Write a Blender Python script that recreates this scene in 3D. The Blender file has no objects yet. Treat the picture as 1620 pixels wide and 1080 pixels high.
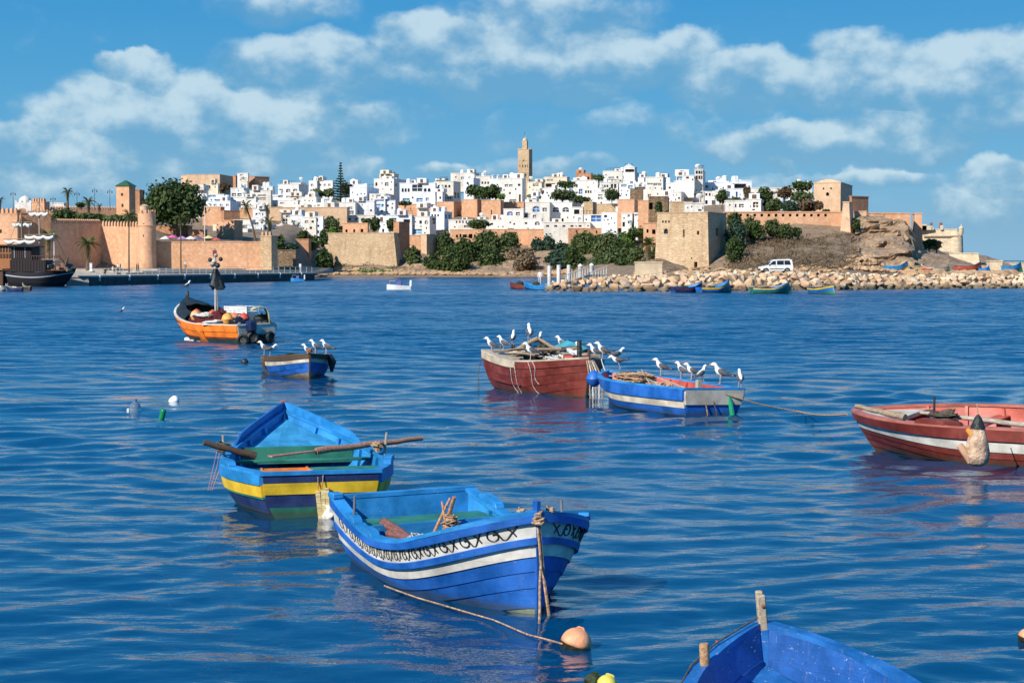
import bpy, bmesh, math, random
import numpy as np
from mathutils import Vector, Matrix, noise
R = math.radians
scene = bpy.context.scene
C = scene.collection
random.seed(7)
rng = np.random.default_rng(7)
# ---------------------------------------------------------------- camera
FPX, HC, YH = 2800.0, 3.5, 411.0
PITCH = math.atan((540 - YH) / FPX)
cd = bpy.data.cameras.new('camera')
cd.sensor_width = 36.0
cd.lens = 36.0 * FPX / 1620.0
cd.clip_start = 0.1
cd.clip_end = 20000
cam = bpy.data.objects.new('camera', cd)
cam.location = (0, 0, HC)
cam.rotation_euler = (math.pi / 2 - PITCH, 0, 0)
C.objects.link(cam)
scene.camera = cam
# ---------------------------------------------------------------- light
SUN = Vector((-0.58, -0.63, 0.58)).normalized()      # direction towards the sun
sun_el = math.asin(SUN.z)
sun_az = math.atan2(SUN.x, SUN.y)
sl = bpy.data.lights.new('sun', 'SUN')
sl.energy = 5.0
sl.angle = R(0.53)
sl.color = (1.0, 0.93, 0.82)
so = bpy.data.objects.new('sun', sl)
so.rotation_euler = SUN.to_track_quat('Z', 'Y').to_euler()
C.objects.link(so)
scene.view_settings.view_transform = 'Standard'
scene.view_settings.look = 'None'
scene.view_settings.exposure = 0.3
scene.view_settings.gamma = 1.0
scene.view_settings.use_curve_mapping = False
scene.cycles.max_bounces = 6
scene.cycles.diffuse_bounces = 3
scene.cycles.glossy_bounces = 4
scene.cycles.transparent_max_bounces = 8
scene.cycles.caustics_reflective = False
scene.cycles.caustics_refractive = False
def ray(px, py):
 u = (px - 810) / FPX
 v = (540 - py) / FPX
 return Vector((u, math.cos(PITCH) + v * math.sin(PITCH), -math.sin(PITCH) + v * math.cos(PITCH)))
def at(px, py, Y):
 d = ray(px, py)
 return Vector((0, 0, HC)) + d * (Y / d.y)
def atz(px, py, z):
 d = ray(px, py)
 return Vector((0, 0, HC)) + d * ((z - HC) / d.z)
# ---- world: Nishita sky with cumulus clouds laid on the dome by azimuth and elevation
world = bpy.data.worlds.new('World')
scene.world = world
world.use_nodes = True
wt = world.node_tree
wt.nodes.clear()
class NT:
 """tiny node helper"""
 def __init__(s, tree):
  s.t = tree
 def n(s, kind, ins=None, **props):
  nd = s.t.nodes.new(kind)
  for k, v in props.items():
   setattr(nd, k, v)
  for k, v in (ins or {}).items():
   if isinstance(v, bpy.types.NodeSocket):
    s.t.links.new(v, nd.inputs[k])
   else:
    nd.inputs[k].default_value = v
  return nd
 def m(s, op, a, b=0.0, c=0.0, clamp=False):
  return s.n('ShaderNodeMath', {0: a, 1: b, 2: c}, operation=op, use_clamp=clamp).outputs[0]
 def vm(s, op, a, b=(0, 0, 0), c=(0, 0, 0)):
  nd = s.n('ShaderNodeVectorMath', {0: a, 1: b}, operation=op)
  if op == 'MULTIPLY_ADD':
   if isinstance(c, bpy.types.NodeSocket):
    s.t.links.new(c, nd.inputs[2])
   else:
    nd.inputs[2].default_value = c
  return nd.outputs['Value'] if op in ('DOT_PRODUCT', 'LENGTH') else nd.outputs[0]
 def mix(s, f, a, b):
  nd = s.t.nodes.new('ShaderNodeMix')
  nd.data_type = 'RGBA'
  for i, v in ((0, f), (6, a), (7, b)):
   if isinstance(v, bpy.types.NodeSocket):
    s.t.links.new(v, nd.inputs[i])
   else:
    nd.inputs[i].default_value = v if i == 0 else (tuple(v) + (1,) if len(v) == 3 else v)
  return nd.outputs[2]
 def ss(s, v, lo, hi):
  return s.n('ShaderNodeMapRange', {0: v, 1: lo, 2: hi}, interpolation_type='SMOOTHSTEP').outputs[0]
 def noise(s, vec, scale, detail=4, rough=0.55, out=0, dist=0.0):
  return s.n('ShaderNodeTexNoise', {'Vector': vec, 'Scale': scale, 'Detail': detail, 'Roughness': rough, 'Distortion': dist}).outputs[out]
W = NT(wt)
sky = W.n('ShaderNodeTexSky', sky_type='NISHITA', sun_disc=False, sun_elevation=sun_el, sun_rotation=sun_az,
          altitude=0.0, air_density=1.0, dust_density=0.6, ozone_density=2.6)
tc = W.n('ShaderNodeTexCoord').outputs['Generated']
sp = W.n('ShaderNodeSeparateXYZ', {0: tc})
az = W.m('ARCTAN2', sp.outputs[0], sp.outputs[1])
el = W.m('ARCSINE', sp.outputs[2])
# the deep azure of this air, by elevation, over the physical sky
ramp = W.n('ShaderNodeValToRGB', {0: W.m('DIVIDE', el, 1.5708, clamp=True)})
cr = ramp.color_ramp
cr.interpolation = 'B_SPLINE'
SKYK = [(0.0, (.25, .48, .69)), (0.022, (.18, .45, .69)), (0.05, (.085, .385, .68)), (0.095, (.030, .295, .64)), (0.25, (.010, .24, .64)), (1.0, (.008, .16, .50))]
while len(cr.elements) < len(SKYK): cr.elements.new(0.5)
for e_, (p_, c_) in zip(cr.elements, SKYK):
 e_.position = p_
 e_.color = tuple(v / 1.23 for v in c_) + (1,)
azure = W.vm('SCALE', ramp.outputs[0])
azure.node.inputs['Scale'].default_value = 1 / 0.085
skyc = W.mix(0.93, sky.outputs[0], azure)
ae = W.n('ShaderNodeCombineXYZ', {0: az, 1: el, 2: 0.0}).outputs[0]
dirn = W.vm('MULTIPLY', tc, (1, 1, 1.35))
n1 = W.noise(dirn, 22, 6, 0.55, out=1)
warp = W.vm('MULTIPLY_ADD', n1, (0.034, 0.030, 0.0), (-0.017, -0.015, 0))
p = W.vm('ADD', ae, warp)
n2 = W.noise(dirn, 42, 7, 0.54)
n3 = W.noise(dirn, 11, 5, 0.55)
CL = [(215, 112, 56, 26, 1.15), (245, 168, 120, 50, 1.0), (140, 190, 95, 42, .6), (400, 205, 190, 48, .95), (500, 112, 125, 50, .85), (255, 235, 260, 45, .5),
      (35, 222, 55, 26, .95), (95, 245, 50, 24, .9), (110, 280, 190, 42, .62), (390, 268, 110, 20, .7), (552, 263, 42, 22, .7), (30, 310, 160, 30, .5),
      (455, 12, 100, 26, .45), (690, 62, 80, 44, .95), (780, 105, 150, 62, .8), (870, 22, 140, 50, .6), (950, 100, 110, 46, .8), (930, 152, 60, 18, .6),
      (1070, 88, 60, 36, .75), (1175, 132, 100, 44, .95), (1300, 138, 130, 38, .85), (1362, 84, 70, 32, .65), (1460, 115, 130, 48, .9),
      (1585, 108, 120, 54, .85), (1240, 228, 120, 26, .7), (1392, 222, 130, 34, .9), (1480, 170, 200, 40, .45), (1590, 278, 70, 28, .95), (1600, 330, 120, 50, .7),
      (1232, 262, 22, 9, .6), (1350, 282, 120, 18, .6), (730, 272, 60, 14, .6), (1580, 188, 110, 26, .55), (860, 262, 90, 18, .4), (1180, 300, 120, 22, .4),
      (620, 160, 120, 40, .25), (1000, 200, 260, 30, .18)]
dens = shade = wsum = None
for (cx, cy, rx, ry, k) in CL:
 d = ray(cx, cy).normalized()
 a0, e0 = math.atan2(d.x, d.y), math.asin(d.z)
 sx, sy = FPX / (rx * 1.38), FPX / (ry * 1.34)
 q = W.vm('MULTIPLY_ADD', p, (sx, sy, 0), (-a0 * sx, -e0 * sy, 0))
 r2 = W.vm('DOT_PRODUCT', q, q)
 w = W.m('SUBTRACT', 1.0, r2, clamp=True)
 w = W.m('MULTIPLY', w, k)
 y = W.n('ShaderNodeSeparateXYZ', {0: q}).outputs[1]
 if dens is None:
  dens, wsum, shade = w, w, W.m('MULTIPLY', w, y)
 else:
  dens = W.m('MAXIMUM', dens, w)
  wsum = W.m('ADD', wsum, w)
  shade = W.m('MULTIPLY_ADD', w, y, shade)
# the rest of the dome carries the same kind of scattered cumulus
outside = W.ss(W.m('MAXIMUM', W.m('SUBTRACT', W.m('ABSOLUTE', az), 0.29), W.m('SUBTRACT', el, 0.15)), 0.0, 0.08)
gen = W.m('MULTIPLY', W.ss(n3, 0.62, 0.80), outside)
dens = W.m('MAXIMUM', dens, gen)
vnorm = W.m('DIVIDE', shade, W.m('ADD', wsum, 0.05))
dd = W.m('MULTIPLY_ADD', W.m('SUBTRACT', n2, 0.5), 0.62, dens)
alpha = W.ss(dd, 0.0, 0.46)
bright = W.ss(W.m('MULTIPLY_ADD', W.m('SUBTRACT', n2, 0.5), 2.2, W.m('ADD', vnorm, W.m('MULTIPLY', dd, 0.35))), -0.30, 0.80)
ccol = W.mix(bright, (1.9, 3.9, 5.6), (5.8, 7.4, 8.2))
alpha = W.m('MULTIPLY', alpha, W.m('MULTIPLY_ADD', bright, 0.40, 0.42))
elf = W.ss(el, -0.005, 0.03)
tot = W.mix(W.m('MULTIPLY', alpha, elf), skyc, ccol)
bg = W.n('ShaderNodeBackground', {'Color': tot, 'Strength': 0.085})
wo = W.n('ShaderNodeOutputWorld')
wt.links.new(bg.outputs[0], wo.inputs['Surface'])
# ---------------------------------------------------------------- object helpers
def tag(o, label=None, cat=None, group=None, kind=None):
 if label: o['label'] = label
 if cat: o['category'] = cat
 if group: o['group'] = group
 if kind: o['kind'] = kind
 return o
def empty(name, loc=(0, 0, 0), rz=0.0, label=None, cat=None, group=None, kind=None):
 o = bpy.data.objects.new(name, None)
 o.empty_display_size = 0.2
 o.location = loc
 o.rotation_euler = (0, 0, rz)
 C.objects.link(o)
 return tag(o, label, cat, group, kind)
def copy_tree(o, parent=None):
 c = o.copy()
 C.objects.link(c)
 if parent is not None:
  c.parent = parent
 for ch in [x for x in o.children]:
  copy_tree(ch, c)
 return c
class MB:
 """collects vertices and faces, then becomes one mesh object"""
 def __init__(s):
  s.v, s.f, s.mi = [], [], []
 def add(s, vs, fs, mi=0):
  b = len(s.v)
  s.v.extend([tuple(x) for x in vs])
  s.f.extend([tuple(i + b for i in f) for f in fs])
  s.mi.extend([mi] * len(fs))
  return s
 def box(s, lo, hi, mi=0, M=None):
  x0, y0, z0 = lo
  x1, y1, z1 = hi
  vs = [Vector(q) for q in ((x0, y0, z0), (x1, y0, z0), (x1, y1, z0), (x0, y1, z0), (x0, y0, z1), (x1, y0, z1), (x1, y1, z1), (x0, y1, z1))]
  if M is not None:
   vs = [M @ q for q in vs]
  return s.add(vs, [(0, 3, 2, 1), (4, 5, 6, 7), (0, 1, 5, 4), (1, 2, 6, 5), (2, 3, 7, 6), (3, 0, 4, 7)], mi)
 def tube(s, pts, rad, n=8, mi=0, caps=True):
  pts = [Vector(q) for q in pts]
  if not isinstance(rad, (list, tuple)):
   rad = [rad] * len(pts)
  vs, fs = [], []
  up = Vector((0, 0, 1))
  prev = None
  for i, q in enumerate(pts):
   t = (pts[min(i + 1, len(pts) - 1)] - pts[max(i - 1, 0)])
   t = t.normalized() if t.length > 1e-9 else Vector((0, 0, 1))
   if prev is None:
    a = t.cross(up if abs(t.z) < 0.9 else Vector((1, 0, 0))).normalized()
   else:
    a = (prev - t * prev.dot(t))
    a = a.normalized() if a.length > 1e-6 else t.orthogonal().normalized()
   prev = a
   b = t.cross(a)
   for k in range(n):
    ph = 2 * math.pi * k / n
    vs.append(q + (a * math.cos(ph) + b * math.sin(ph)) * rad[i])
  for i in range(len(pts) - 1):
   for k in range(n):
    k2 = (k + 1) % n
    fs.append((i * n + k, i * n + k2, (i + 1) * n + k2, (i + 1) * n + k))
  if caps:
   fs.append(tuple(range(n))[::-1])
   fs.append(tuple((len(pts) - 1) * n + k for k in range(n)))
  return s.add(vs, fs, mi)
 def lathe(s, prof, n=16, loc=(0, 0, 0), mi=0, M=None):
  vs, fs = [], []
  for (r, z) in prof:
   for k in range(n):
    ph = 2 * math.pi * k / n
    q = Vector((r * math.cos(ph), r * math.sin(ph), z))
    q = (M @ q) if M is not None else q + Vector(loc)
    vs.append(q)
  for i in range(len(prof) - 1):
   for k in range(n):
    k2 = (k + 1) % n
    fs.append((i * n + k, i * n + k2, (i + 1) * n + k2, (i + 1) * n + k))
  fs.append(tuple(range(n))[::-1])
  fs.append(tuple((len(prof) - 1) * n + k for k in range(n)))
  return s.add(vs, fs, mi)
 def prism(s, poly, dv, mi=0):
  """planar polygon extruded by vector dv"""
  n = len(poly)
  a = [Vector(q) for q in poly]
  b = [q + Vector(dv) for q in a]
  fs = [tuple(range(n))[::-1], tuple(range(n, 2 * n))] + [(i, (i + 1) % n, (i + 1) % n + n, i + n) for i in range(n)]
  return s.add(a + b, fs, mi)
 def build(s, name, mat, parent=None, smooth=False, fix=True, bevel=0.0):
  me = bpy.data.meshes.new(name)
  me.from_pydata(s.v, [], s.f)
  for m_ in (mat if isinstance(mat, (list, tuple)) else [mat]):
   me.materials.append(m_)
  if any(s.mi):
   me.polygons.foreach_set('material_index', s.mi)
  if fix:
   bm = bmesh.new()
   bm.from_mesh(me)
   bmesh.ops.recalc_face_normals(bm, faces=bm.faces)
   if bevel > 0:
    bmesh.ops.bevel(bm, geom=[e for e in bm.edges], offset=bevel, segments=1, affect='EDGES')
   bm.to_mesh(me)
   bm.free()
  if smooth:
   me.polygons.foreach_set('use_smooth', [True] * len(me.polygons))
   if smooth != 'all':
    try:
     me.set_sharp_from_angle(angle=R(40))
    except Exception:
     pass
  o = bpy.data.objects.new(name, me)
  C.objects.link(o)
  if parent is not None:
   o.parent = parent
  return o
# ---------------------------------------------------------------- materials
MATS = {}
def newmat(name):
 m = bpy.data.materials.new(name)
 m.use_nodes = True
 t = m.node_tree
 b = t.nodes['Principled BSDF']
 return m, NT(t), b
def setb(N, b, key, v):
 if isinstance(v, bpy.types.NodeSocket):
  N.t.links.new(v, b.inputs[key])
 else:
  b.inputs[key].default_value = tuple(v) + (1,) if isinstance(v, (tuple, list)) and len(v) == 3 else v
def plain(name, col, rough=0.6, metal=0.0, var=0.12, scale=6.0, bump=0.0, coat=0.0):
 if name in MATS: return MATS[name]
 m, N, b = newmat(name)
 o = N.n('ShaderNodeTexCoord').outputs['Object']
 nz = N.noise(o, scale, 4)
 lo = tuple(c * (1 - var * 1.6) for c in col)
 hi = tuple(min(1, c * (1 + var)) for c in col)
 setb(N, b, 'Base Color', N.mix(N.ss(nz, 0.3, 0.7), lo, hi))
 setb(N, b, 'Roughness', rough)
 setb(N, b, 'Metallic', metal)
 if coat: setb(N, b, 'Coat Weight', coat)
 if bump:
  bp = N.n('ShaderNodeBump', {'Strength': bump, 'Distance': 0.05, 'Height': N.noise(o, scale * 4, 5)})
  N.t.links.new(bp.outputs[0], b.inputs['Normal'])
 MATS[name] = m
 return m
def paint(name, col, wear=0.35, under=(0.42, 0.36, 0.28), rough=0.42, chips=(0.75, 0.8, 0.85), grain=1.0):
 """oil paint on boat timber: grain along the planks, faded patches, scratches, chips down to wood or older paint"""
 if name in MATS: return MATS[name]
 m, N, b = newmat(name)
 o = N.n('ShaderNodeTexCoord').outputs['Object']
 inf = N.n('ShaderNodeObjectInfo').outputs['Random']
 o = N.vm('ADD', o, N.n('ShaderNodeCombineXYZ', {0: N.m('MULTIPLY', inf, 13.0), 1: N.m('MULTIPLY', inf, 7.0), 2: 0.0}).outputs[0])
 st = N.vm('MULTIPLY', o, (1.2, 9.0, 26.0))
 gr = N.noise(st, 3.0, 5, 0.65)
 patch = N.noise(o, 2.3, 5, 0.6)
 lo = tuple(c * 0.62 for c in col)
 hi = tuple(min(1, c * 1.12 + 0.022) for c in col)
 base = N.mix(N.ss(patch, 0.3, 0.7), lo, hi)
 drip = N.ss(N.noise(N.vm('MULTIPLY', o, (11.0, 11.0, 0.9)), 1.0, 5, 0.62), 0.56, 0.74)
 base = N.mix(N.m('MULTIPLY', drip, 0.10 + 0.35 * wear), base, tuple(min(1, c * 0.6 + 0.10) for c in col))
 base = N.mix(N.m('MULTIPLY', N.ss(gr, 0.42, 0.75), 0.28), base, tuple(c * 0.6 for c in col))
 chipn = N.noise(N.vm('MULTIPLY', o, (1.0, 1.0, 1.7)), 24.0, 7, 0.74)
 chip = N.m('MULTIPLY', N.ss(chipn, 0.70 - wear * 0.10, 0.74 - wear * 0.10), N.ss(N.noise(o, 3.1, 3), 0.40, 0.62))
 base = N.mix(N.m('MULTIPLY', chip, 0.8), base, N.mix(N.ss(gr, 0.4, 0.6), under, chips))
 scr = N.ss(N.noise(N.vm('MULTIPLY', o, (24.0, 24.0, 2.6)), 2.2, 5, 0.65), 0.70 - wear * 0.05, 0.78)
 base = N.mix(N.m('MULTIPLY', scr, 0.7 * wear), base, chips)
 seam = N.ss(N.noise(N.vm('MULTIPLY', o, (0.8, 1.0, 55.0)), 1.0, 3, 0.5), 0.60, 0.68)
 base = N.mix(N.m('MULTIPLY', seam, 0.30), base, tuple(c * 0.35 for c in col))
 # slime and wet dark near the waterline (z is measured from the water)
 z = N.n('ShaderNodeSeparateXYZ', {0: N.n('ShaderNodeNewGeometry').outputs['Position']}).outputs[2]
 wet = N.m('SUBTRACT', 1.0, N.ss(N.m('MULTIPLY_ADD', patch, 0.14, z), 0.10, 0.19))
 base = N.mix(N.m('MULTIPLY', wet, 0.62), base, (0.055, 0.065, 0.035))
 setb(N, b, 'Base Color', base)
 setb(N, b, 'Roughness', N.m('MULTIPLY_ADD', gr, 0.3, rough - 0.1))
 h = N.m('ADD', N.m('MULTIPLY', gr, 0.6 * grain), N.m('MULTIPLY', chip, -0.5))
 bp = N.n('ShaderNodeBump', {'Strength': 0.45, 'Distance': 0.006, 'Height': h})
 N.t.links.new(bp.outputs[0], b.inputs['Normal'])
 MATS[name] = m
 return m
def wood(name, col, rough=0.75, sc=1.0):
 if name in MATS: return MATS[name]
 m, N, b = newmat(name)
 o = N.n('ShaderNodeTexCoord').outputs['Object']
 st = N.vm('MULTIPLY', o, (2.0 * sc, 14.0 * sc, 14.0 * sc))
 gr = N.noise(st, 3.0, 6, 0.7, dist=0.6)
 base = N.mix(N.ss(gr, 0.3, 0.7), tuple(c * 0.45 for c in col), tuple(min(1, c * 1.25) for c in col))
 setb(N, b, 'Base Color', base)
 setb(N, b, 'Roughness', rough)
 bp = N.n('ShaderNodeBump', {'Strength': 0.6, 'Distance': 0.01, 'Height': gr})
 N.t.links.new(bp.outputs[0], b.inputs['Normal'])
 MATS[name] = m
 return m
# ---------------------------------------------------------------- water: one sheet out to the horizon
WK_FAR, WK_NEAR = 1.7, 0.04
def make_water():
 r1 = [9.0]
 while r1[-1] < 40: r1.append(r1[-1] * 1.0042)
 while r1[-1] < 130: r1.append(r1[-1] * 1.007)
 while r1[-1] < 420: r1.append(r1[-1] * 1.016)
 while r1[-1] < 9000: r1.append(r1[-1] * 1.09)
 r1 = np.array([0.0, 2.0, 5.0, 7.5] + r1)
 th = list(np.arange(-24.0, 24.001, 0.062))
 x = 24.0
 ext = []
 while x < 178:
  x += min(0.2 + (x - 24) * 0.15, 6.0)
  ext.append(min(x, 180))
 th = np.radians(np.array([-e for e in ext[::-1]] + th + ext[:-1] + ([180.0] if ext[-1] < 180 else [])))
 th = np.unique(np.clip(th, -math.pi, math.pi))
 Rg, Tg = np.meshgrid(r1, th, indexing='ij')
 X = Rg * np.sin(Tg)
 Y = Rg * np.cos(Tg)
 Z = np.zeros_like(X)
 g = np.random.default_rng(3)
 # local cell size decides which waves the mesh can carry; the shader's bump takes the rest
 cell = np.maximum(Rg * np.interp(Rg, [30, 60, 130, 200], [0.0042, 0.0072, 0.0078, 0.018]), Rg * 0.0012)
 gust = 0.78 + 0.22 * np.sin(X * 0.11 + 1.3 * np.sin(Y * 0.07)) * np.sin(Y * 0.16 + 0.8)
 wx = X + 0.7 * np.sin(Y * 0.23 + 0.4) + 0.28 * np.sin(Y * 0.71 + X * 0.5)
 wy = Y + 0.8 * np.sin(X * 0.19 + 1.1) + 0.30 * np.sin(X * 0.83 - Y * 0.3)
 for i in range(84):
  lam = 0.19 * (2.6 / 0.19) ** g.random()
  k = 2 * math.pi / lam
  a = math.radians(100) + g.normal(0, 0.46)
  amp = 0.0048 * (lam / 1.0) ** 0.95 * (0.6 + 0.8 * g.random())
  ph = g.random() * 6.283
  fade = np.clip((lam / cell - 3.0) / 3.0, 0, 1)
  s_ = np.sin(k * (wx * math.cos(a) + wy * math.sin(a)) + ph)
  Z += amp * gust * fade * (s_ + 0.22 * (s_ * s_ - 0.5) * 2)
 Z *= np.interp(Rg, [14, 22, 34, 60], [0.50, 0.58, 0.85, 1.1])
 nr, nt = X.shape
 co = np.stack([X, Y, Z], -1).reshape(-1, 3).astype(np.float32)
 idx = np.arange(nr * nt).reshape(nr, nt)
 q = np.stack([idx[:-1, :-1], idx[:-1, 1:], idx[1:, 1:], idx[1:, :-1]], -1).reshape(-1, 4)
 me = bpy.data.meshes.new('water')
 me.vertices.add(len(co))
 me.vertices.foreach_set('co', co.ravel())
 me.loops.add(q.size)
 me.loops.foreach_set('vertex_index', q.ravel().astype(np.int32))
 me.polygons.add(len(q))
 me.polygons.foreach_set('loop_start', np.arange(0, q.size, 4, dtype=np.int32))
 me.polygons.foreach_set('loop_total', np.full(len(q), 4, dtype=np.int32))
 me.polygons.foreach_set('use_smooth', np.ones(len(q), dtype=bool))
 me.update()
 me.validate()
 m, N, b = newmat('water_surface')
 o = N.n('ShaderNodeNewGeometry').outputs['Position']
 s2 = N.vm('MULTIPLY', o, (0.55, 1.0, 1.0))
 big = N.noise(s2, 0.9, 3, 0.6)
 mid = N.noise(s2, 3.2, 4, 0.6)
 fine = N.noise(s2, 10.0, 3, 0.6)
 h = N.m('ADD', N.m('MULTIPLY', mid, 0.13), N.m('ADD', N.m('MULTIPLY', fine, 0.030), N.m('MULTIPLY', big, 0.26)))
 y = N.n('ShaderNodeSeparateXYZ', {0: o}).outputs[1]
 farf = N.ss(y, 20.0, 80.0)
 wind = N.noise(N.vm('MULTIPLY', o, (0.010, 0.045, 1.0)), 1.0, 4, 0.6)
 bp = N.n('ShaderNodeBump', {'Strength': 0.10, 'Distance': 1.0, 'Height': h})
 # wavelets too small for the mesh tilt the normal directly, so distance does not flatten them
 v1 = N.noise(N.vm('MULTIPLY', o, (0.30, 0.75, 1.0)), 1.0, 7, 0.72, out=1)
 k = N.m('MULTIPLY', N.m('MULTIPLY_ADD', farf, WK_FAR, WK_NEAR), N.m('MULTIPLY_ADD', N.ss(wind, 0.3, 0.7), 0.8, 0.55))
 off = N.n('ShaderNodeVectorMath', {0: N.vm('MULTIPLY', N.vm('SUBTRACT', v1, (0.5, 0.5, 0.5)), (0.8, 1.2, 0.0)), 'Scale': k}, operation='SCALE').outputs[0]
 so_ = N.n('ShaderNodeSeparateXYZ', {0: off})
 # at a distance only the seaward faces of the wavelets are seen; the far sides hide behind their crests
 oy = N.m('MULTIPLY', N.m('ABSOLUTE', so_.outputs[1]), -1.0)
 oy = N.m('ADD', N.m('MULTIPLY', oy, farf), N.m('MULTIPLY', so_.outputs[1], N.m('SUBTRACT', 1.0, farf)))
 oy = N.m('SUBTRACT', oy, N.m('MULTIPLY', farf, 0.035))
 off = N.n('ShaderNodeCombineXYZ', {0: so_.outputs[0], 1: oy, 2: 0.0}).outputs[0]
 nn = N.vm('NORMALIZE', N.vm('ADD', bp.outputs[0], off))
 N.t.links.new(nn, b.inputs['Normal'])
 depth = N.noise(N.vm('MULTIPLY', o, (0.02, 0.05, 1.0)), 1.0, 3)
 setb(N, b, 'Base Color', N.mix(depth, (0.0001, 0.028, 0.078), (0.0002, 0.062, 0.165)))
 setb(N, b, 'Roughness', N.m('MULTIPLY_ADD', farf, 0.06, 0.015))
 setb(N, b, 'IOR', 1.42)
 me.materials.append(m)
 ob = bpy.data.objects.new('water', me)
 C.objects.link(ob)
 ob['kind'] = 'structure'
 return ob
make_water()
# ================================================================ THE SHORE AND THE HILL
def walls_mat(name, base, dark, light, courses=0.0, streak=0.5, rough=0.9, bumpd=0.08):
 if name in MATS: return MATS[name]
 m, N, b = newmat(name)
 o = N.n('ShaderNodeNewGeometry').outputs['Position']
 big = N.noise(o, 0.22, 5, 0.62)
 mid = N.noise(o, 1.6, 6, 0.7)
 col = N.mix(N.ss(big, 0.32, 0.68), dark, base)
 col = N.mix(N.ss(mid, 0.42, 0.72), col, light)
 st = N.noise(N.vm('MULTIPLY', o, (1.3, 1.3, 0.10)), 1.0, 5, 0.6)
 col = N.mix(N.m('MULTIPLY', N.ss(st, 0.5, 0.72), streak), col, tuple(c * 0.55 for c in dark))
 spots = N.ss(N.noise(o, 1.1, 3, 0.6), 0.66, 0.70)
 col = N.mix(N.m('MULTIPLY', spots, 0.35), col, tuple(c * 0.45 for c in dark))
 h = mid
 if courses:
  sx = N.n('ShaderNodeSeparateXYZ', {0: o})
  u = N.m('ADD', sx.outputs[0], N.m('MULTIPLY', sx.outputs[1], 0.7))
  uv = N.n('ShaderNodeCombineXYZ', {0: u, 1: sx.outputs[2], 2: 0.0}).outputs[0]
  br = N.n('ShaderNodeTexBrick', {'Vector': N.vm('ADD', uv, N.vm('SCALE', N.noise(o, 1.2, 2, out=1))), 'Scale': 1.0, 'Mortar Size': 0.03, 'Brick Width': 0.8, 'Row Height': 0.34,
          'Color1': (1, 1, 1, 1), 'Color2': (.72, .72, .72, 1), 'Mortar': (0.25, 0.25, 0.25, 1)})
  col = N.n('ShaderNodeMix', {0: courses, 6: col, 7: br.outputs[0]}, data_type='RGBA', blend_type='MULTIPLY').outputs[2]
  h = N.m('ADD', N.m('MULTIPLY', mid, 0.5), br.outputs[1])
  h = N.m('SUBTRACT', N.m('MULTIPLY', mid, 0.8), br.outputs[1])
 setb(N, b, 'Base Color', col)
 setb(N, b, 'Roughness', rough)
 bp = N.n('ShaderNodeBump', {'Strength': 0.7, 'Distance': bumpd, 'Height': h})
 N.t.links.new(bp.outputs[0], b.inputs['Normal'])
 MATS[name] = m
 return m
OCHRE = walls_mat('ochre_render', (.62, .345, .21), (.52, .27, .14), (.70, .44, .27), streak=.3)
OCHRE2 = walls_mat('pale_ochre_render', (.62, .42, .27), (.50, .32, .19), (.70, .50, .34), streak=.3)
RED_SHADE_OCHRE = walls_mat('red_and_shaded_ochre_render', (.46, .235, .13), (.37, .17, .09), (.54, .31, .18), streak=.5)  # red-brown walls, and ochre walls with their shade put into the colour
STONE = walls_mat('golden_ashlar', (.60, .43, .26), (.48, .32, .18), (.68, .52, .34), courses=.22, streak=.4)
STONE_B = walls_mat('brown_rubble_masonry', (.30, .20, .11), (.20, .125, .07), (.40, .28, .17), courses=.8, streak=.4)
PALE = walls_mat('pale_stone_render', (.60, .47, .31), (.54, .42, .28), (.72, .62, .47), streak=.3)
WHITE = walls_mat('whitewash', (.74, .715, .66), (.60, .57, .52), (.82, .81, .79), streak=.4)
WHITE3 = walls_mat('aged_whitewash', (.70, .66, .59), (.54, .50, .44), (.76, .73, .67), streak=.5)
WHITE4 = walls_mat('grey_whitewash', (.66, .67, .68), (.52, .53, .55), (.74, .74, .74), streak=.45)
WHITE2 = walls_mat('cool_whitewash', (.74, .77, .81), (.58, .62, .67), (.82, .83, .84), streak=.35)
CREAM = walls_mat('cream_render', (.72, .64, .50), (.60, .51, .38), (.78, .70, .57), streak=.25)
CONC = walls_mat('quay_concrete', (.42, .38, .32), (.33, .30, .25), (.50, .46, .40), streak=.3)
CONC_D = walls_mat('dark_quay_face', (.065, .075, .075), (.04, .05, .052), (.10, .11, .105), streak=.6)  # much darker tone for the long right stretch of quay face
ROCK = walls_mat('cliff_rock', (.36, .24, .14), (.20, .125, .075), (.50, .36, .23), streak=.2, bumpd=.4)
BOULDER = walls_mat('quarry_stone', (.62, .46, .29), (.48, .33, .19), (.72, .58, .41), streak=.1, bumpd=.15)
SOIL = walls_mat('dry_soil', (.25, .17, .105), (.15, .105, .065), (.36, .26, .165), streak=.1, bumpd=.3)
GLASS = plain('window_glass', (.035, .045, .06), rough=.12, var=.3, scale=.7)
SHADOWY = plain('shaded_opening', (.05, .042, .038), rough=.9)  # dark sheet standing for the shade inside openings
BLUE_W = plain('blue_shutter', (.02, .14, .42), rough=.5)
BLUE_L = plain('light_blue_shutter', (.10, .34, .58), rough=.5)
BROWN_W = plain('brown_shutter', (.10, .05, .03), rough=.6)
GREEN_T = plain('green_roof_tile', (.025, .10, .045), rough=.45, bump=.5)
METAL_D = plain('dark_metal', (.05, .055, .06), rough=.4, metal=.6)
METAL_L = plain('pale_metal', (.55, .56, .57), rough=.4, metal=.3)
WHITE_P = plain('white_plastic', (.78, .78, .76), rough=.35)
TRUNK = plain('bark', (.15, .10, .065), rough=.95, bump=1.0)
RAILW = plain('white_rail_paint', (.72, .72, .70), rough=.5)
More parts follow.
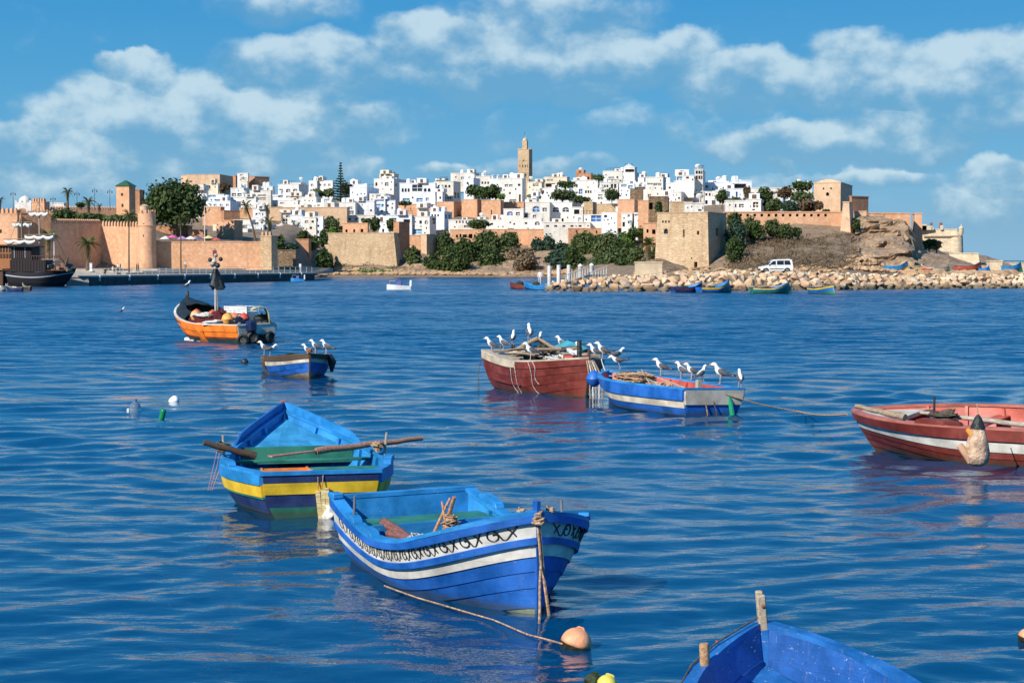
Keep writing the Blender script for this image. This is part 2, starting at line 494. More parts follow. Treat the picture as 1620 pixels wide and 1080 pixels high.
COLS = {
 -900: [(236, -2), (243, -1), (304, 1.6), (309, 5.0), (330, 8.5), (365, 12), (390, 13.5), (520, 14), (700, 14), (1600, 5)],
 230: [(236, -2), (243, -1), (304, 1.6), (309, 5.0), (330, 8.5), (365, 12), (390, 13.5), (520, 14), (700, 14), (1600, 5)],
 300: [(246, -2), (292, -1), (306, 1.6), (312, 5.8), (345, 7.6), (395, 11), (430, 16), (480, 21), (700, 22), (1600, 5)],
 450: [(280, -2), (305, -0.5), (314, 1.3), (330, 4.0), (360, 8.0), (400, 12), (435, 16), (490, 21), (700, 22), (1600, 5)],
 500: [(320, -2), (352, 0.1), (366, .8), (381, 4.2), (395, 9.0), (425, 13), (465, 18), (520, 21.5), (700, 23), (1600, 5)],
 860: [(330, -2), (360, 0.1), (372, 1.0), (387, 4.4), (396, 8.6), (425, 12.5), (465, 17.5), (520, 21.0), (700, 22), (1600, 5)],
 900: [(300, -2), (335, 0.2), (355, 1.6), (380, 5.0), (390, 7.5), (412, 11.5), (450, 17.0), (505, 20.5), (700, 22), (1600, 5)],
 1010: [(206, -1.5), (215, 1.3), (262, 1.6), (330, 2.8), (372, 6.0), (388, 9.0), (410, 13.5), (450, 18.5), (700, 21), (1600, 5)],
 1100: [(207, -1.5), (216, 1.6), (246, 2.2), (262, 8.0), (288, 10.5), (312, 12.0), (340, 14.5), (375, 17.0), (600, 18), (1600, 5)],
 1250: [(208, -1.5), (219, 1.8), (233, 2.4), (256, 6.4), (264, 9.6), (290, 10.8), (310, 11.6), (340, 12.5), (600, 12), (1600, 4)],
 1340: [(209, -1.5), (220, 1.8), (238, 2.6), (254, 6.2), (264, 9.0), (290, 10.0), (310, 10.5), (340, 10.5), (600, 9), (1600, -3)],
 1450: [(211, -1.5), (222, 1.35), (246, 1.6), (258, 4.2), (272, 7.0), (290, 7.0), (310, 5.0), (340, 4.0), (420, -2), (1600, -3)],
 1520: [(212, -1.5), (224, 1.25), (246, 1.6), (270, 2.4), (300, 3.0), (335, 3.2), (350, 2.0), (370, -2), (420, -3), (1600, -3)],
 1640: [(213, -1.5), (225, 1.2), (238, 1.3), (246, 1.2), (256, -1.5), (270, -3), (300, -3), (340, -3), (420, -3), (1600, -3)],
 2700: [(213, -1.5), (225, 1.7), (238, 1.8), (246, 1.2), (256, -1.5), (270, -3), (300, -3), (340, -3), (420, -3), (1600, -3)],
}
_ck = sorted(COLS)
def prof(px):
 px = max(_ck[0], min(_ck[-1], px))
 for a, b_ in zip(_ck[:-1], _ck[1:]):
  if a <= px <= b_:
   f = (px - a) / (b_ - a)
   return [(p_[0] * (1 - f) + q[0] * f, p_[1] * (1 - f) + q[1] * f) for p_, q in zip(COLS[a], COLS[b_])]
def ground(X, Y):
 """height of the land at a world point"""
 pts = prof(810 + FPX * X / Y)
 return float(np.interp(Y, [q[0] for q in pts], [q[1] for q in pts]))
def make_land():
 cols = list(np.arange(-900, 2701, 12.0))
 vs, fs = [], []
 sub = 5
 nrow = 9 * sub + 1
 for px in cols:
  pts = prof(px)
  for r in range(nrow):
   t = r / sub
   i = min(int(t), 8)
   f = t - i
   Y = pts[i][0] * (1 - f) + pts[i + 1][0] * f
   z = pts[i][1] * (1 - f) + pts[i + 1][1] * f
   X = (px - 810) / FPX * Y
   if 1.0 < z: z += 0.55 * noise.noise((X * 0.12, Y * 0.12, 3.0)) + 0.25 * noise.noise((X * 0.5, Y * 0.5, 7.0))
   vs.append((X, Y, z))
 for c in range(len(cols) - 1):
  for r in range(nrow - 1):
   a = c * nrow + r
   fs.append((a, a + nrow, a + nrow + 1, a + 1))
 mb = MB()
 mb.add(vs, fs)
 o = mb.build('hillside', SOIL, smooth='all', fix=False)
 o['kind'] = 'structure'
 return o
make_land()
# sea bed well under the water sheet keeps nothing visible; the ground itself goes on to the horizon as water
REG = {1: (0, 260, 5.144), 2: (230, 240, 5.144), 3: (460, 240, 5.142), 4: (660, 200, 4.32), 5: (860, 240, 5.142), 6: (1040, 240, 4.696), 7: (1260, 260, 5.144), 8: (1400, 260, 5.141), 0: (0, 0, 1.0)}
def gx(r, x): return REG[r][0] + x / REG[r][2]
def gy(r, y): return REG[r][1] + y / REG[r][2]
def block(name, mat, r, x0, xc, x2, yt, yb, Y, wins=(), a=14.0, down=3.0, parent=None, label=None, cat=None, group=None, taper=0.0, depth=None, yt2=None, parts=None, zb=None):
 """A building body: near vertical corner on the ray through xc at distance Y, front running left to the ray x0,
 side running right to the ray x2; openings are cut through the wall as real recesses with a pane behind each."""
 X0, XC = gx(r, x0), gx(r, xc)
 Cn = at(XC, gy(r, yt), Y)
 zt = Cn.z
 zbm = at(XC, gy(r, yb), Y).z - down if zb is None else zb
 C2 = Vector((Cn.x, Cn.y))
 ar = R(a)
 L = Vector((-math.cos(ar), math.sin(ar)))
 S = Vector((math.sin(ar), math.cos(ar)))
 def hit(px, D):
  k = (px - 810) / FPX
  # C2.x + t*D.x = k*(C2.y + t*D.y)
  den = D.x - k * D.y
  return (k * C2.y - C2.x) / den
 w = max(hit(X0, L), 0.4)
 if depth is not None:
  d = depth
 elif x2 is not None and x2 > xc:
  d = hit(gx(r, x2), S)
  if d < 0 or d > 22: d = 14
 else:
  d = max(2.5, min(w * 0.8, 9))
 root = empty(name, (C2.x + L.x * w / 2 + S.x * d / 2, C2.y + L.y * w / 2 + S.y * d / 2, zbm + down), 0, label, cat, group) if parent is None else parent
 inv = Matrix.Translation(-root.location) if parent is None else Matrix.Identity(4)
 H_ = zt - zbm
 def P3(D, u, z, inn=0.0):
  # u along D from the corner, inn = depth into the wall
  O = S if D is L else L
  tp = taper * (1 - (z - zbm) / H_)
  q = C2 + D * (u + (tp if False else 0)) + O * inn - (O * tp) - D * (tp if u < 1e-6 else (-tp if abs(u - (w if D is L else d)) < 1e-6 else 0))
  return inv @ Vector((q.x, q.y, z))
 mb = MB()
 panes = []
 for D, ext, tagc in ((L, w, 'F'), (S, d, 'S')):
  ws = []
  for wn in wins:
   k = wn[4] if len(wn) > 4 else 'd'
   if ('S' in k) != (tagc == 'S'): continue
   ua, ub = hit(gx(r, wn[0]), D), hit(gx(r, wn[1]), D)
   u0, u1 = min(ua, ub), max(ua, ub)
   um = (u0 + u1) / 2
   yy = C2.y + D.y * um
   z1 = at(gx(r, wn[0]), gy(r, wn[2]), yy).z
   z0 = at(gx(r, wn[0]), gy(r, wn[3]), yy).z
   u0, u1 = max(u0, 0.08), min(u1, ext - 0.08)
   z1 = min(z1, zt - 0.08)
   if u1 - u0 > 0.12 and z1 - z0 > 0.12 and z0 > zbm: ws.append((u0, u1, z0, z1, k))
  us = sorted(set([0.0, ext] + [q for w_ in ws for q in w_[:2]]))
  zs = sorted(set([zbm, zt] + [q for w_ in ws for q in w_[2:4]]))
  for i in range(len(us) - 1):
   for j in range(len(zs) - 1):
    um, zm = (us[i] + us[i + 1]) / 2, (zs[j] + zs[j + 1]) / 2
    if any(q[0] < um < q[1] and q[2] < zm < q[3] for q in ws): continue
    mb.add([P3(D, us[i], zs[j]), P3(D, us[i + 1], zs[j]), P3(D, us[i + 1], zs[j + 1]), P3(D, us[i], zs[j + 1])], [(0, 1, 2, 3)])
  for (u0, u1, z0, z1, k) in ws:
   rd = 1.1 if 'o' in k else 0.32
   q = [(u0, z0), (u1, z0), (u1, z1), (u0, z1)]
   for e in range(4):
    a_, b_ = q[e], q[(e + 1) % 4]
    mb.add([P3(D, a_[0], a_[1]), P3(D, b_[0], b_[1]), P3(D, b_[0], b_[1], rd), P3(D, a_[0], a_[1], rd)], [(0, 1, 2, 3)])
   if 'a' in k:
    rr = (u1 - u0) / 2
    hh = min(rr, (z1 - z0) * 0.5)
    for sgn in (0, 1):
     cu = u0 if sgn == 0 else u1
     poly = [P3(D, cu, z1, 0.03)]
     for t in range(5):
      th = math.pi / 2 * t / 4
      poly.append(P3(D, (u0 + u1) / 2 + (-1 if sgn == 0 else 1) * rr * math.cos(th), z1 - hh + hh * math.sin(th) - 0.001, 0.03))
     for t in range(1, 5):
      mb.add([poly[0], poly[t], poly[t + 1]] if t < 5 else [], [(0, 1, 2)])
   pm = MB()
   pm.add([P3(D, u0, z0, rd - .02), P3(D, u1, z0, rd - .02), P3(D, u1, z1, rd - .02), P3(D, u0, z1, rd - .02)], [(0, 1, 2, 3)])
   if 'o' not in k and (u1 - u0) > 0.7:      # glazing bar standing in front of the pane
    uc = (u0 + u1) / 2
    for (ua, ub, za, zb_) in ((uc - .05, uc + .05, z0, z1), (u0, u1, (z0 + z1) / 2 - .05, (z0 + z1) / 2 + .05)):
     pm.add([P3(D, ua, za, rd - .06), P3(D, ub, za, rd - .06), P3(D, ub, zb_, rd - .06), P3(D, ua, zb_, rd - .06)], [(0, 1, 2, 3)], 1)
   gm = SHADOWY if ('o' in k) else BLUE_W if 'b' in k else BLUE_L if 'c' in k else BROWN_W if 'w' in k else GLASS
   panes.append((pm, gm))
 # hidden sides and roof
 A = P3(L, w, zbm); B_ = P3(L, w, zt)
 c4 = C2 + L * w + S * d
 D4b, D4t = inv @ Vector((c4.x, c4.y, zbm)), inv @ Vector((c4.x, c4.y, zt))
 E_b, E_t = P3(S, d, zbm), P3(S, d, zt)
 Ct = P3(L, 0, zt)
 mb.add([A, B_, D4t, D4b], [(0, 1, 2, 3)])
 mb.add([E_b, E_t, D4t, D4b], [(0, 1, 2, 3)])
 mb.add([Ct, B_, D4t, E_t], [(0, 1, 2, 3)])
 wallo = mb.build('wall', mat, root, fix=False)
 for pm, gm in panes:
  pm.build('window', [gm, WHITE_P], root, fix=False)
 info = dict(root=root, inv=inv, C=C2, L=L, S=S, w=w, d=d, zt=zt, zb=zbm, P3=P3)
 # coping: a thin slab proud of the wall head
 if parts != 'none':
  cp = MB()
  e = 0.07
  pts = [C2 - L * e - S * e, C2 + L * (w + e) - S * e, C2 + L * (w + e) + S * (d + e), C2 - L * e + S * (d + e)]
  cp.prism([inv @ Vector((q.x, q.y, zt + 0.004)) for q in pts], (0, 0, 0.16))
  cp.build('parapet_coping', mat, root)
 return info
rh = random.Random(11)
def roof_bits(I, n=1, mat=None, dish=True):
 """stair head boxes, tanks, dishes and railings standing on a flat roof, as parts of the house"""
 for i in range(n):
  u = rh.uniform(0.15, 0.85) * I['w']
  v = rh.uniform(0.2, 0.7) * I['d']
  c = I['C'] + I['L'] * u + I['S'] * v
  z = I['zt'] + 0.1
  k = rh.random()
  M = Matrix.Translation((c.x, c.y, z)) @ Matrix.Rotation(math.atan2(I['S'].y, I['S'].x), 4, 'Z')
  M = I['inv'] @ M
  mb = MB()
  if k < 0.5:
   s_, h = rh.uniform(.7, 1.7), rh.uniform(0.5, 1.35)
   mb.box((-s_, -s_ * .8, 0), (s_, s_ * .8, h), M=M)
   mb.build('stair_head', mat or WHITE, I['root'])
   mb2 = MB()
   mb2.box((-s_ - .03, -.35, 0.1), (-s_ + .05, .35, h * .8), M=M)
   mb2.build('roof_door', BROWN_W, I['root'])
  elif k < 0.7:
   mb.lathe([(0.0, 0), (.55, 0), (.55, 1.0), (.2, 1.2), (0, 1.2)], 10, M=M)
   mb.build('water_tank', WHITE_P, I['root'])
  elif k < 0.85 and dish:
   D = M @ Matrix.Translation((0, 0, 1.0)) @ Matrix.Rotation(R(50), 4, 'Y') @ Matrix.Rotation(R(180), 4, 'Z')
   mb.lathe([(0.0, 0), (.35, .05), (.62, .2), (.60, .22), (.3, .09), (0, .05)], 12, M=D)
   mb.tube([M @ Vector((0, 0, 0)), M @ Vector((0, 0, 1.0))], .05, 5)
   mb.build('satellite_dish', WHITE_P, I['root'])
  else:
   wd = min(2.2, I['w'] * .35)
   for q in range(5):
    x_ = -wd + q * wd / 2
    mb.tube([M @ Vector((0, x_, 0)), M @ Vector((0, x_, .95))], .035, 5)
   mb.tube([M @ Vector((0, -wd, .95)), M @ Vector((0, wd, .95))], .04, 5)
   mb.build('roof_railing', METAL_D, I['root'])
def Yof(px, py):
 base = float(np.interp(py, [288, 300, 315, 330, 345, 360, 375], [508, 492, 465, 440, 418, 402, 391]))
 k = float(np.interp(px, [300, 470, 850, 900, 1000, 1060, 1110, 1250, 1350], [.90, 1.0, 1.0, .99, .93, .82, .77, .74, .70]))
 return base * k
HG = 'white houses stacked on the hillside'
def house(r, x0, xc, x2, yt, yb, wins=(), label='', mat=None, a=14.0, Y=None, bits=0, dY=0.0):
 yy = (Y if Y is not None else Yof(gx(r, xc), gy(r, yb))) + dY
 k_ = sum(map(ord, label)) % 9
 mat = mat if mat is not None and mat is not WHITE else (WHITE, WHITE, WHITE3, WHITE, WHITE4, WHITE, WHITE3, WHITE, WHITE2)[k_]
 wins = list(wins)
 g_ = random.Random(k_ * 7 + int(xc))
 for _ in range(10):        # small plain openings where the front is otherwise blank
  wx, wy = g_.uniform(x0 + 8, xc - 18), g_.uniform(yt + 12, min(yb, yt + 150) - 22)
  ww, wh = g_.uniform(6, 12), g_.uniform(9, 16)
  if xc - x0 < 60 or any(q[0] - 14 < wx + ww and wx < q[1] + 14 and q[2] - 12 < wy + wh and wy < q[3] + 12 for q in wins): continue
  wins.append((wx, wx + ww, wy, wy + wh, g_.choice('dddwo')))
  if len(wins) > 9: break
 bits = bits + (k_ % 3)
 I = block('house', mat, r, x0, xc, x2, yt, yb, yy, wins, a, 3.0, None, label, 'house', HG)
 if bits: roof_bits(I, bits, mat)
 return I
def rowwin(x0, n, step, w, y0, y1, k='d'):
 return [(x0 + i * step, x0 + i * step + w, y0, y1, k) for i in range(n)]
# ---------- houses, written in the order of the streets, back rows first
WH, W2 = WHITE, WHITE2
# left part of the town
house(2, 755, 835, 850, 178, 250, [(775, 800, 186, 200)], 'small white house behind the hilltop fort, its roof just above the fort wall', bits=0)
house(2, 890, 1035, 1060, 285, 330, rowwin(905, 3, 45, 20, 296, 312), 'low white house right of the hilltop fort, at the end of its sloping wall', W2, bits=2)
house(2, 1085, 1248, 1330, 268, 362, [(1092, 1128, 303, 330, 'a'), (1148, 1186, 303, 330, 'a'), (1205, 1243, 303, 330, 'a')], 'white house with three brown arches under its roof near the left end of the skyline', bits=3)
house(2, 1335, 1395, 1440, 240, 330, [(1350, 1372, 262, 280)], 'narrow white house left of the tall conifer, behind the flat-topped trees', bits=1)
house(2, 700, 800, 885, 298, 365, [(708, 745, 338, 362), (755, 790, 338, 362)], 'white house with two wide windows below the hilltop fort', bits=1)
house(2, 775, 830, 850, 245, 295, [(785, 800, 262, 275)], 'small cream house with one dark window just under the hilltop fort', CREAM)
house(2, 500, 590, 610, 262, 325, [(520, 535, 275, 300)], 'yellowish house beside the big dark ficus, under the fort wall', CREAM)
house(2, 385, 500, 520, 315, 405, [(455, 470, 335, 355)], 'white house half hidden by the big dark ficus tree', bits=1)
house(2, 500, 640, 690, 350, 410, [(520, 580, 352, 374, 'c')], 'white house with a long pale blue window right of the ficus', W2)
house(2, 855, 1020, 1040, 318, 425, [(920, 985, 350, 362), (920, 985, 374, 392), (880, 900, 345, 360)], 'white two storey house with stacked dark window bands above the ochre wall', bits=2)
house(2, 1040, 1230, 1262, 352, 400, [(1085, 1125, 355, 372), (1150, 1180, 360, 374)], 'long low white house right under the house with three arches', W2)
house(2, 690, 900, 920, 372, 446, [(720, 745, 395, 412)], 'plain white house directly under the two wide windows', bits=1)
house(2, 440, 690, 0, 405, 452, rowwin(560, 4, 50, 26, 425, 442), 'long white terrace above the left end of the inner ochre wall', W2)
house(2, 900, 1240, 1265, 398, 458, [(905, 950, 430, 448), (1100, 1130, 412, 425)], 'long white wall house sitting on the long ochre wall', bits=1)
house(2, 1255, 1389, 0, 372, 452, rowwin(1270, 3, 40, 18, 428, 442), 'white house at the right end of the long ochre wall', bits=1)
house(2, 725, 868, 900, 558, 640, [(795, 870, 600, 618), (740, 765, 575, 592)], 'white house with a dark strip window behind the leaning palm', a=10)
house(2, 870, 975, 1010, 538, 640, [(892, 925, 575, 625), (940, 960, 570, 585)], 'tall white house with one narrow door right of the leaning palm')
house(2, 698, 832, 868, 632, 720, [(755, 772, 660, 680), (715, 735, 655, 670)], 'white cube house with two tiny windows above the long sunlit sea wall')
house(2, 585, 700, 705, 648, 722, [(600, 640, 690, 705)], 'small cream house at the foot of the stepped brown wall', CREAM)
house(2, 972, 1140, 1240, 645, 720, rowwin(1000, 4, 38, 14, 655, 668), 'white terrace with a notched parapet above the stone buttress', bits=1)
house(2, 1110, 1260, 1290, 500, 655, [(1118, 1160, 545, 598), (1190, 1235, 550, 590), (1145, 1195, 515, 535, 'a')], 'white house with large glazed terrace above the notched terrace', bits=1)
house(2, 1290, 1389, 0, 538, 700, [(1300, 1330, 560, 580), (1355, 1375, 560, 578), (1340, 1360, 610, 630)], 'white house beside the dark round tree near the orange rubble')
# centre left (region 3)
house(3, 180, 340, 360, 238, 330, rowwin(195, 4, 38, 20, 262, 278), 'white skyline house with four dark windows left of the tall conifer', bits=3)
house(3, 0, 80, 130, 255, 330, [(15, 60, 300, 326, 'a')], 'white house with one brown arch at the skyline left of the flat-topped trees', bits=1)
house(3, 465, 600, 640, 268, 345, [(500, 520, 290, 305)], 'plain white house immediately right of the tall conifer', bits=2)
house(3, 485, 620, 720, 290, 420, [(565, 575, 385, 400), (598, 608, 385, 400)], 'big blank white house with two tiny windows right of the conifer', a=8)
house(3, 680, 838, 962, 222, 345, [(692, 708, 250, 278), (768, 798, 250, 278), (845, 868, 262, 280, 'S')], 'tallest white house of the left skyline with a covered roof terrace', bits=4)
house(3, 725, 840, 880, 182, 226, [(735, 760, 186, 214, 'o'), (775, 825, 186, 212, 'o')], 'open roof pavilion storey with dark bays on the left skyline', CREAM, Y=497)
house(3, 888, 1175, 1190, 258, 425, rowwin(905, 3, 24, 17, 298, 328, 'a') + rowwin(1085, 2, 32, 22, 298, 326, 'a') + [(990, 1072, 268, 322, 'd'), (912, 970, 380, 418, 'c'), (1025, 1075, 378, 408, 'c'), (1100, 1125, 375, 400, 'c')], 'large white mansion with arched windows and a glazed middle bay', a=5, bits=3)
house(3, 1180, 1270, 1290, 235, 330, [(1200, 1218, 265, 285), (1235, 1250, 265, 285)], 'white skyline house behind the mansion with arched windows', bits=2)
house(3, 615, 770, 860, 345, 420, [(700, 760, 352, 380, 'o')], 'white house with a shaded awning under the blank white house', a=8)
house(3, 680, 768, 790, 388, 500, [(684, 762, 392, 404, 'b'), (684, 735, 425, 450, 'c'), (740, 760, 425, 450, 'c'), (735, 755, 475, 492)], 'white house with bright blue window band and light blue shutters', a=6)
house(3, 368, 525, 560, 415, 520, [(470, 505, 448, 468), (470, 515, 480, 508), (430, 445, 455, 470), (372, 384, 470, 512, 'w')], 'white house with stacked dark windows in the third row below the conifer', a=8, bits=1)
house(3, 520, 680, 700, 405, 515, [(648, 664, 470, 486), (575, 600, 455, 510, 'S')], 'white house left of the blue window band, its terrace stepped', bits=1)
house(3, 0, 300, 0, 418, 462, rowwin(60, 3, 80, 22, 430, 445), 'long white terrace house on the long ochre wall left of the centre', bits=1)
house(3, 770, 850, 0, 400, 500, [(780, 800, 430, 448), (778, 796, 486, 498)], 'narrow white house with two small windows right of the blue window band')
house(3, 400, 700, 0, 520, 592, rowwin(420, 5, 52, 20, 540, 556), 'long white terrace house with a row of small windows above the ochre box', a=6)
house(3, 0, 95, 0, 520, 655, [(10, 40, 560, 575), (60, 80, 565, 580)], 'white house left of the two dark trees near the orange rubble', a=10)
house(3, 100, 262, 275, 530, 700, [(185, 225, 545, 568), (220, 235, 595, 612), (216, 232, 640, 665), (120, 140, 560, 575)], 'tall white house between two dark trees above the rocks', W2)
house(3, 718, 778, 0, 575, 660, [(745, 762, 628, 655)], 'narrow bluish white house among trees on top of the stone bastion', W2)
house(3, 780, 985, 1000, 520, 682, [(918, 972, 550, 578, 'o'), (925, 948, 632, 676), (820, 860, 540, 575)], 'white house with a shaded balcony right of the bastion', a=6, bits=1)
house(3, 985, 1130, 1185, 530, 682, [(988, 1068, 630, 668, 'c'), (1048, 1068, 560, 586), (1090, 1116, 560, 588, 'a'), (1150, 1180, 540, 588, 'S')], 'white house with a long blue ground floor window above the dark pier', a=12)
# centre (region 4)
house(4, 230, 380, 425, 320, 375, [(300, 320, 345, 360), (350, 365, 345, 358)], 'long low roofed white house at the left of the centre skyline', bits=3)
house(4, 118, 248, 298, 378, 522, rowwin(142, 4, 24, 15, 400, 418, 'a') + rowwin(155, 5, 17, 11, 482, 497) + [(255, 268, 450, 490, 'Sw'), (275, 290, 455, 490, 'Sw')], 'white block house with arcaded top floor and five small windows in a row', a=16, bits=1)
house(4, 320, 385, 430, 355, 480, [(338, 352, 380, 395)], 'white house rising behind the tree on the ochre bastions', W2)
house(4, 385, 500, 520, 342, 420, rowwin(440, 3, 20, 12, 378, 394), 'white skyline house with three dark windows above the bastion tree', bits=3)
house(4, 500, 565, 580, 362, 440, [(520, 545, 402, 414)], 'plain white house right of the three dark skyline windows', bits=1)
house(4, 560, 718, 742, 356, 525, [(598, 622, 396, 412), (628, 652, 396, 412), (688, 705, 392, 408), (630, 675, 500, 520), (695, 708, 465, 520, 'w')], 'big white house directly in front of the minaret foot', a=8, bits=3)
house(4, 752, 850, 870, 382, 475, [(790, 830, 392, 408), (790, 820, 430, 440)], 'cream house right of the minaret foot', CREAM, bits=2)
house(4, 868, 1024, 1040, 348, 440, [(876, 942, 390, 414, 'o'), (885, 930, 360, 372)], 'cream white house with a long dark gallery right of the minaret', CREAM, bits=2)
house(4, 868, 1037, 0, 428, 520, [(950, 990, 440, 460)], 'white house behind the umbrella tree right of the centre', W2)
house(4, 590, 726, 738, 566, 720, [(614, 655, 582, 608, 'ab'), (675, 702, 586, 607, 'w'), (620, 660, 696, 710, 'o')], 'white house with one blue arched window at the end of the ochre bastions', a=8)
house(4, 738, 905, 918, 520, 655, [(788, 836, 545, 584, 'ab'), (856, 886, 556, 580), (790, 812, 605, 628), (835, 915, 610, 632, 'cS'), (750, 766, 610, 632)], 'white house with a domed blue window and small square windows', a=6)
house(4, 780, 815, 0, 480, 525, [(786, 812, 492, 522, 'b')], 'tiny white house with a bright blue door above the domed blue window', Y=410)
house(4, 905, 1060, 0, 522, 660, [(926, 970, 552, 584, 'a'), (992, 1037, 552, 584, 'a'), (952, 1000, 628, 650, 'o')], 'white house with two wide arched windows under a red brown roof edge', a=4, Y=412)
house(4, 68, 185, 240, 585, 670, rowwin(98, 3, 20, 12, 600, 616) + [(105, 128, 620, 665, 'c'), (192, 205, 602, 628, 'S'), (215, 230, 602, 628, 'S')], 'white house with small roof arches left of the low round tree', a=16)
house(4, 215, 420, 0, 640, 712, rowwin(265, 6, 22, 10, 645, 660) + [(320, 395, 675, 692, 'w')], 'low white terrace house left of the low round tree', a=5)
house(4, 470, 600, 0, 642, 704, [(500, 520, 660, 672)], 'low plain white house right of the low round tree', a=5)
house(4, 720, 850, 0, 630, 720, [(803, 838, 650, 674, 'aw'), (858, 880, 650, 668), (735, 752, 655, 668)], 'low white house with a small dark arched window above the lower ochre wall', a=5)
house(4, 850, 1040, 0, 655, 712, rowwin(880, 4, 36, 14, 668, 680), 'long low white terrace directly on the lower ochre wall', a=3)
house(4, 0, 70, 0, 620, 705, [(12, 30, 645, 668), (50, 72, 640, 690, 'a')], 'narrow white house above the shaded pier', a=10)
# centre right (region 5)
house(5, 0, 190, 210, 215, 300, [(15, 85, 262, 285, 'o')], 'cream skyline house with a dark loggia left of the red roofed terrace', CREAM, bits=2)
house(5, 262, 385, 400, 178, 240, [(290, 370, 205, 225, 'o')], 'skyline roof storey with a dark red awning right of the minaret', RED_SHADE_OCHRE, Y=470)
house(5, 225, 440, 470, 235, 365, [(285, 315, 303, 345, 'b'), (262, 276, 265, 290), (335, 350, 315, 338), (356, 370, 315, 338), (376, 388, 315, 338)], 'white house with a blue door and three slim windows above the hedge', a=6, bits=2)
house(5, 480, 640, 700, 160, 290, [(525, 570, 205, 218), (590, 605, 200, 215)], 'large white skyline house left of the roof pavilion with white canopy', bits=3)
house(5, 640, 755, 770, 175, 280, [(645, 692, 195, 222), (700, 752, 178, 200, 'Sw')], 'highest white house right of the minaret, dark red band on its flank', bits=1)
house(5, 650, 740, 755, 130, 172, [(660, 735, 142, 166, 'o')], 'white roof pavilion with a pointed canopy on the highest house right of the minaret', Y=445)
house(5, 765, 818, 830, 212, 300, [(780, 796, 264, 276)], 'narrow white house right of the highest skyline house')
house(5, 455, 605, 625, 252, 380, rowwin(470, 3, 20, 13, 270, 290) + [(545, 563, 262, 298), (570, 590, 262, 298)], 'white house with five slim windows behind the dark bushy tree', a=6, bits=2)
house(5, 612, 740, 760, 262, 380, [(628, 672, 268, 285), (685, 722, 274, 302, 'c')], 'white house with a light blue window above the ochre rubble gable', a=6)
house(5, 825, 972, 1020, 210, 385, [(840, 885, 255, 268), (890, 955, 255, 275), (845, 872, 345, 365), (985, 1010, 240, 260, 'S')], 'tall white house with a window band between the two highest skyline houses', bits=2)
house(5, 1030, 1120, 1150, 330, 408, [(1090, 1105, 370, 385)], 'low white house over the rubble wall, left of the big right hand cluster', Y=340)
house(5, 420, 512, 530, 330, 440, [(440, 478, 348, 358), (440, 478, 368, 386)], 'white house with two grey windows left of the dark bushy tree', a=10)
house(5, 490, 600, 0, 400, 465, [(530, 545, 420, 440)], 'low white house at the left foot of the ochre corner wall', W2)
house(5, 225, 320, 340, 455, 560, [(246, 290, 470, 508, 'o'), (270, 300, 538, 548)], 'white house with a deep square opening left of the blue canvas', a=6)
house(5, 325, 470, 480, 516, 610, [(385, 468, 516, 568, 'b'), (340, 352, 545, 560)], 'white house with a huge bright blue screen on its wall', a=3)
house(5, 470, 600, 640, 500, 620, [(490, 515, 515, 535), (600, 618, 540, 560, 'S')], 'white house with bare walls right of the huge blue screen', W2, a=10)
house(5, 585, 665, 720, 452, 560, [(585, 602, 490, 505), (645, 668, 490, 505)], 'white cube house stacked above the bare white walls', a=10, bits=1)
house(5, 632, 722, 735, 505, 640, [(682, 700, 512, 530, 'c'), (684, 720, 562, 585, 'b'), (640, 660, 572, 610)], 'narrow white house with blue windows over a blue door beside a tree', a=6)
house(5, 735, 808, 850, 500, 600, [(738, 775, 508, 522, 'w'), (838, 850, 540, 580, 'Sw')], 'small white house against the end of the ochre wall', W2, a=12)
house(5, 0, 380, 0, 578, 640, rowwin(20, 5, 66, 24, 598, 612), 'long low white terrace on the lower ochre wall beside the green bushes', a=2, Y=385)
# right cluster (region 6)
house(6, 120, 325, 345, 222, 345, [(158, 170, 250, 262), (172, 182, 250, 262), (218, 234, 246, 262), (290, 320, 262, 275)], 'big white house at the left of the right hand cluster with small square windows', a=8, bits=3)
house(6, 272, 338, 352, 135, 222, [(280, 296, 142, 166), (300, 316, 142, 166), (320, 334, 142, 166), (280, 296, 178, 206, 'w'), (300, 316, 178, 206, 'w'), (320, 334, 178, 206, 'w')], 'white glazed belvedere tower on the roofs of the right hand cluster', a=8, Y=345)
house(6, 135, 272, 285, 180, 226, [(140, 182, 186, 212, 'c'), (210, 230, 186, 200)], 'rooftop storey with pale blue glass and dishes left of the belvedere', a=6, Y=343, bits=4)
house(6, 325, 548, 565, 232, 330, [(350, 372, 250, 268), (480, 495, 262, 276)], 'long white house in the upper middle of the right hand cluster', a=5, bits=3)
house(6, 548, 700, 718, 218, 300, [(552, 654, 238, 276, 'o')], 'flat roofed white house with a long shaded porch on the right skyline', W2, a=5, bits=2)
house(6, 100, 345, 0, 298, 400, rowwin(216, 2, 38, 30, 308, 328) + [(302, 332, 302, 334, 'w')], 'white house with a grey strip of windows in the right hand cluster', a=4)
house(6, 348, 440, 500, 300, 440, [(352, 368, 308, 328, 'w'), (378, 392, 308, 328, 'w'), (402, 432, 308, 328, 'w'), (350, 435, 360, 390, 'o'), (382, 420, 418, 432, 'w')], 'white house with two open galleries in the middle of the right hand cluster', a=6)
house(6, 498, 636, 655, 278, 372, [(518, 535, 298, 336, 'b'), (578, 592, 298, 336, 'b')], 'white house with two tall blue shutters', W2, a=6)
house(6, 655, 760, 775, 276, 372, [(694, 714, 304, 338, 'b')], 'white house with a single tall blue shutter left of the garden trees', a=6)
house(6, 760, 930, 0, 272, 330, [(800, 815, 290, 304)], 'low white garden house behind the trees left of the square fort', a=3, Y=330)
house(6, 995, 1150, 0, 270, 330, (), 'plain white wall house with a clipped hedge on its roof terrace', a=3, Y=320)
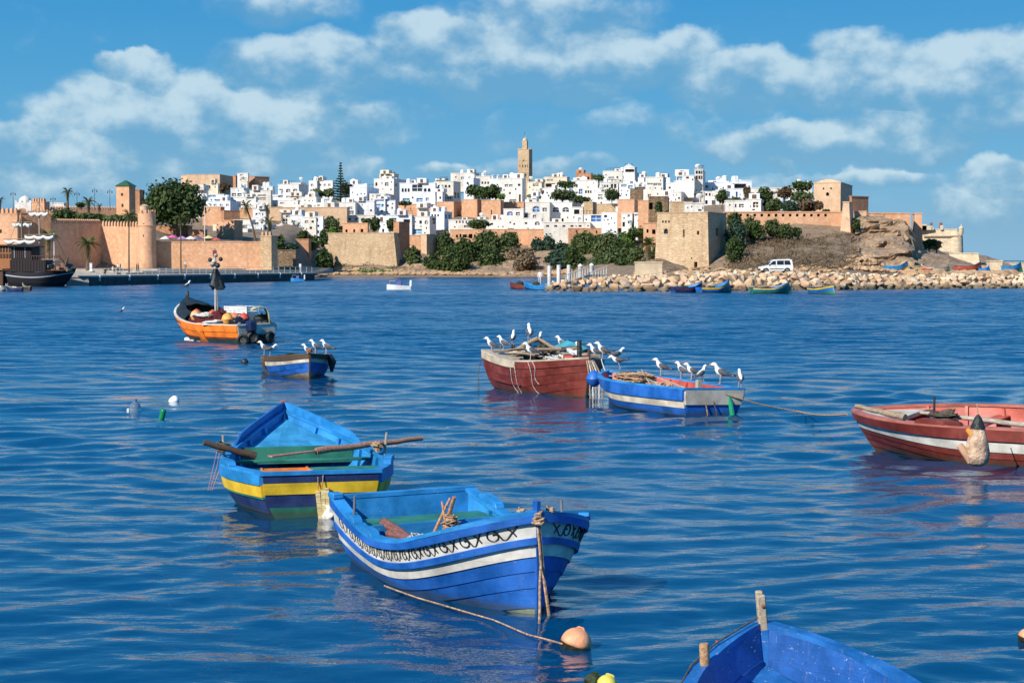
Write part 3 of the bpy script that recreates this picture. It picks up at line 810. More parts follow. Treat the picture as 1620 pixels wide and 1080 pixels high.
house(6, 962, 1085, 0, 330, 380, [(980, 1064, 340, 362, 'b')], 'low house with a dark blue awning among the right hand garden trees', a=3, Y=300)
house(6, 200, 345, 0, 385, 448, [(330, 342, 410, 428), (300, 325, 428, 440)], 'white terrace house just above the tall square stone tower', a=4, Y=285)
house(6, 505, 682, 0, 368, 448, [(528, 540, 390, 402), (572, 584, 388, 414), (602, 638, 388, 414), (672, 684, 390, 404)], 'low white house on the rampart right of the square stone tower', a=3, Y=278)
house(6, 660, 770, 818, 358, 448, [(706, 745, 374, 414, 'w'), (700, 722, 426, 436), (775, 790, 378, 404, 'Sw')], 'white rampart house with a red brown window and pointed porch roof', a=12, Y=276)
for (r_, x0_, xc_, x2_, yt_, yb_, wn_, lb_) in (
  (2, 1000, 1110, 1130, 505, 560, [(1020, 1040, 520, 535), (1070, 1090, 520, 535)], 'white house just under the long ochre wall, left of the glazed terrace house'),
  (2, 880, 985, 1000, 470, 545, [(900, 915, 500, 515)], 'white house in front of the ochre wall by the leaning palm'),
  (2, 1240, 1400, 0, 500, 560, rowwin(1260, 3, 45, 16, 520, 536), 'white terrace house under the right end of the long ochre wall'),
  (2, 830, 960, 980, 600, 690, [(850, 865, 630, 650), (900, 915, 640, 660)], 'white house squeezed behind the small white cube house'),
  (2, 900, 1010, 1030, 640, 705, [(930, 945, 660, 675)], 'white house left of the notched terrace'),
  (2, 380, 480, 500, 395, 440, [(420, 440, 405, 420)], 'white house behind the right edge of the ficus'),
  (3, 60, 190, 210, 470, 540, [(90, 110, 490, 505), (150, 165, 490, 505)], 'white house below the right end of the long ochre wall'),
  (3, 255, 380, 400, 460, 540, [(280, 300, 480, 500), (330, 350, 480, 500)], 'white house right of the end of the long ochre wall'),
  (3, 0, 110, 130, 365, 420, [(30, 50, 380, 395)], 'white house above the long ochre terrace, under the flat-topped trees'),
  (3, 110, 330, 350, 395, 430, rowwin(140, 3, 60, 20, 405, 418), 'low white house in the shade of the flat-topped trees'),
  (3, 1190, 1234, 0, 330, 430, [(1210, 1225, 365, 385)], 'white strip house right of the arched mansion'),
  (3, 1130, 1234, 0, 490, 560, [(1150, 1170, 505, 525), (1200, 1215, 505, 525)], 'white house in front of the first ochre bastion'),
  (4, 0, 70, 80, 560, 640, [(15, 30, 580, 600)], 'white house below the ochre wall left of the arcaded block'),
  (4, 425, 470, 480, 640, 700, [(440, 452, 655, 668)], 'white house hidden by the low round tree'),
  (4, 845, 870, 880, 440, 480, [(850, 862, 450, 465)], 'tiny cream house between hedge and umbrella tree'),
  (5, 395, 480, 500, 300, 360, [(410, 425, 315, 335)], 'white house left of the two grey windows'),
  (5, 600, 650, 665, 280, 345, [(615, 630, 300, 315)], 'narrow white house left of the rubble gable'),
  (5, 960, 1040, 1060, 270, 340, [(985, 1000, 290, 310)], 'white house right of the tall banded house'),
  (5, 760, 830, 845, 290, 345, [(780, 800, 310, 325)], 'small white house above the rubble gable'),
  (6, 60, 130, 145, 235, 330, [(80, 95, 260, 275)], 'narrow white house at the left edge of the right hand cluster'),
  (6, 430, 520, 540, 255, 330, [(450, 465, 275, 290)], 'white house behind the dark tree of the right hand cluster'),
  (6, 340, 440, 455, 400, 448, [(360, 375, 415, 430)], 'white house under the open galleries'),
  (6, 440, 505, 520, 330, 445, [(455, 470, 360, 385), (480, 495, 400, 420)], 'bluish white house beside the open galleries'),
  (6, 0, 110, 120, 330, 400, [(30, 50, 350, 365)], 'white house above the round shouldered rubble wall')):
 house(r_, x0_, xc_, x2_, yt_, yb_, wn_, lb_, rh.choice([WHITE, WHITE2, WHITE]), bits=1)
# the pale canopies of two roof pavilions
for (r_, xa, xb, yt_, yb_, Y_) in ((5, 645, 745, 122, 134, 447),):
 c_ = at(gx(r_, (xa + xb) / 2), gy(r_, yb_), Y_)
 hw = (xb - xa) / REG[r_][2] * Y_ / FPX / 2
 mb = MB()
 mb.add([(c_.x - hw, Y_ - .5, c_.z), (c_.x + hw, Y_ - .5, c_.z), (c_.x + hw, Y_ + 2 * hw, c_.z), (c_.x - hw, Y_ + 2 * hw, c_.z), (c_.x, Y_ + hw, c_.z + 1.3)],
           [(0, 1, 4), (1, 2, 4), (2, 3, 4), (3, 0, 4), (0, 3, 2, 1)])
 tag(mb.build('roof_canopy', WHITE_P), 'white pointed canopy crowning the highest house right of the minaret', 'canopy')
# ---------- ochre walls, forts and towers
merlon_me = {}
def merlons(I, mat, n, w, h, rounded=False, name='merlon', both=False):
 key = (mat.name, round(w, 2), round(h, 2), rounded)
 if key not in merlon_me:
  mb = MB()
  mb.box((-w / 2, -.35, 0), (w / 2, .35, h * .65))
  mb.add([(-w / 2, -.35, h * .65), (w / 2, -.35, h * .65), (w / 2, .35, h * .65), (-w / 2, .35, h * .65), (-w * .18, -.1, h), (w * .18, -.1, h), (w * .18, .1, h), (-w * .18, .1, h)],
               [(0, 1, 5, 4), (1, 2, 6, 5), (2, 3, 7, 6), (3, 0, 4, 7), (4, 5, 6, 7)])
  t = mb.build('merlon', mat)
  merlon_me[key] = t.data
  bpy.data.objects.remove(t)
 me = merlon_me[key]
 for i in range(n):
  u = (i + .5) / n * I['w']
  c = I['C'] + I['L'] * u + I['S'] * .42
  o = bpy.data.objects.new(name, me)
  C.objects.link(o)
  o.parent = I['root']
  o.location = I['inv'] @ Vector((c.x, c.y, I['zt'] + .16))
  o.rotation_euler = (0, 0, math.atan2(-I['L'].y, -I['L'].x))
def fort(name, mat, r, x0, xc, x2, yt, yb, Y, label, cat='wall', wins=(), a=10, down=3, **k):
 return block(name, mat, r, x0, xc, x2, yt, yb, Y, wins, a, down, None, label, cat, k.pop('group', None), **k)
fort('hilltop_fort', OCHRE2, 2, 345, 605, 720, 188, 300, 490, 'long ochre fort block crowning the left end of the hill', 'fort', a=6)
fort('hilltop_fort', OCHRE2, 2, 298, 346, 376, 196, 300, 492, 'narrow ochre fort tower at the far left end of the hilltop fort', 'fort', a=18)
fort('fortress_wall', RED_SHADE_OCHRE, 2, 720, 735, 850, 200, 260, 487, 'shaded red brown fort wall behind the small white roof box', a=40)
fort('fortress_wall', RED_SHADE_OCHRE, 2, 850, 890, 1015, 205, 290, 486, 'shade-toned fort wall sloping down to the white houses on its right', a=48)
fort('fortress_wall', OCHRE, 2, 470, 612, 650, 452, 600, 395, 'ochre bastion wall right of the big dark ficus tree', a=8)
fort('fortress_wall', RED_SHADE_OCHRE, 2, 600, 640, 775, 482, 590, 393, 'shaded ochre wall running back from the ficus bastion', a=60)
fort('fortress_wall', OCHRE, 2, 770, 975, 990, 462, 545, 408, 'ochre wall behind the crown of the leaning palm', a=4)
fort('fortress_wall', OCHRE2, 2, 975, 1640, 1665, 456, 498, 405, 'long straight ochre wall between two rows of white houses left of centre', a=2)
fort('fortress_wall', RED_SHADE_OCHRE, 2, 90, 352, 0, 606, 720, 345, 'shade-toned stepped wall above the sunlit sea wall, left step', a=3, depth=3)
fort('fortress_wall', RED_SHADE_OCHRE, 2, 352, 475, 590, 640, 720, 340, 'shade-toned stepped wall above the sunlit sea wall, middle step', a=3, depth=3)
fort('fortress_wall', OCHRE, 2, 585, 722, 0, 562, 700, 350, 'ochre wall step behind the small cream house', a=25, depth=3)
I = fort('sea_wall', OCHRE, 2, 92, 940, 0, 738, 965, 303, 'long sunlit ochre sea wall behind the quay right of the round tower', a=0.2, depth=2.4, zb=0.8)
I = fort('stone_buttress', STONE, 2, 940, 1025, 1078, 690, 980, 302.3, 'square stone buttress at the right end of the sunlit sea wall', 'tower', a=12, zb=0.8)
merlons(I, STONE, 3, 0.38, 0.7)
fort('stone_block', STONE_B, 2, 1085, 1225, 0, 805, 985, 310, 'low brown masonry block at the right end of the quay', 'wall', a=3, zb=0.6)
fort('orange_ruin', RED_SHADE_OCHRE, 3, 5, 145, 0, 715, 775, 368, 'low orange brick ruin on the rocks left of the stone bastion', 'ruin', a=6)
# the great bastion
I = fort('stone_bastion', STONE, 3, 290, 838, 905, 664, 985, 374, 'large square golden stone bastion at the water left of centre', 'bastion', a=7, taper=1.1, zb=0.2)
fort('ochre_watch_house', OCHRE, 3, 425, 625, 640, 585, 660, 383, 'ochre box with three dark windows on top of the stone bastion', 'house', [(447, 465, 632, 656, 'o'), (510, 526, 632, 656, 'o'), (570, 592, 628, 656, 'o')], a=6)
fort('fortress_wall', RED_SHADE_OCHRE, 3, 838, 880, 968, 575, 900, 379, 'dark shaded wall between the stone bastion and the pier', a=35, zb=.4)
fort('fortress_wall', OCHRE, 3, 960, 1068, 0, 682, 800, 388, 'short sunlit ochre wall left of the tall thin pier', a=6)
fort('stone_pier', OCHRE2, 3, 1062, 1105, 1195, 676, 940, 380, 'tall thin sunlit pier with its right side in shade', 'tower', a=30, zb=.4)
for (x0, xc, x2, yt, yb, Y, lb, a) in (
  (850, 920, 950, 430, 500, 442, 'ochre wall section under the white mansion, left end', 22),
  (925, 1140, 1190, 430, 525, 439, 'ochre wall section with slits under the white mansion', 6)):
 fort('fortress_wall', OCHRE, 3, x0, xc, x2, yt, yb, Y, lb, wins=[(975, 982, 455, 475, 'o'), (1075, 1082, 455, 480, 'o')] if x0 == 925 else (), a=a)
fort('fortress_wall', OCHRE, 4, 0, 95, 135, 535, 605, 437, 'ochre wall section below the arched mansion, next to the arcaded block', a=10)
fort('ochre_bastion', OCHRE, 4, 135, 250, 300, 518, 640, 432, 'square ochre bastion under the arcaded white block', 'bastion', a=16)
fort('ochre_bastion', OCHRE, 4, 305, 410, 440, 502, 632, 433, 'square ochre bastion under the tree, left of its twin', 'bastion', a=14)
fort('ochre_bastion', OCHRE, 4, 440, 570, 592, 506, 640, 428, 'square ochre bastion under the tree with a dark slit', 'bastion', [(505, 512, 570, 625, 'o')], a=10)
fort('fortress_wall', OCHRE, 4, 590, 728, 745, 520, 580, 440, 'ochre wall section above the blue arched window', a=6)
fort('fortress_wall', OCHRE, 4, 225, 425, 0, 708, 800, 392, 'low ochre wall with small openings behind the big dark bush', wins=[(265, 280, 740, 760, 'o'), (290, 303, 735, 760, 'o'), (352, 378, 735, 765, 'o'), (388, 400, 738, 760, 'o'), (310, 340, 738, 760, 'o')], a=2)
fort('fortress_wall', OCHRE, 4, 425, 760, 0, 706, 830, 391, 'plain stretch of the lower ochre wall behind the pale leafy tree', a=1, depth=3)
fort('fortress_wall', OCHRE, 4, 760, 1062, 0, 706, 830, 388, 'lower ochre wall with two dark windows behind the green bushes', wins=[(888, 906, 736, 758, 'o'), (928, 950, 736, 764, 'o'), (988, 1000, 738, 750, 'o')], a=1, depth=3)
fort('fortress_wall', RED_SHADE_OCHRE, 5, 200, 625, 0, 628, 720, 384, 'reddish lower wall with small windows above the broad green thicket', wins=[(425, 436, 640, 665, 'o'), (505, 522, 638, 655, 'o'), (555, 578, 636, 655, 'o'), (260, 275, 640, 655, 'o')], a=1, depth=3)
fort('fortress_wall', OCHRE, 5, 600, 738, 768, 392, 505, 372, 'ochre wall under the dark bushy tree', a=8)
fort('fortress_wall', OCHRE, 5, 765, 915, 925, 400, 600, 350, 'sloping ochre corner wall left of the tall stone tower', a=14)
fort('fortress_wall', STONE_B, 5, 850, 1012, 1030, 370, 505, 330, 'brown masonry wall with a dark recess above the tall stone tower', wins=[(855, 885, 415, 470, 'o')], a=6)
fort('fortress_wall', STONE, 5, 1025, 1212, 0, 412, 525, 318, 'round shouldered rubble wall behind the top of the tall stone tower', a=4)
fort('ochre_gate_house', OCHRE, 5, 810, 918, 0, 585, 680, 322, 'small ochre gate house with dark doors left of the tall stone tower', 'house', [(835, 852, 630, 660, 'o'), (880, 908, 632, 670, 'o'), (875, 890, 565, 580, 'o')], a=5)
fort('rubble_gable', STONE_B, 5, 700, 805, 0, 305, 388, 392, 'brown rubble gable below the white house with the light blue window', 'ruin', a=8)
fort('fortress_wall', STONE, 5, 430, 600, 0, 428, 520, 400, 'pale rubble wall among the white houses right of the umbrella tree', a=4)
fort('fortress_wall', STONE, 5, 325, 400, 430, 412, 510, 404, 'brown garden wall with dark doorway below the hedge', a=10)
# tall square stone tower at the water
fort('stone_tower', STONE, 6, -2, 374, 508, 455, 880, 246, 'tall square golden stone tower by the breakwater, its right side darker', 'tower',
     [(33, 46, 512, 528, 'o'), (55, 67, 512, 528, 'o'), (78, 90, 512, 528, 'o'), (48, 78, 572, 610, 'a'), (190, 202, 578, 634, 'o'), (293, 310, 588, 616, 'o'), (252, 258, 645, 668, 'o'), (322, 328, 655, 672, 'o'),
      (322, 328, 755, 778, 'o'), (252, 262, 785, 798, 'o'), (276, 300, 818, 862, 'o'), (425, 452, 568, 626, 'oS'), (292, 297, 700, 720, 'o')], a=24, taper=.35, zb=1.2)
fort('tower_foot', STONE_B, 6, 255, 380, 0, 868, 900, 241, 'low stone sill at the foot of the tall stone tower', 'wall', a=10, zb=1.2)
ports = [(605 + i * 52.5, 625 + i * 52.5, 462, 482, 'o') for i in range(13)]
fort('rampart', OCHRE, 6, 505, 1390, 1400, 452, 625, 262, 'long ochre rampart with a row of gun ports above the dry slope', 'wall', ports, a=1, depth=4, zb=4.5)
fort('square_fort', OCHRE2, 7, 135, 360, 446, 152, 392, 276, 'square ochre fort with three tiny windows at the right end of town', 'fort', [(207, 219, 190, 206, 'o'), (268, 280, 188, 204, 'o'), (233, 258, 228, 256, 'oa')], a=18, down=2)
mbq = MB()
c0, c1 = at(gx(7, 140), gy(7, 153), 280), at(gx(7, 355), gy(7, 153), 276.5)
poly = [c0.lerp(c1, t / 8) + Vector((0, 0, .5 * math.sin(math.pi * t / 8))) for t in range(9)]
mbq.prism([p_ + Vector((0.3, .12, 0.1)) for p_ in poly], (0.8, 3.5, 0))
tag(mbq.build('fort_gable', OCHRE2), 'low rounded gable head on top of the square ochre fort', 'gable')
fort('fort_pier', OCHRE2, 7, 372, 428, 448, 312, 640, 259, 'leaning pale buttress at the corner where the rampart ends', 'buttress', a=20, taper=.5, zb=5)
fort('fortress_wall', RED_SHADE_OCHRE, 7, 425, 450, 578, 265, 400, 272, 'shaded wall dropping right of the square fort', a=52)
fort('fortress_wall', OCHRE2, 7, 473, 570, 600, 388, 500, 262, 'small sunlit ochre wall over the cliff top', a=6)
fort('fortress_wall', OCHRE, 7, 590, 840, 0, 402, 500, 264, 'ochre cliff top wall right of the square fort', a=2, depth=2.5)
fort('fortress_wall', OCHRE, 8, 0, 207, 240, 404, 700, 259.5, 'tall ochre wall rising from the cliff at the right', a=4, depth=3, taper=.3)
fort('fortress_wall', OCHRE, 8, 236, 300, 312, 404, 665, 262.5, 'last ochre pier of the cliff wall, sunlit beside a strip of shade', a=8, depth=4, taper=.3)
# watch fort by the sea
I = fort('sea_fort', PALE, 8, 300, 585, 640, 532, 725, 335, 'pale low sea fort with a corner turret at the far right', 'fort', a=12, taper=.5, down=1)
mb = MB()
for (za, zb_) in ((572, 580),):
 z0_ = at(1500, gy(8, zb_), 335).z
 c_ = I['C']
 mb.tube([I['inv'] @ Vector((c_.x, c_.y - .55, z0_)), I['inv'] @ Vector((c_.x + I['L'].x * I['w'], c_.y + I['L'].y * I['w'] - .55, z0_))], .14, 6)
mb.build('string_course', PALE, I['root'])
tt = at(gx(8, 620), gy(8, 560), 334.5)
mb = MB()
mb.lathe([(0.15, -.5), (.42, 0), (.42, .85), (.5, .9), (.48, .98), (.3, 1.25), (.06, 1.4), (.05, 1.7), (.02, 1.75)], 14, M=I['inv'] @ Matrix.Translation(tt))
mb.build('corner_turret', PALE, I['root'], smooth=True)
mb = MB()
mb.lathe([(1.5, 0), (1.35, tt.z - I['zb'] - 1.2), (1.2, tt.z - I['zb'] + .25)], 16, M=I['inv'] @ Matrix.Translation((tt.x - .7, tt.y + 1.3, I['zb'])))
mb.build('rounded_corner', PALE, I['root'], smooth=True)
for xx, w_, h_ in ((385, .4, .5), (460, .5, .9), (330, 2.4, .8), (310, 1.2, 1.1)):
 q = at(gx(8, xx), gy(8, 534), 335.5)
 mb = MB()
 mb.box((-w_ / 2, -.3, 0), (w_ / 2, .3, h_), M=I['inv'] @ Matrix.Translation(q))
 mb.build('parapet_stub', PALE, I['root'])
fort('stone_platform', PALE, 8, 520, 760, 800, 728, 800, 262, 'low pale stone platform below the sea fort', 'platform', a=14, taper=.4, zb=1.5)
fort('stone_platform', PALE, 8, 850, 955, 0, 790, 870, 240, 'low rubble terrace behind the beached boats', 'platform', a=5, zb=1.2)
fort('distant_pier', PALE, 0, 1596, 1800, 0, 416, 424, 300, 'low pale harbour pier reaching out to sea at the far right', 'pier', a=2, zb=-2, depth=5)
# ---------- left fortress around the gate
I = fort('gate_tower', OCHRE, 1, -130, 140, 165, 405, 600, 291, 'big square crenellated tower at the far left edge behind the dark ship', 'tower', [(0, 22, 530, 560, 'o')], a=6, zb=1.2)
merlons(I, OCHRE, 8, .42, .85)
I = fort('fortress_wall', RED_SHADE_OCHRE, 1, 150, 172, 420, 404, 760, 293, 'shaded crenellated wall between the big left tower and the palms', 'wall', a=62, zb=1.2)
merlons(I, OCHRE, 18, .42, .85)
def wall_run(name, mat, pts, zb, thick, label, n, mw=.32, mh=.75, shade=None):
 """free polyline wall: pts are (px, py_top, Y)"""
 P_ = [at(*q) for q in pts]
 root = empty(name, (P_[0].x, P_[0].y, zb), 0, label, 'wall')
 inv = Matrix.Translation(-root.location)
 for i in range(len(P_) - 1):
  a_, b_ = P_[i], P_[i + 1]
  d_ = Vector((b_.x - a_.x, b_.y - a_.y, 0)).normalized()
  nn = Vector((-d_.y, d_.x, 0)) * thick
  mb = MB()
  A0, B0 = Vector((a_.x, a_.y, zb)), Vector((b_.x, b_.y, zb))
  vs = [A0, B0, b_, a_, A0 + nn, B0 + nn, b_ + nn, a_ + nn]
  mb.add([inv @ q for q in vs], [(0, 1, 2, 3), (5, 4, 7, 6), (3, 2, 6, 7), (1, 5, 6, 2), (4, 0, 3, 7), (0, 4, 5, 1)])
  mb.build('wall_section', mat, root)
  if n:
   k = n[i]
   key = ('run', mat.name, mw, mh)
   if key not in merlon_me:
    m2 = MB()
    m2.box((-mw / 2, -.28, 0), (mw / 2, .28, mh * .6))
    m2.add([(-mw / 2, -.28, mh * .6), (mw / 2, -.28, mh * .6), (mw / 2, .28, mh * .6), (-mw / 2, .28, mh * .6), (-mw * .2, -.12, mh), (mw * .2, -.12, mh), (mw * .2, .12, mh), (-mw * .2, .12, mh)],
                       [(0, 1, 5, 4), (1, 2, 6, 5), (2, 3, 7, 6), (3, 0, 4, 7), (4, 5, 6, 7)])
    t = m2.build('merlon', mat)
    merlon_me[key] = t.data
    bpy.data.objects.remove(t)
   for j in range(k):
    c = a_.lerp(b_, (j + .5) / k) + nn * (.3 / thick)
    o = bpy.data.objects.new('merlon', merlon_me[key])
    C.objects.link(o)
    o.parent = root
    o.location = inv @ c
    o.rotation_euler = (0, 0, math.atan2(d_.y, d_.x))
 return root
wall_run('fortress_wall', OCHRE, [(80, 353, 296), (160, 354, 306.5)], 0.8, 2.0, 'long shaded wall with pointed merlons behind the promenade palm', [26])
wall_run('fortress_wall', OCHRE, [(160.2, 358, 306.5), (222, 359, 302.5)], 0.8, 2.0, 'sunlit wall with rounded merlons left of the round tower', [13], .34, .95)
wall_run('fortress_wall', OCHRE, [(80, 331, 355), (188, 332, 362)], 8, 1.5, 'upper crenellated wall above the hedge and lower wall', [26], .34, .7)
wall_run('fortress_wall', OCHRE, [(-60, 338, 330), (85, 337, 335)], 6, 1.5, 'upper crenellated wall in front of the white domed shrine', [34], .3, .65)
I = fort('crenellated_tower', OCHRE, 1, 268, 360, 412, 310, 400, 352, 'small crenellated ochre tower right of the white domed shrine', 'tower', a=20, down=5)
merlons(I, OCHRE, 5, .3, .7)
I = fort('minaret_like_tower', OCHRE, 1, 955, 1050, 1110, 182, 400, 350, 'square ochre tower with pyramid roof of green tiles', 'tower', [(993, 1010, 234, 258, 'o'), (996, 1013, 322, 348, 'o')], a=22, down=5)
cc = I['C'] + I['L'] * I['w'] / 2 + I['S'] * I['d'] / 2
mb = MB()
hw, hd, ov = I['w'] / 2 + .25, I['d'] / 2 + .25, 0
cs = [cc + I['L'] * sx * hw + I['S'] * sy * hd for sx, sy in ((-1, -1), (1, -1), (1, 1), (-1, 1))]
zt_ = I['zt'] + .18
ap = Vector((cc.x, cc.y, at(202, 285, 352).z))
mb.add([I['inv'] @ Vector((q.x, q.y, zt_)) for q in cs] + [I['inv'] @ ap], [(0, 1, 4), (1, 2, 4), (2, 3, 4), (3, 0, 4), (0, 3, 2, 1)])
mb.build('tiled_roof', GREEN_T, I['root'])
fort('brown_annex', RED_SHADE_OCHRE, 1, 1108, 1135, 0, 212, 400, 357, 'narrow brown annex right behind the green roofed tower', 'building', a=10, down=5)
fort('brown_annex', RED_SHADE_OCHRE, 1, 1135, 1225, 0, 290, 400, 358, 'low brown building between the green roofed tower and the ficus', 'building', a=4, down=5)
# round tower
c = at(233, 428, 301.2)
rt = empty('round_tower', (c.x, c.y, 0.8), 0, 'slim round ochre tower with a lantern room between the two sea walls', 'tower')
zt_ = at(233, 338, 301.2).z - .8
mb = MB()
mb.lathe([(1.72, 0), (1.56, 1.5), (1.50, zt_ - 2.2), (1.60, zt_ - 2.1), (1.58, zt_ - 1.9), (1.50, zt_ - 1.8), (1.50, zt_)], 28)
mb.build('tower_shaft', OCHRE, rt, smooth=True)
for i in range(11):
 t = 2 * math.pi * i / 11
 mb = MB()
 mb.box((-.24, -.14, 0), (.24, .14, .6), M=Matrix.Rotation(t, 4, 'Z') @ Matrix.Translation((0, -1.33, zt_)))
 mb.build('merlon', OCHRE, rt)
for zz_ in (.62, .80):
 mb = MB()
 mb.box((-.16, -.05, 0), (.16, .05, .45), M=Matrix.Translation((-.2, -1.44, zt_ * zz_)))
 mb.build('arrow_slit', SHADOWY, rt)
mb = MB()
mb.lathe([(.75, 0), (.75, 1.25), (.85, 1.3), (.1, 1.6)], 12, loc=(-.45, .2, zt_))
mb.build('lantern_room', OCHRE2, rt, smooth=True)
# white marabout
c = at(40, 332, 368)
sh = empty('white_shrine', (c.x, c.y, c.z - 2), 0, 'small whitewashed shrine with a dome on the left skyline', 'shrine')
mb = MB()
mb.box((-1.7, -1.7, 0), (1.7, 1.7, 2 + 1.55))
mb.build('shrine_wall', WHITE, sh)
mb = MB()
mb.lathe([(1.3, 0), (1.28, .3), (1.1, .75), (.75, 1.1), (.3, 1.3), (.05, 1.36), (.04, 1.7)], 20, loc=(0, 0, 3.55))
mb.build('dome', WHITE, sh, smooth=True)
for xx in (-1.5, -.5, .5, 1.5):
 mb = MB(); mb.box((-.2, -.15, 0), (.2, .15, .35), M=Matrix.Translation((xx, -1.5, 3.55)))
 mb.build('merlon', WHITE, sh)
fort('white_tent', WHITE, 0, 82, 101, 103, 322, 330, 372, 'low white tent roof behind the upper left crenellated wall', 'tent', a=5, depth=3)
# ---------- minaret
c = at(827, 290, 520)
Im = block('minaret', STONE, 4, 688, 764, 786, 160, 395, 520, [(718, 724, 262, 282, 'oa'), (736, 742, 262, 282, 'oa'), (708, 716, 320, 345, 'oa'), (738, 746, 322, 345, 'oa'), (722, 728, 345, 375, 'oa'), (770, 775, 265, 285, 'So'), (722, 732, 225, 240, 'o'), (700, 704, 262, 282, 'oa'), (752, 756, 262, 282, 'oa')], 14, 4, None, 'tall square sandstone minaret with a small lantern above the town', 'minaret', depth=None)
mi = Im['inv']
cc = Im['C'] + Im['L'] * Im['w'] / 2 + Im['S'] * Im['d'] / 2
ang = math.atan2(Im['S'].y, Im['S'].x)
Mm = mi @ Matrix.Translation((cc.x, cc.y, Im['zt'] + .16)) @ Matrix.Rotation(ang, 4, 'Z')
lw = .72
hl = at(827, 200 + 95 / 4.32, 520).z - Im['zt'] - .16
mb = MB(); mb.box((-lw, -lw, 0), (lw, lw, hl), M=Mm); mb.build('lantern', STONE, Im['root'])
mb = MB(); mb.lathe([(lw * .95, 0), (lw * .9, .5), (.4, .75), (.12, .95), (.05, 1.6)], 14, M=Mm @ Matrix.Translation((0, 0, hl))); mb.build('dome', PALE, Im['root'], smooth=True)
for s1 in (-1, 1):
 for s2 in (-1, 1):
  for j in range(3):
   mb = MB()
   e = Im['w'] / 2 - .2
   mb.box((-.14, -.14, 0), (.14, .14, .35), M=Mm @ Matrix.Translation((s1 * e * (1 if j != 1 else .33), s2 * e * (1 if j != 2 else .33), 0)))
   mb.build('merlon', STONE, Im['root'])
mb = MB()
mb.tube([Mm @ Vector((-.6, 0, hl)), Mm @ Vector((-.6, 0, hl + 2.6))], .035, 5)
mb.tube([Mm @ Vector((.5, .3, hl)), Mm @ Vector((.5, .3, hl + 2.0))], .03, 5)
mb.build('mast', METAL_D, Im['root'])
mb = MB()
for zf in (.18, .42, .52, .78):
 z_ = Im['zb'] + (Im['zt'] - Im['zb']) * zf
 q = [Im['C'] - Im['L'] * .06 - Im['S'] * .06, Im['C'] + Im['L'] * (Im['w'] + .06) - Im['S'] * .06, Im['C'] + Im['L'] * (Im['w'] + .06) + Im['S'] * (Im['d'] + .06), Im['C'] - Im['L'] * .06 + Im['S'] * (Im['d'] + .06)]
 mb.prism([mi @ Vector((w_.x, w_.y, z_)) for w_ in q], (0, 0, .22))
mb.build('string_course', STONE, Im['root'])
# ---------- quay
def quay():
 a_, b_, c_ = atz(108, 453, 0), atz(141, 451.6, 0), atz(498, 443.6, 0)
 zt = 1.34
 q = empty('quay', (a_.x, a_.y, 0), 0)
 q['kind'] = 'structure'
 inv = Matrix.Translation(-q.location)
 far = [Vector((a_.x - 60, 308, 0)), Vector((c_.x + 1, 322, 0))]
 L0 = Vector((a_.x - 60, a_.y - 3, 0))
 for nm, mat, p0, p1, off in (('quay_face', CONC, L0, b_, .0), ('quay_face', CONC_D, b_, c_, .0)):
  d = (p1 - p0).normalized()
  nseg = max(1, int((p1 - p0).length / 6.2))
  for i in range(nseg):
   s0, s1 = p0.lerp(p1, i / nseg), p0.lerp(p1, (i + 1) / nseg) - d * .04
   mb = MB()
   nn = Vector((-d.y, d.x, 0)) * 1.2
   mb.add([inv @ (s0 + Vector((0, 0, -2))), inv @ (s1 + Vector((0, 0, -2))), inv @ (s1 + nn + Vector((0, 0, -2))), inv @ (s0 + nn + Vector((0, 0, -2))),
     inv @ (s0 + Vector((0, 0, zt - .25))), inv @ (s1 + Vector((0, 0, zt - .25))), inv @ (s1 + nn + Vector((0, 0, zt - .25))), inv @ (s0 + nn + Vector((0, 0, zt - .25)))],
                   [(0, 3, 2, 1), (4, 5, 6, 7), (0, 1, 5, 4), (1, 2, 6, 5), (2, 3, 7, 6), (3, 0, 4, 7)])
   mb.build(nm, mat, q)
 mb = MB()
 mb.prism([inv @ Vector((v.x, v.y, zt - .24)) for v in (L0 - Vector((0, .15, 0)), b_ - Vector((0, .15, 0)), c_ - Vector((0, .15, 0)), c_ + Vector((.3, 3, 0)), far[1], far[0])], (0, 0, .24))
 mb.build('quay_deck', CONC, q)
 # broad shallow steps up to the walls
 for i in range(3):
  f = .35 + i * .18
  p0, p1, p2 = L0.lerp(far[0], f), b_.lerp(Vector((b_.x, 308, 0)), f), c_.lerp(far[1], f + .1)
  mb = MB()
  mb.prism([inv @ Vector((v.x, v.y, zt + .22 * i + .003)) for v in (p0, p1, p2, far[1], far[0])], (0, 0, .22))
  mb.build('quay_step', CONC if i != 1 else PALE, q)
 # ladders / bollard tabs on the face
 for i in range(9):
  v = b_.lerp(c_, (i + .35) / 9)
  mb = MB()
  mb.box((-.12, -.22, -.75), (.12, .0, .05), M=inv @ Matrix.Translation((v.x, v.y - .05, zt)))
  mb.build('fender_plate', RAILW, q)
 # railing: posts and two rails
 r = empty('railing', (b_.x, b_.y + 1, zt), 0, 'thin metal railing along the edge of the quay promenade', 'railing')
 inv2 = Matrix.Translation(-r.location)
 n = 44
 p0, p1 = a_ + Vector((-8, 1.2, zt)), c_ + Vector((-.6, 1.0, zt))
 me = None
 for i in range(n + 1):
  v = p0.lerp(p1, i / n)
  if me is None:
   mb = MB(); mb.box((-.03, -.03, 0), (.03, .03, 1.0)); o = mb.build('post', METAL_L, r); me = o.data
  else:
   o = bpy.data.objects.new('post', me); C.objects.link(o); o.parent = r
  o.location = inv2 @ v
 for h in (.5, 1.0):
  mb = MB(); mb.tube([inv2 @ (p0 + Vector((0, 0, h))), inv2 @ (p1 + Vector((0, 0, h)))], .022, 5); mb.build('rail', METAL_L, r)
quay()
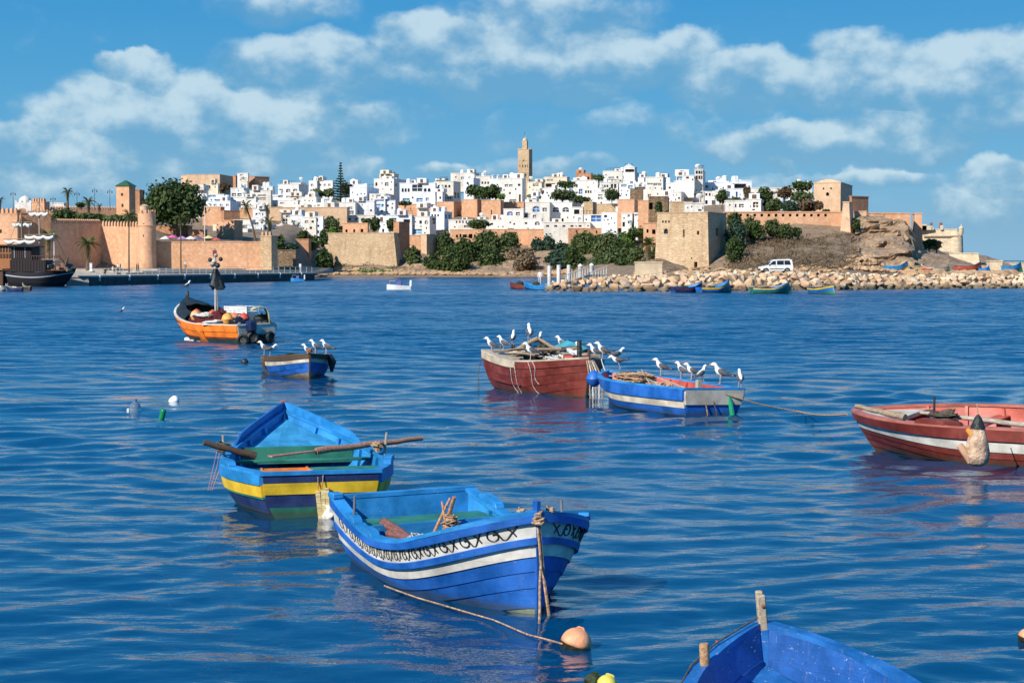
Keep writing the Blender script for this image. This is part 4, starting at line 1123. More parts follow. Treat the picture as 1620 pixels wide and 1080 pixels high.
# ================================================================ ROCKS
rr = random.Random(5)
ROCK_ME = []
for i in range(12):
 bm = bmesh.new()
 g_ = random.Random(100 + i)
 for k in range(17):
  v = Vector((g_.gauss(0, 1), g_.gauss(0, 1), g_.gauss(0, 1))).normalized() * g_.uniform(.90, 1.04)
  v.y *= g_.uniform(.7, .95); v.z *= .78
  bm.verts.new(v)
 bmesh.ops.convex_hull(bm, input=bm.verts)
 bmesh.ops.delete(bm, geom=[v for v in bm.verts if not v.link_faces], context='VERTS')
 bmesh.ops.recalc_face_normals(bm, faces=bm.faces)
 me = bpy.data.meshes.new('boulder')
 bm.to_mesh(me); bm.free()
 ROCK_ME.append(me)
def rock_obj(name, me, mat, loc, s, parent=None, g=rr):
 key = (me.name, mat.name)
 if key not in MATS:
  m2 = me.copy(); m2.materials.clear(); m2.materials.append(mat); MATS[key] = m2
 o = bpy.data.objects.new(name, MATS[key])
 C.objects.link(o)
 o.location = loc
 o.scale = (s * g.uniform(.85, 1.3), s * g.uniform(.8, 1.1), s * g.uniform(.7, 1.0))
 o.rotation_euler = (g.uniform(-.5, .5), g.uniform(-.5, .5), g.uniform(0, 6.28))
 if parent is not None: o.parent = parent
 return o
BOULD = []
def tide(m):
 """wet weed-stained band just above the water on a stone material"""
 t = m.node_tree; N = NT(t); b = t.nodes['Principled BSDF']
 z = N.n('ShaderNodeSeparateXYZ', {0: N.n('ShaderNodeNewGeometry').outputs['Position']}).outputs[2]
 src = b.inputs['Base Color'].links[0].from_socket
 f = N.m('SUBTRACT', 1.0, N.ss(z, .25, .80))
 t.links.new(N.mix(N.m('MULTIPLY', f, .8), src, (.07, .055, .03)), b.inputs['Base Color'])
 return m
for i, (c_, d_) in enumerate((((.60, .42, .25), (.44, .29, .16)), ((.50, .32, .18), (.34, .21, .11)), ((.68, .53, .36), (.52, .38, .24)), ((.50, .38, .27), (.38, .27, .18)), ((.64, .42, .27), (.50, .30, .18)))):
 BOULD.append(tide(walls_mat('quarry_stone_%s' % 'abcde'[i], c_, d_, tuple(min(.78, v * 1.15) for v in c_), streak=.1, bumpd=.12)))
def line_at(px):
 """waterline distance of the breakwater at an image column"""
 return float(np.interp(px, [868, 900, 1050, 1350, 1620, 2400], [202, 198, 197.5, 208, 219, 226]))
bw = empty('breakwater', (at(1250, 450, 212).x, 212, 0), 0, 'long breakwater of piled golden quarry boulders in front of the tower and cliff', 'breakwater')
rows = [(0.0, 0.10, 1.35), (1.4, .75, 1.2), (3.0, 1.35, 1.1), (4.8, 1.72, .95)]
cnt = 0
small = MB()
def add_mesh_to(mb, me, M):
 mb.add([M @ v.co for v in me.vertices], [tuple(p_.vertices) for p_ in me.polygons])
for ri, (dy, z, s) in enumerate(rows):
 X = at(868, 460, 202).x + ri * .4
 while True:
  px = 810 + FPX * X / (line_at(1250) + dy)
  if px > 1900: break
  Yl = line_at(px)
  zsc = float(np.interp(px, [868, 900, 960, 1060, 1150, 1300, 1400, 1900], [.35, .55, .72, .8, .95, .92, .72, .68]))
  sz = s * rr.uniform(.55, 1.0) * (.75 + .25 * zsc)
  if px < 1660 and cnt < 296:
   rock_obj('boulder', rr.choice(ROCK_ME), rr.choice(BOULD), Vector((X, Yl + dy * .9 + rr.uniform(-.3, .3), z * zsc + rr.uniform(-.12, .2))) - bw.location, sz * .82, bw)
   cnt += 1
  else:
   add_mesh_to(small, rr.choice(ROCK_ME), Matrix.Translation(Vector((X, Yl + dy * .9, z * zsc)) - bw.location) @ Matrix.Scale(sz * .8, 4))
  X += sz * rr.uniform(1.15, 1.5)
for i in range(420):
 px = rr.uniform(866, 1640)
 dy = rr.uniform(-.6, 9.5)
 Yl = line_at(px)
 zsc = float(np.interp(px, [868, 900, 960, 1060, 1150, 1300, 1400, 1900], [.3, .55, .75, .85, .95, .92, .74, .7]))
 z = float(np.interp(dy, [0, 5.5, 9.5], [0, 1.95, 2.05])) * zsc
 X = (px - 810) / FPX * (Yl + dy)
 M = Matrix.Translation(Vector((X, Yl + dy, z + rr.uniform(-.1, .12))) - bw.location) @ Matrix.Rotation(rr.uniform(0, 6), 4, 'Z') @ Matrix.Diagonal((rr.uniform(.25, .6), rr.uniform(.25, .5), rr.uniform(.2, .42), 1))
 add_mesh_to(small, rr.choice(ROCK_ME), M)
o = small.build('rubble', BOULD[2], bw, fix=False)
o['kind'] = 'stuff'
def cliff(name, pxs, ybots, ytops, Yb, Yt, label, amp=1.6, mat=ROCK, strata=.5, seed=0, cat='cliff', step=.55):
 """broken rock face: a dense sheet, ledged by height and cracked by ridged noise"""
 x0, x1 = pxs[0], pxs[-1]
 n = max(8, int((x1 - x0) / FPX * Yb / step))
 hh = max(abs(at(x0, ybots[0], Yb).z - at(x0, ytops[0], Yt).z), abs(at(x1, ybots[-1], Yb).z - at(x1, ytops[-1], Yt).z), 3)
 m = max(8, int(hh * 1.5 / step))
 vs, fs = [], []
 for i in range(n + 1):
  px = x0 + (x1 - x0) * i / n
  a_ = at(px, float(np.interp(px, pxs, ybots)), Yb)
  b_ = at(px, float(np.interp(px, pxs, ytops)), Yt)
  for j in range(-2, m + 3):
   f = min(max(j / m, 0), 1)
   q = a_.lerp(b_, f)
   if j < 0: q += Vector((0, 0, j * .8))
   if j > m: q += Vector((0, (j - m) * 2.5, -.3 * (j - m)))
   w = Vector((q.x * .16 + seed, q.y * .16, q.z * .28))
   rdg = 1 - abs(noise.noise(w) * 2)
   d = amp * (.9 * noise.fractal(w * 1.7, 0.9, 2.1, 5) + .5 * rdg)
   lz = q.z * 1.1 + 1.4 * noise.noise((q.x * .1, q.y * .1, seed))
   d += strata * (abs((lz % 1.0) - .5) * 2 - .5) * (1.0 + noise.noise((q.x * .3, seed, q.z)))
   e = 1 if 0 < j < m else .3
   q = q + Vector((noise.noise(w * 3) * .5 * e, -d * e, .35 * noise.noise(w * 4.1) * e))
   vs.append(q)
 k = m + 5
 for i in range(n):
  for j in range(k - 1):
   fs.append((i * k + j, (i + 1) * k + j, (i + 1) * k + j + 1, i * k + j + 1))
 mb = MB(); mb.add(vs, fs)
 o = mb.build(name, mat, fix=False)
 tag(o, None, None, None, 'structure')
 return o
cliff('cliff', [466, 480, 500, 530], [434, 434, 433, 433], [400, 393, 392, 398], 362, 377, '', 1.6, seed=3)
cliff('cliff', [636, 660, 690, 720], [437, 437, 438, 438], [412, 398, 405, 402], 363, 381, '', 1.8, seed=9)
cliff('cliff', [715, 760, 800, 850, 905, 960], [437, 437, 436, 435, 432, 428], [405, 402, 392, 393, 392, 396], 361, 385, '', 1.7, seed=17)
cliff('cliff', [1018, 1040, 1080, 1100], [436, 436, 436, 436], [418, 408, 420, 430], 232, 243, '', 1.2, mat=STONE_B, seed=21)
cliff('cliff', [1350, 1366, 1400, 1432, 1446], [430, 430, 428, 424, 418], [345, 341, 342, 345, 372], 243, 261.5, '', 2.4, strata=.8, seed=31, step=.42)
cliff('cliff', [1338, 1352, 1366, 1376], [426, 428, 430, 430], [380, 372, 352, 350], 246, 260, '', 1.4, seed=37)
cliff('cliff', [1430, 1460, 1500, 1535, 1560], [432, 432, 430, 430, 430], [392, 398, 404, 416, 428], 236, 262, '', 1.9, seed=41, mat=ROCK, strata=.8)
cliff('cliff', [1470, 1500, 1560, 1600], [424, 422, 420, 424], [396, 399, 404, 418], 262, 320, '', 1.4, seed=47, mat=ROCK, strata=.7)
# loose rocks along the far shore and on the scree, joined: too many and too small to tell apart
shore = MB()
for i in range(1500):
 px = rr.uniform(498, 905)
 Yl = float(np.interp(px, [498, 520, 860, 905], [346, 360, 362, 342]))
 dy = rr.random() ** 1.6 * 9
 X = (px - 810) / FPX * (Yl + dy)
 s = rr.uniform(.25, .9) * (1.3 if rr.random() < .12 else 1)
 M = Matrix.Translation((X, Yl + dy, max(.05, ground(X, Yl + dy)) + rr.uniform(-.05, .2))) @ Matrix.Rotation(rr.uniform(0, 6), 4, 'Z') @ Matrix.Diagonal((s * 1.2, s, s * .6, 1))
 add_mesh_to(shore, rr.choice(ROCK_ME), M)
for (xa, xb, Ya, Yb_, n_, s_) in ((785, 905, 362, 380, 260, .7), (1340, 1450, 232, 246, 240, .6), (1436, 1600, 228, 264, 900, 1.15), (1150, 1345, 224, 236, 240, .35), (1000, 1150, 222, 244, 120, .5)):
 for i in range(n_):
  px, Y = rr.uniform(xa, xb), rr.uniform(Ya, Yb_)
  X = (px - 810) / FPX * Y
  s = s_ * rr.uniform(.35, 1.2)
  M = Matrix.Translation((X, Y, ground(X, Y) + rr.uniform(-.1, .25))) @ Matrix.Rotation(rr.uniform(0, 6), 4, 'Z') @ Matrix.Diagonal((s * 1.2, s, s * .7, 1))
  add_mesh_to(shore, rr.choice(ROCK_ME), M)
tag(shore.build('shore_rocks', BOULD[1], fix=False), 'band of loose brown rocks along the far waterline and cliff feet', 'rocks', kind='stuff')
# ================================================================ PLANTS
def leafmat(name, a_, b_, c_):
 if name in MATS: return MATS[name]
 m, N, b = newmat(name)
 o = N.n('ShaderNodeNewGeometry')
 n1_ = N.noise(o.outputs['Position'], .9, 4, .6)
 rnd = o.outputs['Random Per Island']
 col = N.mix(N.ss(n1_, .35, .65), a_, b_)
 col = N.mix(N.m('MULTIPLY', rnd, .55), col, c_)
 setb(N, b, 'Base Color', col)
 setb(N, b, 'Roughness', .6)
 setb(N, b, 'Specular IOR Level', .25)
 tr = N.n('ShaderNodeBsdfTranslucent', {'Color': col})
 mx = N.n('ShaderNodeMixShader', {0: .22})
 N.t.links.new(b.outputs[0], mx.inputs[1]); N.t.links.new(tr.outputs[0], mx.inputs[2])
 N.t.links.new(mx.outputs[0], N.t.nodes['Material Output'].inputs[0])
 MATS[name] = m
 return m
LEAF_D = leafmat('dark_leaves', (.018, .042, .012), (.048, .088, .022), (.11, .15, .045))  # last tone is brightened to put sunlit highlights into the leaves
LEAF_M = leafmat('olive_leaves', (.045, .075, .025), (.085, .125, .04), (.14, .17, .06))
LEAF_Y = leafmat('bright_leaves', (.045, .11, .015), (.09, .19, .03), (.15, .24, .05))
LEAF_B = leafmat('blue_green_leaves', (.025, .055, .040), (.045, .085, .055), (.07, .12, .07))
LEAF_P = leafmat('palm_leaves', (.05, .075, .02), (.10, .13, .035), (.19, .19, .06))
LEAF_DRY = leafmat('dry_scrub', (.11, .08, .045), (.22, .15, .09), (.34, .26, .17))
LEAF_R = leafmat('reddish_leaves', (.11, .06, .035), (.17, .10, .06), (.10, .11, .04))
def leaves_mesh(g, lobes, n, size, aspect=.6, droop=0.0):
 """lobes: list of (centre, radii). leaf quads spread through the outer part of every lobe"""
 vol = np.array([r_[0] * r_[1] * r_[2] for _, r_ in lobes]) ** .67
 pick = g.choice(len(lobes), n, p=vol / vol.sum())
 c = np.array([tuple(l[0]) for l in lobes])[pick]
 rd = np.array([tuple(l[1]) for l in lobes])[pick]
 d = g.normal(size=(n, 3)); d /= np.linalg.norm(d, axis=1)[:, None]
 rad = 1 - .55 * g.random(n) ** 2.2
 rad *= 1 + .20 * g.normal(size=n)
 p_ = c + d * rd * rad[:, None]
 nn = d + .75 * g.normal(size=(n, 3)); nn[:, 2] += .25
 nn /= np.linalg.norm(nn, axis=1)[:, None]
 t = np.cross(nn, g.normal(size=(n, 3))); t /= np.linalg.norm(t, axis=1)[:, None]
 b_ = np.cross(nn, t)
 s = size * (.6 + .8 * g.random(n))[:, None]
 w = s * aspect
 q = np.stack([p_ - t * s * .5, p_ + b_ * w * .5 + t * s * .05, p_ + t * s * .5 + np.array([0, 0, -1]) * s * droop, p_ - b_ * w * .5 + t * s * .05], 1)
 return q.reshape(-1, 3)
def quads_obj(name, co, mat, parent=None):
 n = len(co) // 4
 me = bpy.data.meshes.new(name)
 me.vertices.add(len(co)); me.vertices.foreach_set('co', co.astype(np.float32).ravel())
 me.loops.add(n * 4); me.loops.foreach_set('vertex_index', np.arange(n * 4, dtype=np.int32))
 me.polygons.add(n); me.polygons.foreach_set('loop_start', np.arange(0, n * 4, 4, dtype=np.int32)); me.polygons.foreach_set('loop_total', np.full(n, 4, dtype=np.int32))
 me.update()
 me.materials.append(mat)
 o = bpy.data.objects.new(name, me); C.objects.link(o)
 if parent is not None: o.parent = parent
 return o
veg_i = [0]
def shrub(kind, px0, px1, yt, yb, Y, mat, label, cat='tree', group=None, trunk=.25, lobes=11, leaf=.55, dens=1.0, flat=False, yfoot=None):
 veg_i[0] += 1
 g = np.random.default_rng(veg_i[0] * 7 + 1)
 a_, b_ = at(px0, yb, Y), at(px1, yt, Y)
 w, h = b_.x - a_.x, b_.z - a_.z
 foot = at((px0 + px1) / 2, yb if yfoot is None else yfoot, Y)
 root = empty(kind, (foot.x, foot.y, foot.z), 0, label, cat, group)
 z0 = a_.z - foot.z + (h * trunk if yfoot is None else 0)
 z1 = b_.z - foot.z
 cz, rz = (z0 + z1) / 2, (z1 - z0) / 2
 L_ = []
 for i in range(lobes):
  u = g.uniform(-1, 1); v = g.uniform(-1, 1); q = g.uniform(-1, 1)
  if u * u + v * v > 1: u *= .7; v *= .7
  lim = math.sqrt(max(0, 1 - .75 * u * u))
  s = g.uniform(.30, .48)
  cc_ = (u * w * .5 * (1 - s * .75), v * w * .38 * (1 - s * .6), cz + q * rz * lim * (1 - s))
  if flat: cc_ = (cc_[0], cc_[1], cz + q * rz * .3)
  L_.append((cc_, (w * .5 * s * 1.45, w * .5 * s * 1.1, rz * s * (1.7 if flat else 1.6))))
 area = (px1 - px0) * (yb - yt)
 leaf_m = leaf * Y / 330
 n = int(min(9000, max(200, area * 1.7 * dens / (leaf * leaf * 3.0))))
 co = leaves_mesh(g, L_, n, leaf_m)
 quads_obj('crown', co, mat, root)
 mb = MB()
 for i in range(4):
  e = L_[i][0]
  mb.tube([(0, 0, -.6), (e[0] * .15, e[1] * .15, z0 * .6 + cz * .2), (e[0] * .8, e[1] * .8, e[2])], [max(.10, w * .035), max(.07, w * .025), .03], 6)
 mb.build('trunk', TRUNK, root)
 return root
def RS(kind, r, x0, x1, yt, yb, Y, mat, label, **k):
 return shrub(kind, gx(r, x0), gx(r, x1), gy(r, yt), gy(r, yb), Y, mat, label, **k)
TG = 'garden trees between the white houses'
BG = 'bushes below the lower ochre wall'
SG = 'bushes on the slope under the rampart'
RS('ficus_tree', 2, 25, 450, 255, 615, 340, LEAF_D, 'huge dark green ficus tree filling the gap right of the round tower', lobes=26, leaf=.75, trunk=.05, dens=1.5)
RS('flat_topped_tree', 3, 148, 275, 305, 400, 455, LEAF_M, 'left one of the two flat-topped trees beside the tall conifer', group=TG, flat=True, trunk=.3)
RS('flat_topped_tree', 3, 268, 355, 305, 400, 457, LEAF_M, 'right one of the two flat-topped trees, touching the tall conifer', group=TG, flat=True, trunk=.3)
RS('leafy_tree', 3, 420, 505, 250, 385, 470, LEAF_R, 'dull reddish bush tree leaning on the right side of the tall conifer', group=TG)
RS('leafy_tree', 3, 75, 195, 575, 710, 398, LEAF_D, 'dark tree at the orange ruin above the rocks', group=TG, trunk=.1)
RS('leafy_tree', 3, 268, 395, 535, 640, 400, LEAF_M, 'olive tree left of the ochre box on the bastion', group=TG)
RS('leafy_tree', 3, 290, 400, 620, 668, 384, LEAF_Y, 'small bright shrub on the left corner of the stone bastion', group=TG, trunk=.05)
RS('leafy_tree', 3, 575, 650, 545, 590, 396, LEAF_M, 'small round tree right above the ochre box', group=TG)
RS('leafy_tree', 3, 640, 722, 540, 655, 388, LEAF_D, 'dark tree between the ochre box and the narrow bluish house', group=TG, trunk=.1)
RS('leafy_tree', 3, 778, 850, 545, 660, 386, LEAF_D, 'dark tree at the right corner of the stone bastion', group=TG, trunk=.1)
RS('leafy_tree', 3, 225, 298, 640, 790, 376, LEAF_D, 'narrow dark tree climbing the left edge of the stone bastion', group=TG, trunk=.05)
RS('leafy_tree', 3, 130, 225, 690, 780, 377, LEAF_D, 'dark bush between the orange ruin and the stone bastion', group=TG, trunk=.05)
RS('leafy_tree', 3, 235, 345, 860, 985, 364, LEAF_B, 'blue green bush at the waterside left foot of the stone bastion', group=TG, trunk=.02)
RS('leafy_tree', 3, 870, 990, 405, 440, 434, LEAF_M, 'thin hedge of shrubs under the windows of the arched mansion', cat='hedge', trunk=.1)
RS('leafy_tree', 4, 335, 470, 405, 505, 437, LEAF_D, 'left half of the broad tree on the two ochre bastions', group=TG, trunk=.12)
RS('leafy_tree', 4, 440, 560, 402, 505, 436, LEAF_D, 'right half of the broad tree on the two ochre bastions', group=TG, trunk=.12)
RS('leafy_tree', 4, 545, 600, 455, 500, 434, LEAF_Y, 'pale green bush at the right end of the bastion tree', group=TG, trunk=.1)
RS('round_tree', 4, 352, 488, 640, 708, 396, LEAF_D, 'low round dark tree on the terrace below the ochre bastions', group=TG, flat=True, trunk=.12, dens=1.4)
RS('hedge_tree', 4, 755, 842, 463, 502, 425, LEAF_M, 'clipped hedge left of the umbrella tree', cat='hedge', flat=True, trunk=.05)
RS('umbrella_tree', 5, 58, 250, 303, 412, 421, LEAF_M, 'wide umbrella shaped tree right of the minaret', group=TG, flat=True, trunk=.2, lobes=16, dens=1.3)
RS('leafy_tree', 5, 100, 250, 245, 298, 440, LEAF_D, 'dark tree top on the roof line above the umbrella tree', group=TG, trunk=.1)
RS('hedge_tree', 5, 240, 385, 360, 412, 415, LEAF_D, 'dark clipped hedge right of the umbrella tree', cat='hedge', trunk=.02)
RS('leafy_tree', 5, 500, 612, 303, 400, 398, LEAF_D, 'dark bushy tree in front of the house with five slim windows', group=TG, trunk=.1)
RS('leafy_tree', 5, 395, 505, 192, 235, 455, LEAF_M, 'roof garden greenery left of the large skyline house', cat='plants', trunk=.02)
RS('leafy_tree', 5, 718, 795, 560, 655, 370, LEAF_D, 'dark tree beside the narrow house with blue windows', group=TG, trunk=.1)
RS('leafy_tree', 5, 905, 962, 410, 505, 328, LEAF_D, 'dark climber on the brown masonry wall recess', group=TG, trunk=.02)
RS('leafy_tree', 6, 440, 520, 290, 400, 290, LEAF_D, 'dark tree between the open galleries and the two tall blue shutters', group=TG, trunk=.1)
RS('leafy_tree', 6, 640, 690, 266, 360, 288, LEAF_R, 'reddish bushy tree between the blue shuttered houses', group=TG, trunk=.1)
RS('leafy_tree', 6, 525, 640, 342, 372, 281, LEAF_M, 'low hedge under the two tall blue shutters', cat='hedge', trunk=.02)
RS('leafy_tree', 6, 725, 865, 284, 448, 283, LEAF_D, 'dark broad tree behind the rampart, left end of the garden', group=TG, trunk=.05, dens=1.3)
RS('leafy_tree', 6, 800, 930, 350, 450, 276, LEAF_M, 'olive green tree in front of the broad dark rampart tree', group=TG, trunk=.05)
RS('leafy_tree', 6, 890, 995, 265, 365, 290, LEAF_R, 'rust brown tree on the garden skyline left of the square fort', group=TG, trunk=.1)
RS('leafy_tree', 6, 920, 1050, 365, 452, 274, LEAF_B, 'blue green shrub row behind the rampart wall', group=TG, trunk=.02)
RS('leafy_tree', 6, 1050, 1222, 358, 450, 274, LEAF_R, 'brownish flowering shrub at the foot of the square fort', group=TG, trunk=.02, dens=1.3)
RS('leafy_tree', 6, 1000, 1150, 225, 284, 316, LEAF_D, 'dark clipped hedge standing on the white garden wall', cat='hedge', trunk=.02, lobes=16)
RS('leafy_tree', 6, 985, 1160, 300, 362, 300, LEAF_M, 'green creeper bank under the white garden wall', cat='hedge', trunk=.02, lobes=16)
RS('leafy_tree', 6, 1225, 1275, 430, 452, 268, LEAF_D, 'tiny dark bush at the fort foot on the rampart', group=TG, trunk=.02)
for (x0, x1, yt, yb, m_, lb) in ((525, 625, 450, 560, LEAF_D, 'dark bush climbing the rampart beside the stone tower'), (512, 650, 520, 700, LEAF_B, 'tall dark bush in the shade right of the stone tower'), (515, 640, 640, 810, LEAF_D, 'lowest dark bush at the right foot of the stone tower'),
                                 (610, 720, 500, 650, LEAF_M, 'grey green bush on the slope, second from the stone tower'), (690, 805, 515, 655, LEAF_D, 'dark spiky bush in the middle of the rampart foot'), (800, 900, 512, 640, LEAF_M, 'olive bush on the slope under the gun ports'),
                                 (880, 1005, 545, 645, LEAF_M, 'last green bush at the right end of the slope row'), (1010, 1070, 570, 640, LEAF_M, 'thin tuft of green stems against the rampart')):
 RS('slope_bush', 6, x0, x1, yt, yb, 254 - (yb - 640) * .06, m_, lb, group=SG, cat='bush', trunk=.02, leaf=.5, dens=1.3)
for (r_, x0, x1, yt, yb, Y_, m_, lb) in (
  (4, 140, 290, 740, 930, 382, LEAF_D, 'big dark bush right of the pier, left part'), (4, 230, 400, 770, 1000, 377, LEAF_D, 'big dark bush right of the pier, right part reaching the water'),
  (4, 400, 570, 725, 930, 381, LEAF_M, 'tall pale leafy tree in front of the lower ochre wall'), (4, 540, 705, 735, 900, 382, LEAF_M, 'olive green bush right of the pale leafy tree'),
  (4, 420, 610, 850, 1005, 373, LEAF_D, 'dark bush at the water under the pale leafy tree'), (4, 765, 860, 775, 920, 383, LEAF_B, 'blue green round bush on the scree, left one'),
  (4, 845, 935, 748, 905, 383, LEAF_B, 'blue green pointed bush under the two dark wall windows'), (4, 945, 1045, 798, 905, 380, LEAF_B, 'blue green round bush on the scree, right one'),
  (5, 200, 330, 670, 860, 374, LEAF_M, 'grey green left end of the broad thicket'), (5, 290, 470, 655, 900, 370, LEAF_M, 'pale leafy middle of the broad thicket'),
  (5, 420, 600, 670, 900, 360, LEAF_M, 'olive mass in the centre of the broad thicket'), (5, 610, 745, 660, 760, 352, LEAF_Y, 'bright green bush top in the broad thicket'),
  (5, 560, 720, 730, 930, 344, LEAF_D, 'dark green mass under the bright green bush top'), (5, 380, 600, 850, 1000, 335, LEAF_D, 'dark foot of the broad thicket by the white pilings'),
  (5, 590, 760, 850, 1005, 320, LEAF_D, 'dark low bush left of the stone box'), (5, 880, 1000, 760, 910, 262, LEAF_D, 'dark bush touching the left foot of the tall stone tower'),
  (5, 690, 850, 620, 700, 350, LEAF_D, 'dark bush behind the fan palm of the thicket'), (5, 700, 820, 780, 900, 318, LEAF_M, 'yellow green undergrowth below the fan palm'),
  (5, 0, 70, 850, 910, 372, LEAF_B, 'small blue green bush at the left foot of the thicket')):
 RS('bush', r_, x0, x1, yt, yb, Y_, m_, lb, group=BG, cat='bush', trunk=.02, leaf=.6, dens=1.35)
for k_, (x0, x1, yt, yb, Y_, m_, lb) in enumerate(((640, 664, 392, 420, 372, LEAF_M, 'weedy bush on the rocks right behind the stone bastion'), (672, 704, 404, 432, 370, LEAF_D, 'dark bush in the gap at the foot of the tall pier'),
  (700, 742, 398, 436, 368, LEAF_D, 'dark bush nearest the water right of the pier'), (800, 842, 392, 412, 374, LEAF_DRY, 'dry brown bush on the scree right of the pale leafy tree'), (818, 850, 404, 430, 366, LEAF_DRY, 'low dry bush on the lower scree'),
  (868, 900, 396, 424, 360, LEAF_B, 'dark bush behind the leftmost white pilings'), (893, 925, 392, 430, 350, LEAF_D, 'dark bush behind the pointed white pilings'), (958, 1000, 392, 428, 330, LEAF_M, 'grey green bush behind the gangway'),
  (468, 500, 380, 398, 372, LEAF_M, 'green bush on the rock shelf above the quay end'), (500, 526, 396, 432, 362, LEAF_D, 'dark ivy bush between the rock shelf and the stone bastion'), (548, 620, 428, 434, 366, LEAF_Y, 'strip of bright weeds along the foot of the stone bastion'))):
 shrub('bush', x0, x1, yt, yb, Y_, m_, lb, cat='bush', group=BG, trunk=.02, leaf=.6, dens=1.3)
RS('bush', 8, 305, 415, 608, 690, 268, LEAF_D, 'dark green bush below the sea fort wall', cat='bush', trunk=.02)
RS('bush', 8, 380, 460, 610, 690, 270, LEAF_DRY, 'dry brown bush below the sea fort wall', cat='bush', trunk=.02)
RS('bush', 7, 470, 520, 440, 560, 255, LEAF_D, 'dark plants in the shaded cleft left of the cliff', cat='bush', trunk=.02)
RS('hedge_tree', 1, 400, 620, 362, 480, 320, LEAF_D, 'dark hedge on the terrace between the two crenellated walls, left part', cat='hedge', trunk=.02, lobes=20)
RS('hedge_tree', 1, 600, 860, 405, 482, 319, LEAF_D, 'dark hedge on the terrace between the two crenellated walls, middle part', cat='hedge', trunk=.02, lobes=20)
RS('hedge_tree', 1, 850, 1125, 410, 484, 318, LEAF_M, 'dark hedge on the terrace between the two crenellated walls, right part', cat='hedge', trunk=.02, lobes=20)
RS('leafy_tree', 1, 620, 700, 310, 350, 345, LEAF_D, 'low tree left of the middle skyline palm', trunk=.05)
RS('hedge_tree', 2, 1040, 1130, 685, 800, 318, LEAF_D, 'dark shrubs right of the stone buttress', cat='hedge', trunk=.02)
RS('hedge_tree', 2, 1085, 1260, 745, 805, 326, LEAF_B, 'low shrubs behind the brown masonry block', cat='hedge', trunk=.02)
RS('leafy_tree', 2, 450, 520, 270, 320, 455, LEAF_D, 'small dark shrub below the hilltop fort', trunk=.05)
RS('leafy_tree', 2, 585, 700, 262, 325, 458, LEAF_R, 'brownish creeper below the shaded fort wall', trunk=.02)
RS('leafy_tree', 2, 1240, 1330, 640, 740, 372, LEAF_D, 'dark foliage above the orange rubble', trunk=.02)
# dry scrub over the slope below the rampart: nobody could count it
g = np.random.default_rng(77)
L_ = []
for i in range(520):
 px = g.uniform(1150, 1352); Y = g.uniform(231, 257.5)
 X = (px - 810) / FPX * Y
 s = g.uniform(.45, 1.0)
 L_.append(((X, Y, ground(X, Y) + .15 * s), (s, s, s * .55)))
tag(quads_obj('dry_scrub', leaves_mesh(g, L_, 26000, .40, .22), LEAF_DRY), 'dry brown scrub covering the slope under the long rampart', 'scrub', kind='stuff')
L_ = []
for i in range(230):
 px = g.uniform(500, 1035); Y = float(np.interp(px, [500, 860, 1035], [369, 366, 300])) + g.uniform(0, 16)
 X = (px - 810) / FPX * Y
 s = g.uniform(.5, 1.2)
 L_.append(((X, Y, ground(X, Y) + .1), (s, s, s * .6)))
tag(quads_obj('low_weeds', leaves_mesh(g, L_, 7000, .5, .4), LEAF_M), 'low green weeds along the foot of the bastion and the lower wall', 'weeds', kind='stuff')
def frond_mesh(L, droop, g_):
 mb = MB()
 sp_ = []
 for i in range(9):
  f = i / 8
  sp_.append(Vector((f * L * (1 - .12 * droop * f), 0, L * (.45 * f - (.45 + droop) * f * f))))
 mb.tube(sp_, [.05 * L / 3 * (1 - .8 * i / 8) for i in range(9)], 4)
 for i in range(1, 9):
  for sub in (0, .5):
   if i == 8 and sub: break
   q = sp_[i].lerp(sp_[min(i + 1, 8)], sub)
   f = (i + sub) / 8
   ll = L * .30 * math.sin(math.pi * min(1, .18 + f * .78)) + .1
   for sd in (-1, 1):
    tip = q + Vector((ll * .55, sd * ll * .8, -ll * .42))
    wv = Vector((.09 * L / 3, 0, 0))
    mb.add([q - wv, q + wv, tip], [(0, 1, 2)])
 return mb
PALM_ME = {}
def palm(px, ytop, ycrown, yfoot, Y, label, R_px, lean=0, tw=.22, n=26, mat=None, fan=False):
 base, cen, top = at(px, yfoot, Y), at(px + lean, ycrown, Y), at(px + lean, ytop, Y)
 root = empty('palm_tree', (base.x, base.y, base.z), 0, label, 'palm', 'palm trees along the walls and streets')
 c = cen - base
 mb = MB()
 mb.tube([(0, 0, -.5), (c.x * .25, 0, c.z * .35), (c.x * .7, 0, c.z * .75), (c.x, 0, c.z)], [tw * 1.25, tw, tw * .85, tw], 8)
 mb.build('trunk', TRUNK, root, smooth=True)
 Lf = R_px * Y / FPX
 for i in range(n):
  k = i % 4
  key = (round(Lf, 1), k)
  if key not in PALM_ME:
   o = frond_mesh(Lf, (.25, .55, .8, 1.05)[k], rr).build('frond', mat or LEAF_P, fix=False)
   PALM_ME[key] = o.data
   bpy.data.objects.remove(o)
  o = bpy.data.objects.new('frond', PALM_ME[key])
  C.objects.link(o)
  o.parent = root
  o.location = (c.x, 0, c.z)
  el_ = (.95, .45, .05, -.45)[k] + rr.uniform(-.2, .2)
  o.rotation_euler = (rr.uniform(-.2, .2), -el_, i * 2.4 + rr.uniform(-.3, .3))
 return root
palm(139, 368, 387, 424, 284, 'stout palm on the promenade in front of the shaded wall', 19, tw=.3, n=34)
palm(77, 362, 375, 424, 274, 'palm half hidden behind the masts of the dark ship', 17, tw=.3, n=30)
palm(204, 327, 341, 428, 274, 'very tall slender palm in front of the sunlit wall left of the round tower', 13, tw=.12, n=28)
palm(286, 332, 344, 429, 274, 'very tall slender palm in front of the long sunlit sea wall', 13, tw=.12, n=28)
palm(107, 296, 304, 332, 350, 'leftmost full palm on the skyline behind the crenellated tower', 10, tw=.25, n=28)
